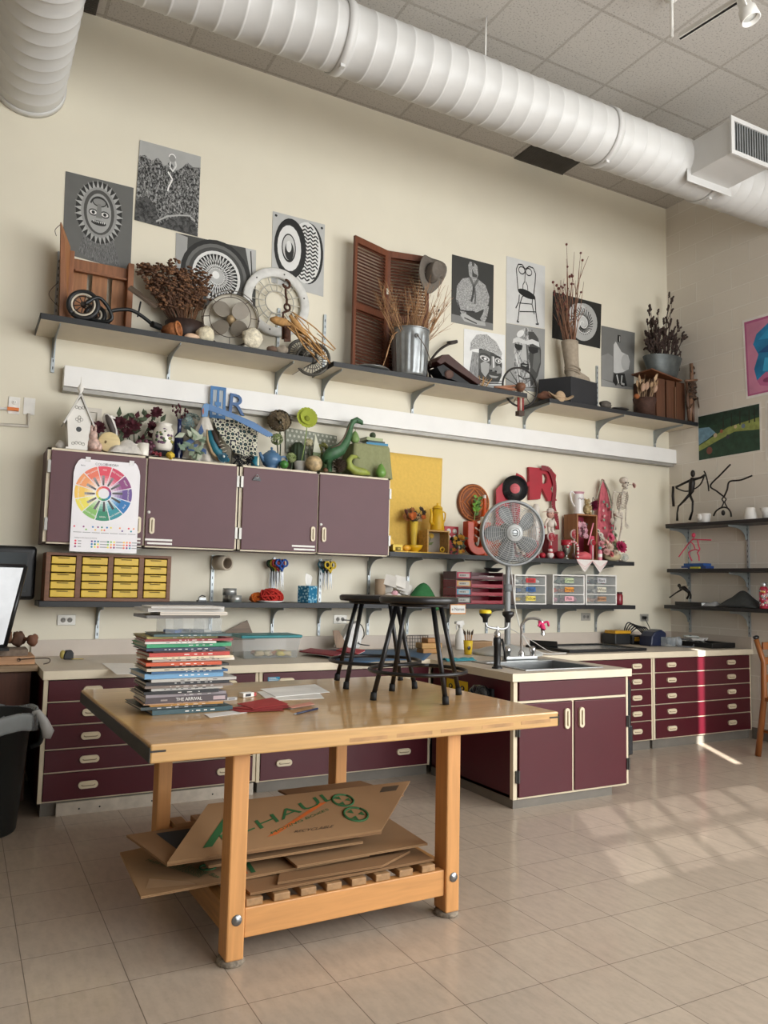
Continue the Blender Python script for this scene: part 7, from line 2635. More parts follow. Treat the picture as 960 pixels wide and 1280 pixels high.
m.tube([hc_ + q @ V((-.022, 0, .066)), hc_ + q @ V((.022, 0, .066))], .0035, mat('5f6364', .4), 5)
m.build('swirl_emblem', cap)
m = MB().curve([V((.0, .02, ph - .12)), V((.03, .0, ph * .7)), V((.06, -.03, ph * .35)), V((.12, -.08, .1)), V((.25, -.12, .012)), V((.5, -.1, .006))], .0045, mat('d9d7d2', .5), 6)
m.curve([V((.2, .3, .2)), V((.3, .1, .1)), V((.42, -.0, .012)), V((.5, -.1, .006))], .003, mat('d9d7d2', .5), 6)
m.build('power_cord', t)
ZQ = LZ + .003
YW, BRN = mat('d8b53c', .45), wood('70482e', 0)
a, b = at(54.5, 753, y=3.26), at(212, 754, y=3.26)
zt = at(58, 690, y=3.26).z - ZQ
t = thing('drawer_organizer', 'brown wooden organizer of twenty small yellow drawers at the shelf end', 'organizer', (a.x, 3.262, ZQ))
w, D = b.x - a.x, .24
MB().bb((0, D - .008, 0), (w, D, zt), BRN).build('back_panel', t)
m = MB()
m.bb((0, 0, 0), (w, D - .008, .022), BRN)
m.bb((0, 0, zt - .018), (w, D - .008, zt), BRN)
xs_ = [w * i / 4 for i in range(5)]
for i, x in enumerate(xs_):
 x0_, x1_ = (x, x + .028) if i == 0 else (x - .026, x) if i == 4 else (x - .016, x + .016)
 m.bb((x0_, 0, .022), (x1_, D - .008, zt - .018), BRN)
m.build('case', t, bevel=.0015)
rh = (zt - .044) / 5
for i in range(4):
 x0_, x1_ = xs_[i] + (.033 if i == 0 else .021), xs_[i + 1] - (.031 if i == 3 else .021)
 for j in range(5):
  z = .024 + rh * j
  m = MB().bb((x0_, -.006, z + .002), (x1_, .16, z + rh - .006), YW)
  d = m.build('drawer', t, bevel=.003)
  cx = (x0_ + x1_) / 2
  m = MB().bb((cx - .035, -.014, z + rh - .011), (cx + .035, -.006, z + rh - .007), YW)
  m.bb((cx - .034, -.0075, z + rh - .018), (cx + .034, -.006, z + rh - .0115), mat('7a6420', .7))
  m.build('lip_pull', d)
m = MB().bb((-.03, 0, 0), (.03, .05, .012), mat('3a3b3d', .4))
m.bb((-.02, .005, .012), (.025, .045, .03), mat('a5a8a8', .3, .7))
m.tube([(-.02, .02, .03), (.0, .02, .045), (.025, .02, .036)], .004, BLACK, 6)
one(m, 'stapler', 'small grey metal hole punch on the lower shelf beside the silver tape', 'punch', loc=PL(3.30, ZQ, 253, 754).o)
for i, (px, y, z, r, l) in enumerate(((287, 3.36, 0, .05, 'silver tape roll at the bottom of the stack of two'), (286.5, 3.365, .0485, .05, 'silver tape roll on top of another tape roll'), (293.5, 3.27, 0, .047, 'single silver tape roll in front of the stacked pair'))):
 k = PL(y, ZQ + z, px, 754)
 t = thing('tape_roll', l, 'tape', k.o, 0, 'silver tape rolls')
 MB().lathe([(.036, 0), (r, 0), (r, .048), (.036, .048), (.036, 0)], mat('a8aaa8', .3, .6), n=30).build('tape_band', t)
 MB().lathe([(.033, .001), (.0358, .001), (.0358, .047), (.033, .047), (.033, .001)], mat('8a6d4a', .7), n=24).build('core', t)
rr = random.Random(91)
m = MB().lathe([(0, 0), (.07, 0), (.1, .012), (.098, .013), (.07, .003), (0, .003)], PAPER, n=30)
one(m, 'paper_plate', 'white paper plate under the red yarn', 'plate', loc=PL(3.30, ZQ, 338, 754).o)
def yarn(label, px, y, z, h, r, seed, flat):
 q_ = random.Random(seed)
 k_ = PL(y, ZQ + z, px, 752)
 m_ = MB()
 for i in range(34):
  n_ = V((q_.uniform(-1, 1), q_.uniform(-1, 1), q_.uniform(-1, 1)))
  c_ = V((q_.uniform(-.35, .35) * r, 0, r * flat * .9))
  u_ = n_.normalized().orthogonal()
  P = []
  w_ = n_.normalized().cross(u_)
  for j in range(15):
   a_ = 2 * PI * j / 14
   p_ = (u_ * math.cos(a_) + w_ * math.sin(a_)) * r * q_.uniform(.88, 1.0)
   P.append(c_ + V((p_.x, p_.y * .6, max(p_.z * flat, -c_.z + .006))))
  m_.tube(P, .0055, mat(h, .85), 5)
 return one(m_, 'yarn_ball', label, 'yarn', 'yarn on the lower shelf', loc=k_.o)
yarn('loose ball of orange yarn left of the red yarn', 323, 3.36, 0, 'c9641c', .048, 1, .62)
yarn('loose ball of red yarn on the paper plate', 339, 3.31, .0035, 'b0261c', .058, 2, .75)
k = PL(3.30, ZQ, 384, 755)
t = thing('tissue_box', 'blue patterned tissue box with a white tissue pulled up', 'tissue box', k.o, .5)
TBX = bpy.data.materials.new('tissue_pattern')
TBX.use_nodes = True
N, L = TBX.node_tree.nodes, TBX.node_tree.links
vo, rp, tc = N.new('ShaderNodeTexVoronoi'), N.new('ShaderNodeValToRGB'), N.new('ShaderNodeTexCoord')
vo.inputs['Scale'].default_value = 55
rp.color_ramp.elements[0].color, rp.color_ramp.elements[1].color = (.35, .62, .72, 1), (.01, .16, .3, 1)
rp.color_ramp.elements[0].position, rp.color_ramp.elements[1].position = .3, .5
L.new(tc.outputs['Object'], vo.inputs['Vector'])
L.new(vo.outputs['Distance'], rp.inputs[0])
L.new(rp.outputs[0], N['Principled BSDF'].inputs['Base Color'])
h = .125
MB().bb((-.052, -.052, 0), (.052, .052, h), TBX).build('carton', t, bevel=.002)
MB().lathe([(0, .0006), (.03, .0006), (.03, 0)], mat('4a6a7a', .8), c=(0, 0, h), n=20, sy=.6).build('opening', t)
m = MB()
def tis(u_, v_):
 w_ = .012 + .05 * v_ * (1 - v_ * .45)
 return ((u_ - .5) * 2 * w_ + .02 * v_, .012 * math.sin(5 * u_ + 2 * v_) * (1 - v_ * .3), h + .001 + (.095 - .035 * u_) * v_)
m.sheet(tis, 10, 8, PAPER)
m.build('tissue', t, solid=.001)
k = PL(3.29, ZQ, 472, 755)
m = MB().bb((-.1, -.05, 0), (.1, .16, .055), mat('e0dcd4', .6))
m.bb((-.102, -.052, .045), (.102, .162, .058), mat('cfcac2', .6))
one(m, 'white_box', 'flat white box under the brown roll, behind the stools', 'box', loc=k.o, bevel=.002)
m = MB().lathe([(.02, 0), (.042, 0), (.042, .13), (.02, .13), (.018, .02), (0, .018)], mat('a08a72', .8), n=24)
one(m, 'brown_roll', 'upright brown paper roll behind the black stools', 'roll', loc=V((at(475, 740, y=3.35).x, 3.35, ZQ + .0585)))
k = PL(3.33, ZQ, 489, 755)
t = thing('folded_paper', 'heap of folded white paper shapes with a pink one on the lower shelf', 'paper', k.o)
m = MB()
for i, (x, y, c_) in enumerate(((488, 727, 'c9c4bb'), (500, 728, 'dedad2'), (504, 733, 'd0ccc5'), (484, 735, 'b5b0a8'), (508, 738, 'e2ded6'))):
 p = k(x, y, .02 * i - .03)
 m.slab([p + V((-.055, .01, -.02)), p + V((.05, 0, -.05)), p + V((.06, .01, .04)), p + V((-.03, .02, .06))], .003, mat(c_, .7))
m.ell((0, -.02, .045), (.085, .05, .045), mat('dcd6d0', .7), 18)
m.build('sheets', t)
MB().ell((.0, -.055, .08), (.03, .02, .022), mat('d8a5ae', .7), 12).build('pink_knot', t)
k = PL(3.34, ZQ, 528, 755)
t = thing('green_hat', 'green felt pointed hat drooping over the lower shelf edge behind a stool', 'hat', k.o)
m = MB()
GF = cloth('2f6b3c', .1)
def gh(u_, v_):
 a_ = 2 * PI * u_
 r = .135 * v_ ** .7
 return V((r * 1.05 * math.cos(a_) + .01 * (1 - v_), r * .55 * math.sin(a_), max(.006, .165 * (1 - v_ ** 1.25) * (1 + .1 * math.sin(5 * a_) * v_))))
m.sheet(gh, 32, 10, GF)
m.build('crown', t, solid=.004)
m = MB()
def gb(u_, v_):
 x = -.02 + .17 * u_
 d_ = v_ * (.5 + .7 * math.sin(PI * min(1, u_ * 1.1)) * (1 if u_ > .3 else .7))
 return V((x, -.075 - .038 * min(1, v_ * 2.2), .012 - .085 * max(0, d_ - .42)))
m.sheet(gb, 14, 8, GF)
m.build('drooping_brim', t, solid=.004)
x0, x1, x2 = at(570, 740, y=3.27).x, at(589.5, 740, y=3.27).x, at(629, 740, y=3.27).x
lab = ['c23f55', 'c79a55', '5a9ab5', '6d7068']
hz = (at(580, 714, y=3.27).z - ZQ) / 4
for i in range(4):
 t = thing('file_tray', ['dark red paper tray, lowest of the four by the fan pole', 'dark red paper tray, second from the bottom of the four', 'red paper tray with papers, third from the bottom of the four', 'red paper tray on top of the four-tray stack'][i], 'tray', (x0, 3.27, ZQ + hz * i + .0005 * i), 0, 'stacked paper trays')
 w, D = x2 - x0, .2
 TR = mat('8d1a2c', .3) if i < 3 else mat('57202a', .3)
 m = MB().bb((0, 0, 0), (w, D, .006), TR)
 m.bb((0, 0, .006), (.008, D, hz - .004), TR)
 m.bb((w - .008, 0, .006), (w, D, hz - .004), TR)
 m.bb((.008, D - .008, .006), (w - .008, D, hz - .004), TR)
 m.bb((x1 - x0 - .006, 0, .006), (x1 - x0, .012, hz - .004), TR)
 m.bb((x1 - x0, 0, .006), (w - .008, .005, hz * .45), TR)
 m.build('tray_shell', t, bevel=.0015)
 m = MB().bb((.012, .002, .01), (x1 - x0 - .01, .01, hz - .012), mat(lab[3 - i], .5))
 lb = m.build('label_holder', t)
 m = MB().bb((.026, -.0005, hz * .25), (x1 - x0 - .024, .002, hz * .68), mat('b5b1ab', .6))
 for q_ in range(5):
  m.bb((.036 + .012 * q_, -.0012, hz * .38), (.043 + .012 * q_, -.0004, hz * .55), mat('4a4a4c', .6))
 m.build('label_card', lb)
 m = MB()
 for q_ in range(3 + i):
  m.box((x1 - x0 + (w - x1 + x0) * .48 + rr.uniform(-.01, .01), .095 + rr.uniform(-.01, .01), .009 + .0045 * q_), (.15, .17, .003), mat(rr.choice(['d9d6d0', 'c5c3c0', 'e6e3dd']), .7), (0, rr.uniform(-.02, .02), rr.uniform(-.06, .06)))
 m.build('papers', t)
zt = ZQ + hz * 4 + .003
m = MB().lathe([(0, .0), (.04, .0), (.085, .03), (.088, .035), (.08, .033), (.035, .008), (0, .008)], mat('1d1e20', .35), n=28, sy=.8)
one(m, 'black_bowl', 'shallow black bowl on top of the red paper trays', 'bowl', loc=(at(621, 717, y=3.36).x - .03, 3.37, zt))
def plastic_drawers(label, pxa, pxb, cards, cols):
 xa, xb = at(pxa, 740, y=3.25).x, at(pxb, 740, y=3.25).x
 zt_ = at((pxa + pxb) / 2, 718.5, y=3.25).z - ZQ
 t_ = thing('drawer_box', label, 'drawers', (xa, 3.25, ZQ), 0, 'clear drawer boxes on the lower shelf')
 w_, D_ = xb - xa, .24
 FRM = mat('e3e1dc', .4)
 m_ = MB()
 for p, q_ in (((0, 0), (.014, zt_)), ((w_ - .014, 0), (w_, zt_)), ((.014, 0), (w_ - .014, .012)), ((.014, zt_ - .012), (w_ - .014, zt_))):
  m_.bb((p[0], 0, p[1]), (q_[0], D_, q_[1]), FRM)
 rh_ = (zt_ - .024) / 3
 for i in (1, 2):
  m_.bb((.014, .0, .012 + rh_ * i - .005), (w_ - .014, D_, .012 + rh_ * i + .004), FRM)
 m_.build('frame', t_, bevel=.002)
 for i in range(3):
  z_ = .012 + rh_ * i + .005
  d_ = MB().bb((.017, -.002, z_), (w_ - .017, .002, z_ + rh_ - .012), CLEAR)
  d_.bb((.017, .002, z_), (w_ - .017, D_ - .01, z_ + .003), CLEAR)
  d_ = d_.build('drawer', t_)
  txt, c_ = cards[i]
  g_ = MB()
  for q_ in range(9):
   blob(g_, (rr.uniform(.05, w_ - .05), rr.uniform(.05, .17), z_ + .006 + .02), .024, mat(rr.choice(cols[i]), .7), 8, .25, rr, (1.2, .8, .75))
  g_.build('contents', d_)
  l_ = MB().bb((w_ * .5 - .052, -.0045, z_ + rh_ * .2), (w_ * .5 + .052, -.0025, z_ + rh_ * .72), mat(c_, .6))
  l_.text(txt, .038, BLACK, (w_ * .5, -.0048, z_ + rh_ * .45))
  l_.build('label', d_)
 return t_
plastic_drawers('clear three-drawer box with red, blue and yellow labels by the fan pole', 643, 683, [('Yellow', 'e6d05a'), ('Blue', '2d5f9a'), ('Red', 'c23030')], [['d9c23c', 'c9a22c', 'e2d98a'], ['2f5f9f', '3f6fae', 'aab5bf'], ['9aa0a2', 'bf3a3a', 'd0d0cc']])
plastic_drawers('clear three-drawer box with green, orange and pink labels, middle of three', 691, 731, [('Pink', 'e0a5b0'), ('Orange', 'e89a3c'), ('Green', 'bfcfa5')], [['c97a8a', 'd59aa5', '9a6a78'], ['c96a3a', 'd58a4a', 'c24a3a'], ['6f8a6a', '9aa59a', '556a5a']])
plastic_drawers('clear three-drawer box with black and white labels, beside the red jar', 732.5, 771, [('Brown', 'b58a6a'), ('White', 'ded9c5'), ('Black', 'c5c5c8')], [['8a5a42', '6d4a3a', 'b5907a'], ['cfcac0', 'dcd8d0', 'b9a59a'], ['8f9296', '3a3c40', 'a52f3a']])
k = PL(3.38, ZQ, 773.5, 757)
t = thing('red_jar', 'red jar with a dark lid at the end of the lower shelf', 'jar', k.o)
z1 = k(773, 740).z
MB().lathe([(0, 0), (.034, 0), (.038, .01), (.038, z1 * .75), (.03, z1 * .85), (0, z1 * .85)], mat('8d2a34', .25), n=22).build('jar_body', t)
MB().lathe([(.032, z1 * .85), (.034, z1 * .86), (.034, z1), (0, z1)], mat('4a1f24', .4), n=22).build('lid', t)
c = at(278, 703.5, y=3.44)
t = thing('hanging_roll', 'beige tape roll hung on a wall upright under the mauve cabinet', 'tape', c)
q = facing((.45, -1, -.05))
MB().lathe([(.04, -.055), (.054, -.055), (.054, .055), (.04, .055), (.04, -.055)], mat('b3a794', .6), n=30, rot=q).build('tape_band', t)
MB().lathe([(.036, -.05), (.0398, -.05), (.0398, .058), (.036, .058), (.036, -.05)], mat('6a5b4b', .7), n=26, rot=q).build('core', t)
m = MB().tube([(0, .08, .03), (0, .0, .03), (0, -.05, .033), (0, -.055, .044)], .004, STEEL, 6)
m.build('hook', t)
def scissors(px, py, y, col, label, lean, ln=.17, group='scissors hung under the mauve cabinets'):
 o_ = at(px, py, y=y)
 t_ = thing('scissors', label, 'scissors', o_, 0, group)
 t_.scale = (1.25, 1.25, 1.25)
 H_ = mat(col, .35)
 m_ = MB()
 for s_ in (-1, 1):
  m_ = MB().torus((s_ * .021, s_ * .002, -.026), (.25, -1, .1), .019, .0062, H_, 20, 7)
  m_.tube([(s_ * .015, s_ * .002, -.045), (-s_ * .002 + lean * .02, s_ * .002, -.075)], [.0075, .006], H_, 7)
  m_.build('handle', t_)
  bl_ = MB().slab([(-s_ * .002 + lean * .02 - .008, s_ * .0018, -.07), (-s_ * .002 + lean * .02 + .008, s_ * .0018, -.07), (-s_ * .007 + lean * .055 + .002, s_ * .0018, -ln)], .002, mat('a4a6a8', .4, .5))
  bl_.build('blade', t_)
 MB().lathe([(0, .002), (.005, .002), (.005, -.002), (0, -.002)], STEEL, c=(lean * .02, -.004, -.076), n=10, rot=facing((0, -1, 0))).build('pivot', t_)
for i, (x, c_, l_) in enumerate(((341.5, '26282b', 'black-handled scissors, nearest the tape roll, in the larger hung bunch'), (343.5, '2e5a34', 'green-handled scissors in the larger hung bunch'), (346, 'c9a82c', 'yellow-handled scissors in the larger hung bunch'), (348.5, 'a32a2c', 'red-handled scissors in the larger hung bunch'), (352.5, '1f4a94', 'blue-handled scissors at the front of the larger hung bunch'))):
 scissors(x, 699.5 - .3 * i, 3.47 - .022 * i, c_, l_, -.3 + .1 * i, .19)
for i, (x, c_, l_) in enumerate(((405, '1f5a66', 'teal-handled scissors in the smaller hung bunch'), (409, '1d1f22', 'black-handled scissors in the smaller hung bunch'), (413, 'd0b02c', 'yellow-handled scissors in the smaller hung bunch by the tissue box'))):
 scissors(x, 701, 3.46 - .025 * i, c_, l_, -.2 + .15 * i, .18)
for i, px in enumerate((346, 409)):
 c = at(px, 699, y=3.44)
 m = MB().tube([(0, .09, .004), (0, -.075, .0), (0, -.08, .012)], .0035, STEEL, 6)
 one(m, 'wall_hook', ['steel hook holding the larger bunch of scissors', 'steel hook holding the smaller bunch of scissors'][i], 'hook', loc=c + V((0, 0, -.008)))
c = at(572.5, 761.5, y=3.228)
t = thing('name_sign', 'small white sign with orange border hung on the lower shelf edge', 'sign', c)
MB().bb((-.075, 0, -.04), (.075, .003, .04), mat('dd9a5a', .6)).build('card', t)
m = MB().bb((-.07, -.0008, -.03), (.07, 0, .032), PAPER)
m.text('e Names', .034, mat('3a3430', .6), (0, -.001, .0))
m.build('printed_name', t)
ZK = WZ + .002
def cpt(px, py):
 return at(px, py, z=ZK)
p = cpt(85, 824)
t = thing('tape_measure', 'black and yellow tape measure on the worktop under the yellow drawers', 'tape measure', p)
MB().prism([(-.03, .0), (.03, .0), (.03, .04), (.018, .058), (-.015, .058), (-.03, .03)], .045, mat('1c1d1f', .5), (0, .02, 0)).build('case', t, bevel=.006)
MB().ell((-.032, -.0, .03), (.02, .022, .028), mat('b5a55a', .5), 14).build('yellow_cap', t)
MB().slab([(-.03, -.02, .004), (.09, -.03, .002), (.09, -.012, .002), (-.03, .0, .004)], .002, mat('d2bb3a', .5)).build('blade', t)
m = MB().slab([cpt(127, 829), cpt(146, 843), cpt(192, 842), cpt(166, 829)], .0012, PAPER)
one(m, 'white_sheet', 'single white sheet flat on the left part of the worktop', 'paper')
p = cpt(340, 823)
t = thing('storage_bin', 'clear plastic bin with teal lid on the worktop by the wall', 'bin', (p.x - .0, p.y + .14, ZK), -.0)
bw, bd, bh = .21, .13, .135
m = MB()
for zz in (0,):
 m.raw([(-bw * .9, -bd * .9, 0), (bw * .9, -bd * .9, 0), (bw * .9, bd * .9, 0), (-bw * .9, bd * .9, 0), (-bw, -bd, bh), (bw, -bd, bh), (bw, bd, bh), (-bw, bd, bh)], [(0, 1, 2, 3), (0, 1, 5, 4), (1, 2, 6, 5), (2, 3, 7, 6), (3, 0, 4, 7)], mat('bcc5c6', .3, alpha=.26))
m.build('tub', t)
MB().bb((-bw - .01, -bd - .01, bh), (bw + .01, bd + .01, bh + .02), mat('1f7f86', .35)).build('lid', t, bevel=.008, seg=3)
m = MB()
for i in range(16):
 blob(m, (rr.uniform(-.12, .13), rr.uniform(-.09, .05), .026), .026, mat(rr.choice(['c9b48a', 'd9c9a5', 'b9a08a', 'd8c25a', 'c98a5a']), .7), 8, .2, rr, (1.5, .8, .7))
m.build('contents', t)
m = MB().slab([at(262, 800, y=3.505), at(309, 775, y=3.505), at(319, 800, y=3.505)], .006, wood('7d6a58', 0))
one(m, 'brown_card', 'brown card triangle leaning on the wall behind the teal-lidded bin', 'card')
m = MB()
B4 = [cpt(374, 813), cpt(442, 831), cpt(530, 826), cpt(545, 812)]
def mat_(u_, v_):
 p_ = B4[0] * (1 - u_) * (1 - v_) + B4[3] * u_ * (1 - v_) + B4[2] * u_ * v_ + B4[1] * (1 - u_) * v_
 return p_ + V((0, 0, .003 + .012 * max(0, v_ - .7) / .3 * math.sin(PI * u_)))
m.sheet(mat_, 16, 8, mat('3f5f7d', .6))
one(m, 'blue_mat', 'big slate blue sheet lying on the worktop behind the stools', 'mat', solid=.003)
for i, (q4, c_, l_) in enumerate(((((374, 819), (418, 825), (430, 820), (388, 815)), '8d2f3a', 'dark red folder at the wall beside the teal-lidded bin'), (((420, 819), (446, 824), (456, 819), (430, 815)), 'b03a44', 'red folder under the white plastic case'))):
 m = MB().slab([cpt(*q_) + V((0, 0, .026 + .008 * i)) for q_ in q4], .008, mat(c_, .6))
 m.slab([cpt(*q_) + V((0, 0, .0205 + .008 * i)) for q_ in q4], .002, PAPER)
 one(m, 'red_folder', l_, 'folder')
k = PL(3.36, ZK + .02, 432, 806)
t = thing('plastic_case', 'white plastic case with black cord standing behind the left stool', 'case', k.o)
m = MB().prism([(-.09, 0), (.1, 0), (.13, .12), (.09, .21), (.02, .18), (-.05, .07)], .1, mat('dcdad5', .35), (0, .05, 0))
m.build('shell', t, bevel=.012)
MB().slab([(-.11, -.06, .01), (-.0, -.06, .0), (-.09, -.06, .14), (-.14, -.06, .14)], .006, wood('8a7058', 2)).build('brown_flap', t)
m = MB().curve([k(428, 775, .1), k(440, 776, .05), k(452, 782), k(455, 795), k(448, 804, -.06), k(462, 807, -.1)], .004, BLACK, 6)
m.build('cord', t)
k = PL(3.40, ZK, 520, 806)
m = MB()
for i in range(9):
 x = -.1 + .025 * i
 m.tube([(x, -.03, .002), (x + .05, .06, .1)], .0022, BLACK, 5)
for i in range(5):
 m.tube([(-.1 + .0125 * i, -.03 + .0225 * i, .002 + .0245 * i), (.1 + .0125 * i, -.03 + .0225 * i, .002 + .0245 * i)], .0022, BLACK, 5)
m.tube([(-.05, .06, .1), (-.05, .1, .002)], .003, BLACK, 5)
m.tube([(.15, .06, .1), (.15, .1, .002)], .003, BLACK, 5)
one(m, 'wire_rack', 'tilted black wire rack behind the wooden blocks', 'rack', loc=k.o)
z = ZK + .001
base = cpt(541, 817)
for i, (w_, h_, dx, l_) in enumerate(((.17, .035, .0, 'wooden block at the bottom of the stack of three'), (.18, .042, -.006, 'thickest wooden block, middle of the stack of three'), (.11, .035, .01, 'smallest wooden block on top of the stack of three'))):
 m = MB().bb((-w_ / 2, -.05, 0), (w_ / 2, .05, h_), wood(['a87a42', 'b58a4e', 'a06f3a'][i], 0))
 one(m, 'wood_block', l_, 'block', 'stacked wooden blocks', loc=(base.x + dx, base.y + .05, z), bevel=.006)
 z += h_ + .0005
p = cpt(575, 812)
t = thing('spray_bottle', 'white trigger spray bottle beside the yellow brush cup', 'spray bottle', p)
t.scale = (1.12, 1.12, 1.12)
SPW = mat('e6e4df', .35)
MB().lathe([(0, 0), (.034, 0), (.036, .006), (.036, .09), (.03, .12), (.014, .145), (.014, .155), (0, .155)], SPW, n=24).build('bottle_body', t)
m = MB().prism([(-.045, .185), (-.04, .205), (.02, .21), (.03, .18), (.012, .172), (.012, .156), (-.012, .156), (-.014, .178)], .03, SPW, (0, .015, 0))
m.build('trigger_head', t, bevel=.004)
MB().tube([(-.02, 0, .18), (-.034, 0, .165), (-.03, 0, .145)], .005, SPW, 6).build('trigger', t)
p = cpt(585, 818)
t = thing('brush_cup', 'yellow cup of paint brushes beside the spray bottle', 'cup', p)
MB().lathe([(0, 0), (.028, 0), (.036, .105), (.033, .105), (.026, .006), (0, .006)], mat('d6b42c', .4), n=22).build('cup_body', t)
MB().ell((-.012, -.032, .05), (.014, .003, .016), BLACK, 10).build('print_mark', t)
for i in range(6):
 a_ = i * 1.1
 d_ = V((.2 * math.cos(a_), .2 * math.sin(a_), 1)).normalized()
 m = MB().tube([d_ * .012 + V((.01 * math.cos(a_), .01 * math.sin(a_), 0)), d_ * .15], .0035, wood('9a7040', 2), 6)
 m.tube([d_ * .15, d_ * .165, d_ * (.18 + .006 * (i % 3))], [.004, .007, .002], mat('4a3a2a', .8), 6)
 m.build('paint_brush', t)
p = cpt(574, 826)
m = MB()
def tl(u_, v_):
 return (-.12 + .24 * u_, -.04 + .09 * v_, .004 + .018 * math.sin(9 * u_ + 3 * v_) ** 2 * math.sin(PI * v_))
m.sheet(tl, 24, 10, cloth('3a8a96'))
one(m, 'teal_cloth', 'crumpled teal cloth in front of the spray bottle', 'cloth', loc=p, solid=.003)
p = cpt(608, 812)
k = MB().bb((-.13, .0, 0), (.13, .12, .055), mat('9a7a58', .8))
k.bb((-.132, -.002, .045), (.132, .12, .058), mat('a58664', .8))
one(k, 'cardboard_tray', 'low brown cardboard box behind the fan base', 'box', loc=p + V((0, .1, 0)))
t = thing('black_portfolio', 'large flat black-framed glass panel on the worktop left of the charger', 'panel', (0, 0, ZK))
Q = [cpt(703, 815), cpt(797, 812), cpt(776, 799), cpt(690, 797)]
Q = [V((p_.x, p_.y, 0)) for p_ in Q]
x0, x1 = Q[0].x, Q[1].x
y0, y1 = 2.72, 3.28
m = MB()
for a_, b_ in (((x0, y0), (x1, y0 + .05)), ((x0, y1 - .05), (x1, y1)), ((x0, y0 + .05), (x0 + .06, y1 - .05)), ((x1 - .06, y0 + .05), (x1, y1 - .05))):
 m.bb((a_[0], a_[1], 0), (b_[0], b_[1], .022), BLACK)
m.build('frame', t, bevel=.003)
MB().bb((x0 + .06, y0 + .05, .002), (x1 - .06, y1 - .05, .012), mat('8a9296', .15)).build('glass_sheet', t)
m = MB().slab([(x0 - .03, y1 - .1, .01), (x0 + .1, y1 - .3, .024), (x0 + .13, y1 - .26, .06), (x0 + .0, y1 - .06, .06)], .02, BLACK)
m.build('raised_edge', t)
k = PL(3.40, ZK, 780, 806)
t = thing('charger_case', 'black and yellow power tool case with black cable loops', 'tool case', k.o)
m = MB().bb((-.2, -.09, 0), (.0, .09, .1), mat('202224', .5))
m.bb((.01, -.1, 0), (.16, .06, .085), mat('26282b', .5))
m.build('case_body', t, bevel=.012)
m = MB().bb((-.2, -.092, .1), (-.0, .05, .128), mat('cf9a1c', .5))
m.bb((.03, -.107, .03), (.1, -.099, .05), mat('cf9a1c', .5))
m.bb((.03, -.107, .056), (.09, -.099, .066), mat('cf9a1c', .5))
m.build('yellow_panel', t, bevel=.004)
m = MB()
for i in range(5):
 m.curve([(-.06 + .02 * i, -.05, .09), (-.02 + .03 * i, -.07, .2 - .012 * i), (.08 + .03 * i, -.09, .15), (.18 + .015 * i, -.11, .06), (.2, -.12 - .01 * i, .012), (.12 + .02 * i, -.15, .012)], .0065, BLACK, 6)
m.curve([at(806, 773, y=3.49) - k.o, at(812, 785, y=3.45) - k.o, at(816, 798, y=3.42) - k.o], .004, BLACK, 6)
m.build('cables', t)
k = PL(3.13, ZK, 815, 807)
t = thing('heat_gun', 'navy blue hooded tool with clear cover and grey round nozzle', 'tool', k.o)
m = MB().prism([(-.09, 0), (.1, 0), (.12, .12), (.06, .15), (-.03, .13), (-.075, .09)], .15, mat('1b2440', .4), (0, .08, 0))
m.build('hood', t, bevel=.015)
MB().bb((.03, -.16, .0), (.13, -.075, .085), mat('b5bcc0', .15, alpha=.4)).build('clear_cover', t, bevel=.006)
m = MB().lathe([(.02, -.04), (.04, -.04), (.043, .03), (.034, .035), (.03, .01), (0, .01)], mat('8d9194', .4), c=(.165, -.14, .046), n=22, rot=facing((.3, -1, .2)))
m.build('nozzle', t)
MB().curve([(.1, -.2, .01), (.2, -.27, .006), (.32, -.2, .02), (.4, -.1, .06), (.36, -.02, .05)], .005, mat('6d7074', .5), 6).build('cord', t)
t = thing('black_tray', 'long black tray on the worktop under the block wall shelves', 'tray', (0, 0, ZK))
m = MB()
T4 = [V((4.95, 2.72, .0)), V((5.44, 2.72, .0)), V((5.44, 3.46, .0)), V((4.95, 3.46, .0))]
m.bb((5.12, 2.73, 0), (5.43, 3.44, .008), BLACK)
for a_, b_ in (((5.12, 2.73), (5.43, 2.77)), ((5.12, 3.41), (5.43, 3.44)), ((5.39, 2.77), (5.43, 3.41)), ((5.12, 2.77), (5.15, 3.41))):
 m.bb((a_[0], a_[1], .008), (b_[0], b_[1], .045), BLACK)
m.build('tray_shell', t, bevel=.004)
rr = random.Random(99)
for i in range(5):
 m = MB()
 w_ = rr.uniform(.09, .13)
 fx, fy = 5.262 + .004 * i, 3.0 + .05 * ((i * 2) % 3)
 def pp(u_, v_, i=i):
  return V(((u_ - .5) * .15, (v_ - .5) * .12, .010 + .014 * i + .022 * math.sin(5 * u_ + i) ** 2))
 m.sheet(pp, 10, 6, mat(['d5d3ce', 'e6e4e0', 'c9c7c2', 'dad8d6', 'cfd5d2'][i], .6))
 for q_ in range(2):
  pq = pp(.3 + .4 * q_, .5)
  m.ell(pq + V((0, 0, .002)), (.018, .014, .002), mat(['2f6a4a', '3a3c40', '2d5f6a'][(i + q_) % 3], .6), 8, k=4)
 one(m, 'crumpled_sheet', ['crumpled grey-white sheet lowest in the black tray', 'bright white crumpled sheet second from the bottom in the black tray', 'dull white crumpled sheet in the middle of the black tray pile', 'pale crumpled sheet second from the top in the black tray', 'greenish white crumpled sheet topmost in the black tray'][i], 'paper', 'sheets in the black tray', loc=(fx, fy, ZK + .001), solid=.001).rotation_euler = (0, 0, rr.uniform(-1, 1))
m = MB().bb((-.05, -.02, 0), (.05, .02, .018), PAPER)
m.bb((-.02, -.021, .004), (.03, -.0195, .014), mat('b52f44', .5))
one(m, 'white_packet', 'small white and red packet in front of the navy blue tool', 'packet', loc=cpt(848, 806))
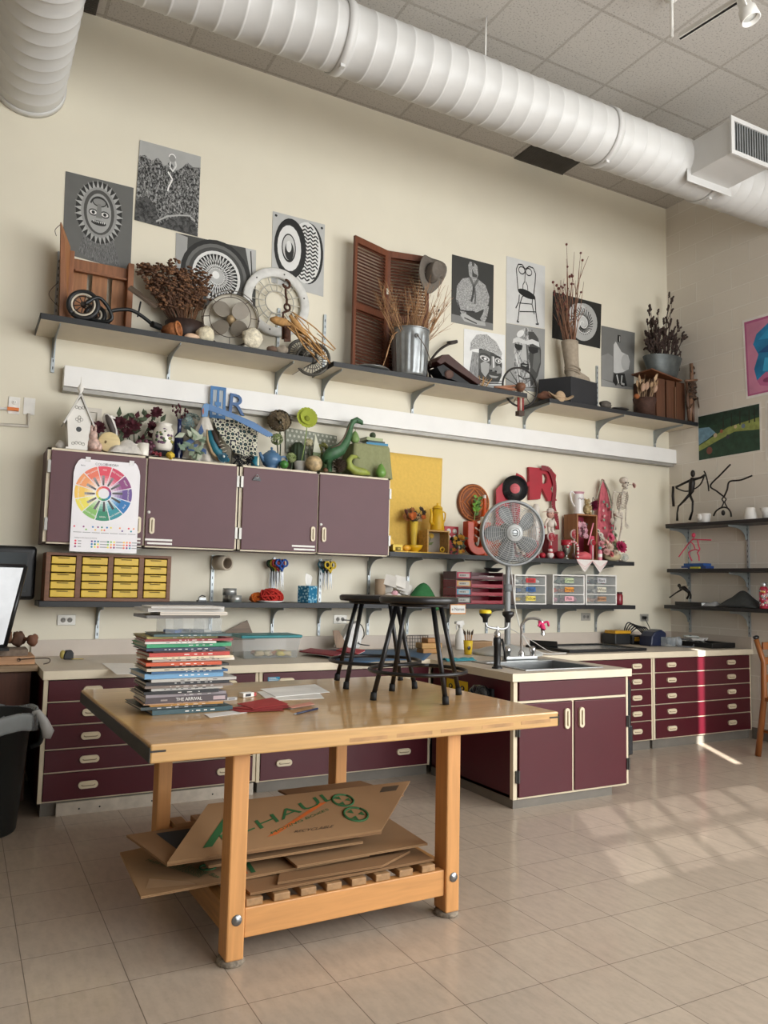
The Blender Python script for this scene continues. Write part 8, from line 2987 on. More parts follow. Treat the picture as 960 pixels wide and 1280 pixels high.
TZ = .787
th = math.atan2(.04, 1.72)
t = thing('work_table', 'big maple-topped work table with slatted lower shelf in the middle of the room', 'table', (-.303, .462, 0), th)
MP, MPL = wood('c69c64', 0, .3, .13, 9, .5), wood('cd945a', 2, .45, .10)
TW_, TD_ = 1.725, 1.39
MB().bb((0, 0, TZ - .062), (TW_, TD_, TZ), MP).build('table_top', t, bevel=.006)
m = MB()
for x in (0, TW_):
 s = 1 if x == 0 else -1
 m.bb((x - s * .003, -.002, TZ - .058), (x, TD_, TZ - .012), mat('3a3733', .5, .5))
 m.bb((min(x, x + s * .05), -.003, TZ - .026), (max(x, x + s * .05), .0, TZ - .02), mat('3a3733', .5, .5))
 m.build('metal_strap', t)
 m = MB()
for i in range(5):
 m.bb((.72 + .2 * i, -.0008, TZ - .05 + .002 * i), (.88 + .2 * i, .0, TZ - .036 + .002 * i), mat('b3895a', .6, var=.3))
m.build('worn_patch', t)
LX, LY = (.305, 1.206), (.075, 1.085)
for x in LX:
 for y in LY:
  l = MB().bb((x, y, .02), (x + .064, y + .09, TZ - .062), MPL).build('leg', t, bevel=.006)
  MB().lathe([(0, 0), (.045, 0), (.049, .005), (.044, .0195), (0, .0198)], mat('887d6e', .95, sc=60, var=.4, bump=.5), c=(x + .032, y + .045, .0), n=18, sy=1.1).build('foot_pad', l)
  if y < .5:
   MB().lathe([(0, .006), (.009, .006), (.011, .003), (.018, .003), (.019, 0)], mat('8d8f90', .3, .8), c=(x + .034, y - .0005, .155), n=16, rot=facing((0, -1, 0))).build('bolt', l)
for y in (LY[0] + .012, LY[1] + .03):
 MB().bb((LX[0] + .066, y, .085), (LX[1] - .002, y + .04, .185), wood('cd945a', 0, .45, .10)).build('stretcher', t, bevel=.004)
for x in (LX[0] + .012, LX[1] + .012):
 MB().bb((x, LY[0] + .092, .085), (x + .04, LY[1] - .002, .185), wood('a97a45', 1, .45)).build('stretcher', t, bevel=.004)
for i in range(8):
 x = LX[0] + .072 + i * .1035
 MB().bb((x, LY[0] + .016, .186), (x + .062, LY[1] + .066, .212), wood('a37f58', 1, .6, .2)).build('shelf_slat', t, bevel=.003)
def stool(label, feet, seat_px, seat_w):
 F = [at(x, y, z=TZ + .002) for x, y in feet]
 c = sum(F, V((0, 0, 0))) / len(F)
 c = V((c.x, c.y, TZ + .0015))
 t_ = thing('stool', label, 'stool', c, 0, 'black stools on the work table')
 zt_ = at(*seat_px, y=c.y).z - c.z
 R_ = seat_w * mp(c + V((0, 0, zt_))) / 2
 MB().lathe([(0, zt_ - .03), (R_ - .006, zt_ - .03), (R_, zt_ - .02), (R_, zt_ - .006), (R_ - .008, zt_), (0, zt_ - .003)], mat('1a1a1b', .35), n=48).build('seat', t_)
 MB().lathe([(R_ * .5, zt_ - .045), (R_ * .74, zt_ - .045), (R_ * .74, zt_ - .0305), (R_ * .5, zt_ - .0305)], BLACK, n=30).build('seat_plate', t_)
 fr = sum(((p - c).xy.length for p in F)) / len(F)
 a0 = math.atan2(F[0].y - c.y, F[0].x - c.x)
 for i in range(4):
  a = a0 + PI / 2 * i
  e = V((math.cos(a), math.sin(a), 0))
  l_ = MB().tube([e * fr + V((0, 0, .012)), e * R_ * .66 + V((0, 0, zt_ - .04))], .0115, BLACK, 12).build('leg', t_)
  MB().tube([e * fr, e * fr * .985 + V((0, 0, .035))], [.016, .0145], mat('101011', .7), 12).build('rubber_foot', l_)
 rz = zt_ * .27
 f_ = (fr + (R_ * .66 - fr) * .27) + .012
 MB().torus((0, 0, rz), (0, 0, 1), f_ + .01, .009, BLACK, 40, 8).build('foot_ring', t_)
 return t_
stool('black metal stool on the table, nearer the table edge and overlapping the other', [(465, 875), (557, 880), (575, 869), (490, 863)], (524, 746), 99)
stool('black metal stool on the table, partly hidden behind the other stool', [(433, 861), (515, 861), (503, 850), (421.5, 850)], (472, 744), 92)
A_, B_, C_ = at(184, 895, z=TZ), at(281, 886, z=TZ), at(161, 882, z=TZ)
bx, by = A_.x, A_.y
zt = at(232, 791, y=by + .05).z
BK = [('24464c', .019, 'teal'), ('1d2b2a', .012, 'black-green'), ('b8853a', .008, 'thin ochre'), ('cfa98a', .006, 'thin pale tan'), ('4a3f42', .026, 'thick dark brown THE ARRIVAL'), ('8d8589', .012, 'grey'), ('17181a', .012, 'black'), ('d3cdc4', .012, 'off-white'), ('7d6f66', .01, 'taupe'), ('2a2a2e', .014, 'charcoal'), ('b9b6b0', .012, 'silver-grey'), ('6fa0c4', .022, 'sky blue'), ('2c5d8a', .01, 'mid blue'), ('c5bda8', .012, 'beige'), ('23211f', .01, 'near-black'), ('c9552e', .014, 'bright orange'), ('e2dcd0', .012, 'white'), ('dccdae', .01, 'cream'), ('b8372a', .016, 'red-orange'), ('4a2a28', .008, 'maroon'), ('232d4a', .012, 'navy'), ('2f9a66', .016, 'green'), ('d8d5cd', .009, 'chalk white'), ('8d2a2c', .01, 'crimson'), ('a79a4c', .01, 'olive yellow'), ('3f5a5a', .009, 'slate green')]
sc_ = (zt - TZ - .004) / sum(b[1] + .0004 for b in BK)
z = TZ + .001
rr = random.Random(17)
ordn = ['lowest', 'second lowest', 'third lowest', 'fourth lowest', 'fifth lowest', 'sixth from the bottom', 'seventh from the bottom', 'eighth from the bottom', 'ninth from the bottom', 'tenth from the bottom']
for i, (h, tk, nm) in enumerate(BK):
 tk *= sc_
 w = (B_.x - A_.x) * rr.uniform(.86, 1.08)
 d = rr.uniform(.19, .25)
 if i in (0, 4):
  w = (B_.x - A_.x) * 1.0
 ox, oy = rr.uniform(-.025, .02), rr.uniform(-.012, .02)
 t = thing('book', ('%s hardcover book in the tall stack on the work table' % nm) if i != 4 else 'thick dark brown book with white capitals on its spine in the tall stack', 'book', (bx + ox, by + oy, z), th + rr.uniform(-.05, .05), 'tall stack of books on the work table')
 cm = mat(h, .4, var=.06)
 m = MB().bb((0, 0, 0), (w, d, .0022), cm).bb((0, 0, tk - .0022), (w, d, tk), cm).bb((0, 0, .0022), (w, .0022, tk - .0022), cm)
 m.build('cover', t)
 MB().bb((.004, .0026, .0025), (w - .004, d - .004, tk - .0025), mat('d9d3c6', .8, var=.08, sc=60)).build('page_block', t)
 m = MB()
 fg = PAPER if sum(lin(h)) < 1.2 else mat('3a3836', .6)
 if i == 4:
  m.text('THE ARRIVAL', tk * .72, PAPER, (w * .52, -.0008, tk * .5))
  m.bb((w * .18, -.0008, tk * .35), (w * .26, 0, tk * .6), mat('9a8f8a', .6))
  m.bb((w * .82, -.0008, tk * .2), (w * .97, 0, tk * .8), mat('b9a5a8', .6))
 else:
  x = w * rr.uniform(.15, .5)
  while x < w * .8:
   q = rr.uniform(.006, .03)
   m.bb((x, -.0008, tk * .38), (x + q * .7, 0, tk * .6), fg)
   x += q + rr.uniform(.004, .02)
 m.build('spine_lettering', t)
 z += tk + .0004
k = PL(by + .11, z + .0005, 232, 790)
t = thing('clear_box', 'clear plastic box of odds and ends on top of the book stack', 'box', (bx + .06, by + .02, z + .0005), th)
w, d, h = .23, .15, .062
m = MB()
for a_, b_ in (((0, 0, 0), (w, d, .002)), ((0, 0, .002), (w, .002, h)), ((0, d - .002, .002), (w, d, h)), ((0, .002, .002), (.002, d - .002, h)), ((w - .002, .002, .002), (w, d - .002, h)), ((w * .3, .002, .002), (w * .305, d - .002, h)), ((w * .68, .002, .002), (w * .685, d - .002, h))):
 m.bb(a_, b_, CLEAR)
m.build('tub', t)
m = MB()
for i in range(8):
 m.box((rr.uniform(.03, w - .03), rr.uniform(.03, d - .03), .008), (.05, .02, .01), mat(rr.choice(['2d4f8a', 'b9a58a', '3a3c40', 'c9c3b8']), .5), (0, 0, rr.uniform(-1, 1)))
m.build('contents', t)
z += h + .001
for i, (w, d, h, ox, c_, l_) in enumerate(((.30, .2, .012, -.02, '55504c', 'dark grey flat case lying on the clear plastic box'), (.27, .2, .013, .03, 'd8cfc2', 'pale tan flat case on the dark grey one above the book stack'), (.31, .21, .014, -.02, 'bdbab4', 'silver-grey flat case, second from the very top of the stack'), (.29, .2, .007, -.01, 'd5d2cc', 'pale grey folder at the very top of the stack'))):
 m = MB().bb((0, 0, 0), (w, d, h), mat(c_, .4, var=.05))
 m.bb((.004, -.0006, h * .4), (w - .004, 0, h * .6), mat('8d8a85', .5))
 o_ = one(m, 'flat_case' if i < 3 else 'folder', l_, 'case' if i < 3 else 'folder', None, loc=(bx + ox, by - .01 * i, z), bevel=.002)
 o_.rotation_euler = (0, 0, th + .04 * (-1) ** i)
 z += h + .0006
zp = TZ + .001
for i, (q4, c_, l_, n_) in enumerate((
  ([(255, 893), (262, 897), (309, 891), (297, 888)], 'e4e1dc', 'narrow white card at the foot of the book stack', 'white_card'),
  ([(283, 887), (300, 891), (355, 889), (345, 876)], '8d2326', 'dark red paper sheet lowest in the red pile on the table', 'red_sheet'),
  ([(290, 886), (318, 889), (365, 886), (352, 878)], '9c2a2c', 'brick red paper sheet in the middle of the red pile on the table', 'red_sheet'),
  ([(296, 882), (316, 888), (360, 882), (340, 874)], 'a33030', 'red paper sheet on top of the red pile on the table', 'red_sheet'),
  ([(360, 886), (365, 888), (393, 883), (388, 880)], 'c98a78', 'salmon strip beside the red paper pile on the table', 'paper_strip'),
  ([(321, 865), (336, 876), (405, 873), (392, 858)], 'e9e6e0', 'lower white paper sheet of the white pile on the table', 'white_sheet'),
  ([(325, 862), (345, 872), (412, 866), (394, 856)], 'f2f0ec', 'upper white paper sheet of the white pile on the table', 'white_sheet'))):
 P = [at(x, y, z=zp) for x, y in q4]
 P = [V((p_.x, p_.y, zp + .0006 + .0022 * (i if i < 5 else i - 5))) for p_ in P]
 one(MB().slab(P, .0012 if i < 5 else .0018, mat(c_, .7)), n_, l_, 'paper')
p = at(308, 871, z=zp)
t = thing('eraser_pack', 'small white pack of erasers near the white paper pile', 'eraser', p, .3)
MB().bb((-.03, -.018, 0), (.03, .018, .02), PAPER).build('sleeve', t, bevel=.002)
MB().bb((-.018, -.0188, .004), (.012, -.018, .016), mat('2f3035', .6)).build('printed_band', t)
MB().bb((.0305, -.016, .002), (.044, .016, .018), mat('b5504a', .7)).build('eraser_tip', t)
p = at(287, 875, z=zp)
m = MB().bb((-.03, -.014, 0), (.03, .014, .012), mat('c5c3c0', .6))
m.bb((-.01, -.0145, .003), (.02, -.014, .009), mat('7a7c80', .6))
one(m, 'grey_eraser', 'small grey-white eraser right beside the book stack', 'eraser', loc=p, bevel=.002)
a, b = at(367, 894, z=zp), at(397, 887, z=zp)
a.z = b.z = TZ + .005
d = b - a
t = thing('pen', 'dark blue pen lying by itself near the table front', 'pen', a)
MB().tube([d * .1, d], .0042, mat('1f2a4a', .4), 10).build('barrel', t)
MB().tube([(0, 0, 0), d * .05, d * .1], [.0008, .003, .0042], mat('8d8f92', .4, .5), 10).build('tip', t)
CB, CB2 = mat('9a7854', .85, var=.06, sc=4), mat('8a6846', .85, var=.06, sc=4)
GRT, ORT, DKT = mat('2f6238', .7), mat('c8642a', .7), mat('4f4030', .8)
class Board:
 def __init__(s, name, label, P, m=CB, t=None):
  s.P = [V(p) for p in P]
  k = (s.P[1] - s.P[0]).cross(s.P[3] - s.P[0]).normalized()
  s.P[2] = s.P[2] - k * k.dot(s.P[2] - s.P[0])
  s.t = t or thing(name, label, 'cardboard', s.P[0], 0, 'flattened cardboard boxes under the table')
  s.L = [p - s.t.location for p in s.P]
  s.o0 = s.P[0] - s.t.location
  n = (s.P[1] - s.P[0]).cross(s.P[3] - s.P[0]).normalized()
  s.n = n if n.z > 0 else -n
  for e in (.0022, -.0026):
   MB().slab([p + s.n * e for p in s.L], .0035, m).build('panel', s.t)
  s.ink = MB()
 def pt(s, u, v):
  l = s.L
  return l[0] * (1 - u) * (1 - v) + l[1] * u * (1 - v) + l[2] * u * v + l[3] * (1 - u) * v + s.n * .0052
 def poly(s, uv, m):
  s.ink.raw([s.pt(a, b) for a, b in uv], [tuple(range(len(uv)))], m)
 def rect(s, a, b, c, d, m):
  s.poly([(a, b), (c, b), (c, d), (a, d)], m)
 def text(s, txt, u, v, size, m, ang=0.):
  w, h = (s.L[1] - s.L[0]).length, (s.L[3] - s.L[0]).length
  c, q = math.cos(ang), math.sin(ang)
  vs, fs = glyphs(txt, size, 0, 'CENTER')
  s.ink.raw([s.pt(u + (p[0] * c - p[1] * q) / w, v + (p[0] * q + p[1] * c) / h) + s.n * .0006 for p in vs], fs, m)
 def logo(s, u, v, r, m):
  o = s.pt(u, v)
  s.ink.torus(o, s.n, r, r * .12, m, 20, 4)
  for i in range(3):
   a = i * 2.09
   e = (s.L[1] - s.L[0]).normalized() * math.cos(a) + s.n.cross((s.L[1] - s.L[0]).normalized()) * math.sin(a)
   s.ink.slab([o + e * r * .2, o + e * r * .7 + s.n.cross(e) * r * .3, o + e * r * .7 - s.n.cross(e) * r * .3], .0006, m)
 def done(s):
  if s.ink.v:
   s.ink.build('lettering', s.t)
b = Board('cardboard_box', 'plain flattened box lowest on the table slats', [(.09, .575, .222), (.86, .60, .222), (.87, 1.45, .224), (.06, 1.45, .224)], CB2)
b.done()
b = Board('cardboard_box', 'big flattened box with green print sticking out past the left table leg', [(-.262, .69, .228), (.62, .69, .246), (.72, 1.32, .246), (-.25, 1.16, .232)])
for i, s_ in enumerate(('Helps the Environment', 'Made of recycled', 'Content Reusable Box')):
 b.text(s_, .17 + .035 * i, .42 - .04 * i, .032, GRT, -1.05)
b.logo(.30, .3, .03, GRT)
b.rect(.42, .05, .44, .75, ORT)
b.rect(.455, .05, .475, .75, GRT)
b.text('U-HAUL', .66, .62, .09, ORT, -.45)
b.rect(.56, .75, .75, .78, GRT)
b.poly([(.03, .12), (.22, .03), (.2, .1), (.06, .3)], mat('a58463', .4, var=.05))
b.done()
b = Board('cardboard_box', 'flattened box marked MEDIUM near the right table leg', [(.30, .66, .257), (.87, .66, .264), (.90, 1.40, .272), (.28, 1.38, .262)])
b.rect(.52, .52, .94, .66, DKT)
b.text('MEDIUM', .73, .59, .055, CB)
b.poly([(.34, .84), (.60, .84), (.62, .95), (.36, .95)], mat('c2502e', .7))
b.logo(.28, .6, .05, GRT)
b.text('U-HAUL', .82, .86, .05, ORT)
b.text('DISHES', .6, .40, .035, DKT)
b.done()
b = Board('cardboard_box', 'small torn flattened box with a green recycling mark at the shelf front', [(.20, .60, .2335), (.62, .585, .2365), (.80, .68, .2365), (.24, .682, .2335)], CB2)
b.done()
b = Board('cardboard_box', 'flattened box on the middle of the pile with orange and green stripes', [(-.02, .72, .285), (.60, .71, .292), (.66, 1.30, .30), (-.02, 1.24, .29)])
b.rect(.18, .1, .2, .8, ORT)
b.rect(.22, .1, .24, .8, GRT)
b.text('U-HAUL', .52, .55, .10, GRT, -.35)
b.poly([(.38, .35), (.66, .28), (.67, .34), (.39, .41)], ORT)
b.logo(.82, .5, .045, GRT)
b.done()
b = Board('cardboard_box', 'flattened box poking out behind the pile on the right', [(.55, 1.12, .33), (1.03, 1.14, .325), (.94, 1.42, .335), (.50, 1.40, .34)], CB2)
b.done()
P1, P2 = at(209, 1079, y=.70), at(477, 1038, y=.70)
Q1, Q2 = at(511, 986, y=1.02), at(260, 1006, y=1.02)
b = Board('cardboard_box', 'folded box on top, its tilted upper leaf printed in orange and green', [P1 - V((0, 0, .007)), P2 - V((0, 0, .008)), (P2.x + .06, 1.10, P2.z - .008), at(158, 1045, y=1.05)], CB2)
b.rect(.1, .3, .45, .9, mat('2a2f35', .8))
b.done()
b = Board('', '', [P1, P2, Q1, Q2], t=b.t)
b.text('U-HAUL', .40, .55, .125, GRT, .62)
b.poly([(.40, .18), (.56, .72), (.60, .74), (.44, .2)], ORT)
b.rect(.12, .15, .16, .85, GRT)
b.text('MOVING BOXES', .52, .40, .032, GRT, .62)
b.logo(.80, .38, .05, GRT)
b.logo(.68, .72, .045, GRT)
b.text('RECYCLABLE', .62, .2, .028, DKT)
b.rect(.86, .8, .95, .92, DKT)
b.done()
t = thing('desk', 'reddish brown wooden desk at the left edge of the room, next to the drawers', 'desk', (-1.35, 2.82, 0))
DK2 = wood('55301f', 2, .5)
w = .87
m = MB()
m.bb((0, .02, .05), (w, .66, .775), DK2)
m.build('pedestal', t, bevel=.003)
MB().bb((.04, .06, .0), (w - .06, .6, .05), BLKM).build('plinth', t)
MB().bb((-.05, -.02, .776), (w + .03, .69, .812), wood('8a7358', 0, .5)).build('desk_top', t, bevel=.003)
t = thing('wood_plank', 'pale wooden plank lying along the desk front', 'plank', (-1.35, 2.83, .8135))
MB().bb((0, 0, 0), (.885, .3, .045), wood('b98e6a', 0, .6)).build('plank_body', t, bevel=.002)
m = MB().curve([(.80, -.006, .03), (.85, -.012, .034), (.89, -.02, .036), (.955, -.03, .034), (.96, -.03, .012), (.93, -.02, .002)], .003, WR, 6)
m.torus((.80, -.006, .028), (0, 1, 0), .009, .002, WR, 14, 5)
m.build('wire_hook', t)
m = MB().bb((0, 0, 0), (.86, .22, .035), mat('7a6a5c', .8, sc=30, var=.25))
one(m, 'grey_board', 'rough grey-brown board on top of the pale plank', 'board', loc=(-1.36, 2.88, .859))
t = thing('carving_tool', 'dark roller tool with knobby brown wooden ends lying on the desk boards', 'tool', (-.74, 3.08, .94))
m = MB().tube([(-.3, 0, 0), (.08, 0, 0)], .03, BLKM, 14)
m.tube([(.0, 0, 0), (.012, 0, 0)], .033, mat('2a2a2c', .4), 14)
m.build('roller', t)
m = MB().tube([(.08, 0, 0), (.16, 0, .0)], [.032, .036], wood('6b4a32', 0), 12)
blob(m, (.20, -.01, -.005), .045, mat('5a3f30', .7, var=.3), 14, .18, rr, (.9, .9, 1))
m.build('wood_end', t)
m = MB()
blob(m, (.27, -.07, -.012), .036, mat('6b4634', .7, var=.3), 14, .2, rr, (.9, .8, 1))
m.tube([(.22, -.03, -.005), (.26, -.06, -.01)], [.012, .01], wood('6b4634', 2), 8)
m.build('knob', t)
t.location.z = .894 + .056
p0, p1 = at(47, 683, y=3.47), at(46, 750, y=3.47)
t = thing('wall_screen', 'black-framed screen on the wall at the left edge', 'screen', (p0.x, 3.47, p1.z))
h = p0.z - p1.z
MB().bb((-.95, .0, 0), (0, .055, h), BLACK).build('housing', t, bevel=.025, seg=4)
g_ = MB().bb((-.93, -.003, .05), (-.055, .0, h - .045), mat('50575c', .08, var=.03, coat=.6)).build('display', t)
t = thing('slanted_display', 'slanted tablet screen in a thin black frame standing on the desk', 'screen', (-.66, 2.90, .895))
S = [at(32, 708, y=2.93), at(6, 806, y=2.88)]
a, b = S[0] - t.location, S[1] - t.location
w_ = V((-.45, -.12, 0))
b.z = .02
m = MB().slab([a, b, b + w_, a + w_], .014, mat('d5d8dc', .2))
m.build('display', t)
m = MB().tube([a, b], .014, BLACK, 8).tube([a, a + w_], .012, BLACK, 8).tube([b, b + w_], .014, BLACK, 8)
m.build('frame', t)
MB().bb((b.x - .4, b.y - .08, .0), (b.x + .02, b.y + .06, .014), BLACK).build('foot_stand', t)
t = thing('trash_bin', 'black trash bin with clear liner tied at the rim, left edge of the room', 'trash bin', (-.735, 2.50, 0))
BN2 = mat('14191a', .45, var=.08)
H = .60
m = MB().lathe([(0, 0), (.195, 0), (.2, .01), (.24, H * .9), (.262, H * .92), (.265, H), (.25, H), (.235, H * .88), (.19, .02), (0, .015)], BN2, n=36)
m.build('bin_body', t)
m = MB().curve([(.25, -.06, H * .93), (.29, -.07, H * .86), (.285, -.06, H * .74), (.245, -.04, H * .7)], .013, BN2, 8)
m.build('handle', t)
m = MB()
def ln(u_, v_):
 a_ = 2 * PI * u_
 r = .272 + .005 * math.sin(17 * a_) - (.0 if v_ > .4 else (.4 - v_) * .16)
 z_ = H + .012 + .012 * math.sin(5 * a_) - (max(0, v_ - .45) * .16) - (max(0, .4 - v_) * .3)
 return (r * math.cos(a_) * (1.02 if v_ > .5 else 1), r * math.sin(a_) * (1.02 if v_ > .5 else 1), z_)
m.sheet(ln, 60, 9, mat('b9c0c2', .25, alpha=.45))
m.build('liner', t, solid=.001)
m = MB().tube([(.24, -.12, H + .005), (.262, -.13, H + .015), (.29, -.14, H - .03), (.315, -.15, H - .09), (.31, -.15, H - .12)], [.012, .014, .022, .03, .02], mat('d0d3d4', .35, alpha=.85), 10)
m.build('liner_knot', t)
a = side_art((928, 401), (1010, 376), (1010, 482), (933, 499), mat('e3ded9', .5))
a.poly([(.03, .03), (.97, .03), (.97, .96), (.03, .97)], mat('b05a86', .6, var=.12, sc=3), 0)
a.poly([(.06, .05), (.94, .05), (.94, .93), (.06, .94)], mat('c47f9c', .6, var=.2, sc=3), 1)
a.poly([(.2, .2), (.16, .35), (.24, .52), (.16, .66), (.22, .78), (.42, .88), (.7, .9), (.9, .8), (.92, .3), (.7, .22), (.45, .24)], mat('1f78a8', .6, var=.35, sc=6), 2)
a.poly([(.24, .54), (.42, .62), (.75, .6), (.9, .5), (.85, .44), (.5, .5)], mat('154f86', .6), 3)
a.poly([(.25, .7), (.4, .8), (.6, .72), (.45, .68)], mat('2f9acb', .6), 3)
a.poly([(.3, .3), (.34, .46), (.6, .42), (.7, .32), (.5, .26)], mat('3aa3d0', .6), 3)
a.poly([(.2, .2), (.35, .28), (.6, .25), (.7, .16), (.4, .1), (.25, .13)], mat('b9668f', .6), 4)
a.ell(.38, .18, .08, .03, mat('8a3f66', .6), 5)
a.done('figure_poster', 'pink poster of a bright blue draped shape on the block wall', 'poster')
a = side_art((871.7, 519.7), (951, 502.5), (952, 564), (872.5, 577.5), mat('d8d3ca', .6))
a.poly([(.02, .03), (.98, .03), (.98, .97), (.02, .97)], mat('24402f', .6, var=.35, sc=14), 0)
a.poly([(.02, .22), (.02, .34), (.5, .62), (.98, .7), (.98, .45), (.6, .5), (.3, .36)], mat('8a9450', .6, var=.3, sc=18), 1)
a.poly([(.02, .36), (.02, .72), (.2, .7), (.3, .56), (.16, .44)], mat('6f93a8', .6, var=.25, sc=18), 1)
a.poly([(.02, .97), (.02, .8), (.3, .72), (.55, .82), (.98, .74), (.98, .97)], mat('1f3529', .6, var=.4, sc=20), 2)
for x in (.42, .55, .68, .82, .9):
 a.poly([(x, .62), (x + .02, .62), (x + .016, .9), (x + .004, .9)], mat('2a2a22', .7), 3)
for x, y, s_, c_ in ((.3, .5, .03, 'b9a58a'), (.4, .56, .025, '9a5a44'), (.62, .6, .025, 'c5b58a'), (.74, .58, .03, '6a7a8a'), (.2, .2, .05, '7a4a40'), (.5, .42, .03, '3a3a44')):
 a.ell(x, y, s_, s_ * 1.6, mat(c_, .6), 4, 10)
a.done('park_picture', 'green landscape picture of trees and a lawn on the block wall', 'picture')
a = side_art((956.5, 501), (1010, 488), (1010, 566), (957, 576), mat('d9d4cc', .5))
a.poly([(.06, .05), (.94, .05), (.94, .95), (.06, .95)], mat('cbb9b3', .6), 0)
a.done('pale_poster', 'pale poster at the right edge of the picture, only its border showing', 'poster')
def fig_at(px, py, zz, x=5.34):
 p_ = at(px, py, x=x)
 return V((x, p_.y, zz))
class FP:
 def __init__(s, px, py, zz, x=5.34):
  s.o, s.x = fig_at(px, py, zz, x), x
 def __call__(s, px, py, dx=0.):
  p_ = at(px, py, x=s.x + dx)
  return V((dx, p_.y - s.o.y, max(.006, p_.z - s.o.z)))
ZR1, ZR2, ZR3 = 1.9525, 1.5205, 1.1695
BZ = mat('1c1715', .45, .3, var=.25)
k = FP(855, 650, ZR1)
t = thing('archer_figure', 'black metal archer figure holding a bow on the top block wall shelf', 'sculpture', k.o)
MB().bb((-.05, k(872, 650).y, 0), (.05, k(836, 652).y, .014), wood('4a2a20', 1)).build('base', t, bevel=.002)
m = MB().ell(k(866, 592), (.022, .022, .036), BZ, 14)
m.tube([k(866, 597), k(865, 604), k(864, 614), k(862, 619)], [.018, .03, .026, .013], BZ, 12)
m.tube([k(864, 600), k(855, 604), k(845, 609)], [.013, .011, .012], BZ, 10)
m.tube([k(868, 599), k(876, 597), k(881, 594)], [.014, .011, .012], BZ, 10)
m.tube([k(862, 618), k(855, 626), k(848, 633), k(846.5, 641), k(846.5, 651)], [.014, .012, .009, .008, .012], BZ, 10)
m.tube([k(862, 618), k(866, 627), k(865.5, 639), k(862, 650)], [.013, .011, .009, .013], BZ, 10)
m.build('body', t)
m = MB().tube([k(841.5, 608), k(841, 620), k(842, 633)], [.012, .013, .013], BZ, 8)
m.curve([k(845, 610), k(856, 614), k(866, 612), k(875, 606), k(880, 596)], .007, BZ, 8)
m.curve([k(880, 589), k(882, 593), k(885, 605), k(886, 614)], .007, BZ, 8)
m.build('bow', t)
k = FP(908, 645, ZR1)
t = thing('handstand_figure', 'thin black figure doing a handstand on the top block wall shelf', 'sculpture', k.o)
m = MB().curve([k(913, 580.5), k(900, 594), k(888, 607), k(896, 614), k(905, 621)], .008, BZ, 8)
m.curve([k(940, 594.5), k(926, 600), k(912, 602), k(909, 612), k(905, 621)], .008, BZ, 8)
m.curve([k(905, 621), k(902.5, 624), k(904.5, 628), k(902, 634)], .006, BZ, 8)
m.curve([k(905, 621), k(907.5, 624), k(906, 628), k(909.5, 635)], .006, BZ, 8)
m.curve([k(892, 645), k(895, 639), k(902, 634.5), k(909, 635), k(913, 640), k(914, 646)], .008, BZ, 8)
m.ell(k(904, 641), (.018, .018, .026), BZ, 12)
m.build('body', t)
MB().bb((-.05, k(916, 646).y, 0), (.05, k(889, 647).y, .007), BLACK).build('base', t)
PLS = mat('dcd9d3', .6, var=.04)
k = FP(880, 650, ZR1, 5.30)
m = MB()
def pb(u_, v_):
 a_ = 2 * PI * u_
 r = .062 * (.8 + .25 * v_) * (1 + .1 * math.cos(3 * a_))
 return (r * math.cos(a_), r * math.sin(a_), .002 + .085 * v_)
m.sheet(pb, 30, 8, PLS)
m.lathe([(0, .012), (.048, .012)], PLS, n=20)
m.ell((-.062, .0, .05), (.014, .022, .03), PLS, 10)
one(m, 'plaster_bowl', 'lumpy white plaster bowl between the archer and the handstand figure', 'bowl', loc=k.o, solid=.006)
k = FP(938, 646, ZR1)
m = MB().lathe([(0, 0), (.062, 0), (.063, .008), (.042, .105), (.036, .112), (0, .113)], PLS, n=28)
one(m, 'plaster_cup', 'white upturned cup shape on the top block wall shelf', 'cup', loc=k.o)
k = FP(958, 645, ZR1, 5.36)
m = MB().lathe([(0, 0), (.035, 0), (.035, .05), (.055, .1), (.05, .1), (.03, .05), (0, .04)], PLS, n=24)
one(m, 'plaster_goblet', 'white flared plaster piece at the right picture edge', 'goblet', loc=k.o)
k = FP(868, 709, ZR2, 5.30)
y0, y1 = k(887, 708).y, k(856, 708).y
for i, (p_, q_, z0, z1, c_, l_) in enumerate(((y0, y1, 0, .026, '1f3f7a', 'blue box lower of two under the pink wire figure'), (y0 + .03, y1 - .03, .0265, .05, '24508f', 'blue box upper of two under the pink wire figure'))):
 one(MB().bb((-.05, p_, z0), (.06, q_, z1), mat(c_, .5)), 'blue_box', l_, 'box', 'blue boxes', loc=k.o, bevel=.002)
kk = FP(868, 700, ZR2 + .0505, 5.30)
t = thing('pink_figure', 'pink wire figure with outstretched arms standing on blue boxes', 'sculpture', kk.o)
PW = mat('cf3f5f', .5)
kq = lambda x, y: kk(x, y)
m = MB().ell(kq(867, 669), (.018, .018, .024), PW, 14)
m.curve([kq(867, 673), kq(863, 677), kq(855, 687), kq(848.5, 696)], .006, PW, 8)
m.curve([kq(863, 677), kq(866, 674.5), kq(872, 674.5), kq(889, 675)], .006, PW, 8)
m.curve([kq(863, 677), kq(867, 681), kq(868.5, 686)], .006, PW, 8)
m.curve([kq(872, 674.5), kq(873, 681), kq(874.5, 687.5), kq(868.5, 687), kq(861.5, 690), kq(862, 695), kq(865, 701)], .006, PW, 8)
m.curve([kq(874.5, 687.5), kq(872, 691), kq(873.5, 695), kq(874, 701)], .006, PW, 8)
m.build('wire_body', t)
k = FP(852, 711, ZR2, 5.24)
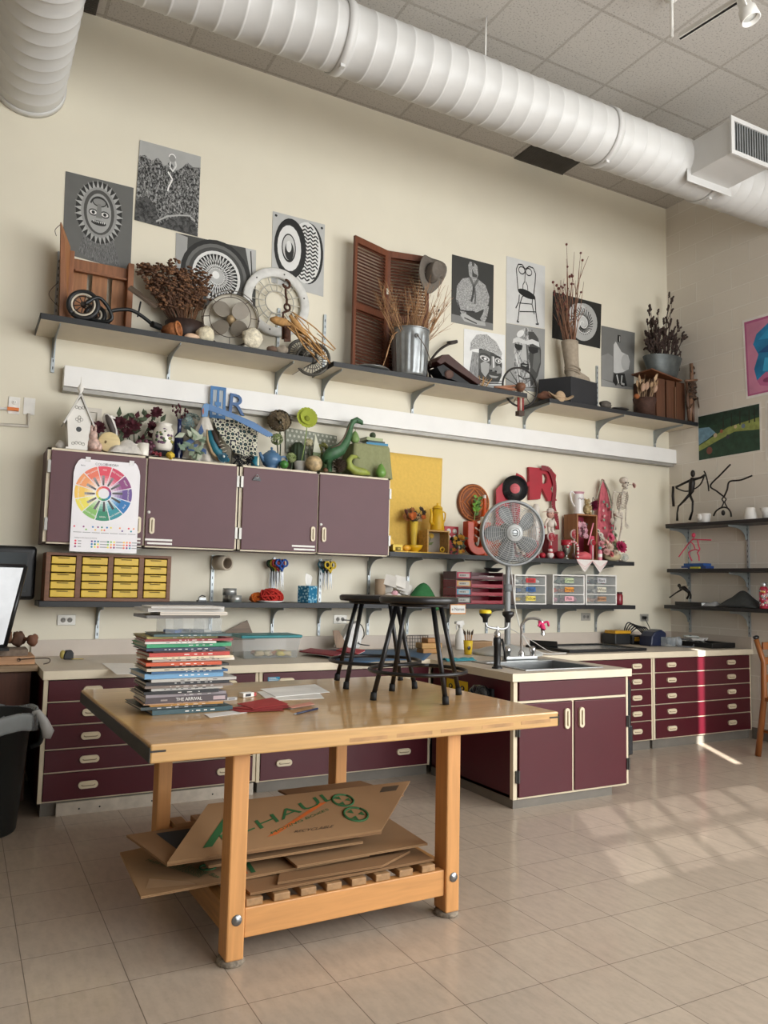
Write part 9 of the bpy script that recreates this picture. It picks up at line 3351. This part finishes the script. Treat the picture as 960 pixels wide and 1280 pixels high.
for i, (x, c_, l_) in enumerate(((853, 'd9d6cf', 'white paper slip at the shelf edge left of the yellow sponge'), (869, 'b9b23c', 'flat yellow sponge at the shelf edge below the blue boxes'))):
 kx = FP(x, 711, ZR2, 5.235)
 one(MB().bb((-.012, -.05, 0), (.02, .05, .006 + .01 * i), mat(c_, .7)), 'paper_slip' if i == 0 else 'sponge', l_, 'paper' if i == 0 else 'sponge', loc=kx.o)
k = FP(866, 752, ZR3, 5.32)
t = thing('black_book', 'black flat book on the lowest block wall shelf under the bending figure', 'book', k.o)
m = MB().bb((-.07, k(883, 754).y, 0), (.07, k(850, 752).y, .004), BLACK).bb((-.07, k(883, 754).y, .03), (.07, k(850, 752).y, .034), BLACK)
m.bb((-.07, k(883, 754).y, .004), (-.066, k(850, 752).y, .03), BLACK)
m.build('cover', t)
MB().bb((-.065, k(883, 754).y + .004, .0045), (.066, k(850, 752).y - .004, .0295), PAPER).build('page_block', t)
k = FP(858, 748, ZR3 + .0345, 5.32)
t = thing('bending_figure', 'small dark figure bending forward on the black book', 'sculpture', k.o)
m = MB().ell(k(849, 732), (.017, .017, .019), BZ, 12)
m.tube([k(850, 735), k(855, 735), k(861, 740)], [.014, .022, .015], BZ, 10)
m.tube([k(852, 737), k(845, 741), k(837, 747)], [.009, .007, .007], BZ, 8)
m.tube([k(861, 739), k(861, 744), k(858.5, 748.5)], [.011, .009, .01], BZ, 8)
m.tube([k(861, 739), k(863.5, 744), k(863, 748.5)], [.011, .009, .01], BZ, 8)
m.build('body', t)
k = FP(890, 754, ZR3, 5.33)
m = MB()
def bagf(u_, v_):
 return (-.06 + .12 * v_, -.1 + .2 * u_, .003 + .045 * math.sin(PI * u_) * math.sin(PI * v_) * (1 + .3 * math.sin(8 * u_)))
m.sheet(bagf, 16, 10, mat('c9ccd0', .25, alpha=.7))
one(m, 'plastic_bag', 'clear crumpled plastic bag between the black book and the grey cloth', 'bag', loc=k.o, solid=.002)
k = FP(928, 757, ZR3, 5.34)
m = MB()
yw = abs(k(903, 755).y)
def gcf(u_, v_):
 y_ = (u_ - .5) * 2
 return (-.1 + .2 * v_, -y_ * yw, .004 + .13 * (1 - y_ * y_) ** 1.2 * math.sin(PI * v_) ** .7 * (1 + .13 * math.sin(9 * u_ + 6 * v_)))
m.sheet(gcf, 34, 16, cloth('3c3f3f', .15))
one(m, 'grey_cloth', 'heap of dark grey cloth on the lowest block wall shelf', 'cloth', loc=k.o, solid=.004)
k = FP(955, 758, ZR3, 5.27)
t = thing('flowered_bottle', 'steel bottle covered in red, pink and teal flowers, lowest block wall shelf', 'bottle', k.o)
m = MB().lathe([(0, 0), (.034, 0), (.036, .005), (.036, .165), (.026, .188), (.022, .19)], mat('a3273c', .35, var=.1), n=28)
m.build('bottle_body', t)
MB().lathe([(.022, .19), (.024, .192), (.024, .222), (.02, .226), (0, .226)], STEEL, n=22).build('steel_cap', t)
m = MB()
for i in range(46):
 a_, z_ = rr.uniform(1.6, 5.4), rr.uniform(.012, .16)
 n_ = V((math.cos(a_), math.sin(a_), 0))
 c_ = n_ * .0362 + V((0, 0, z_))
 r_ = rr.uniform(.005, .011)
 h_ = rr.choice(['d85a8a', 'e0a0a8', '2f8a8f', 'd9a53a', 'e8e0d8', '1f3f6a'])
 m.lathe([(0, .001), (r_, .0006), (r_, -.001)], mat(h_, .4), c=c_, n=9, rot=facing(n_))
 m.lathe([(0, .0016), (r_ * .4, .0014), (r_ * .4, .0)], mat('f0e8d8' if h_ != 'e8e0d8' else 'd84a5a', .4), c=c_, n=7, rot=facing(n_))
m.build('printed_flowers', t)
k = at(946, 946, z=0)
t = thing('wooden_chair', 'honey-coloured wooden chair at the right edge, seen from its back', 'chair', (k.x + .10, k.y - .06, 0), -.12)
CWD = wood('8a5226', 2, .4, .15)
W2_ = .44
for s in (0, 1):
 MB().tube([(s * W2_ - .08, .06, .003), (s * W2_ - .045, .02, .45), (s * W2_ - .052, .01, .75), (s * W2_ - .085, .05, .93)], [.024, .024, .022, .02], CWD, 8).build('back_leg', t)
 MB().tube([(s * W2_ - .06, -.42, .003), (s * W2_ - .045, -.38, .44)], [.02, .024], CWD, 8).build('front_leg', t)
MB().bb((-.06, -.42, .44), (W2_ - .03, .03, .475), CWD).build('seat', t, bevel=.01)
for z_ in (.62, .76, .88):
 MB().bb((-.06, .0, z_ - .03), (W2_ - .04, .022, z_ + .03), CWD).build('back_slat', t, bevel=.006)
for y_ in (-.3,):
 MB().tube([(-.05, .03, .2), (-.05, -.4, .2)], .012, CWD, 8).build('stretcher', t)
 MB().tube([(W2_ - .05, .03, .2), (W2_ - .05, -.4, .2)], .012, CWD, 8).build('stretcher', t)
m = MB()
blob(m, (0, 0, .014), .022, BLACK, 12, .12, rr, (1.3, 1, .7))
m.build('knob', t, (-.085, .05, .93))
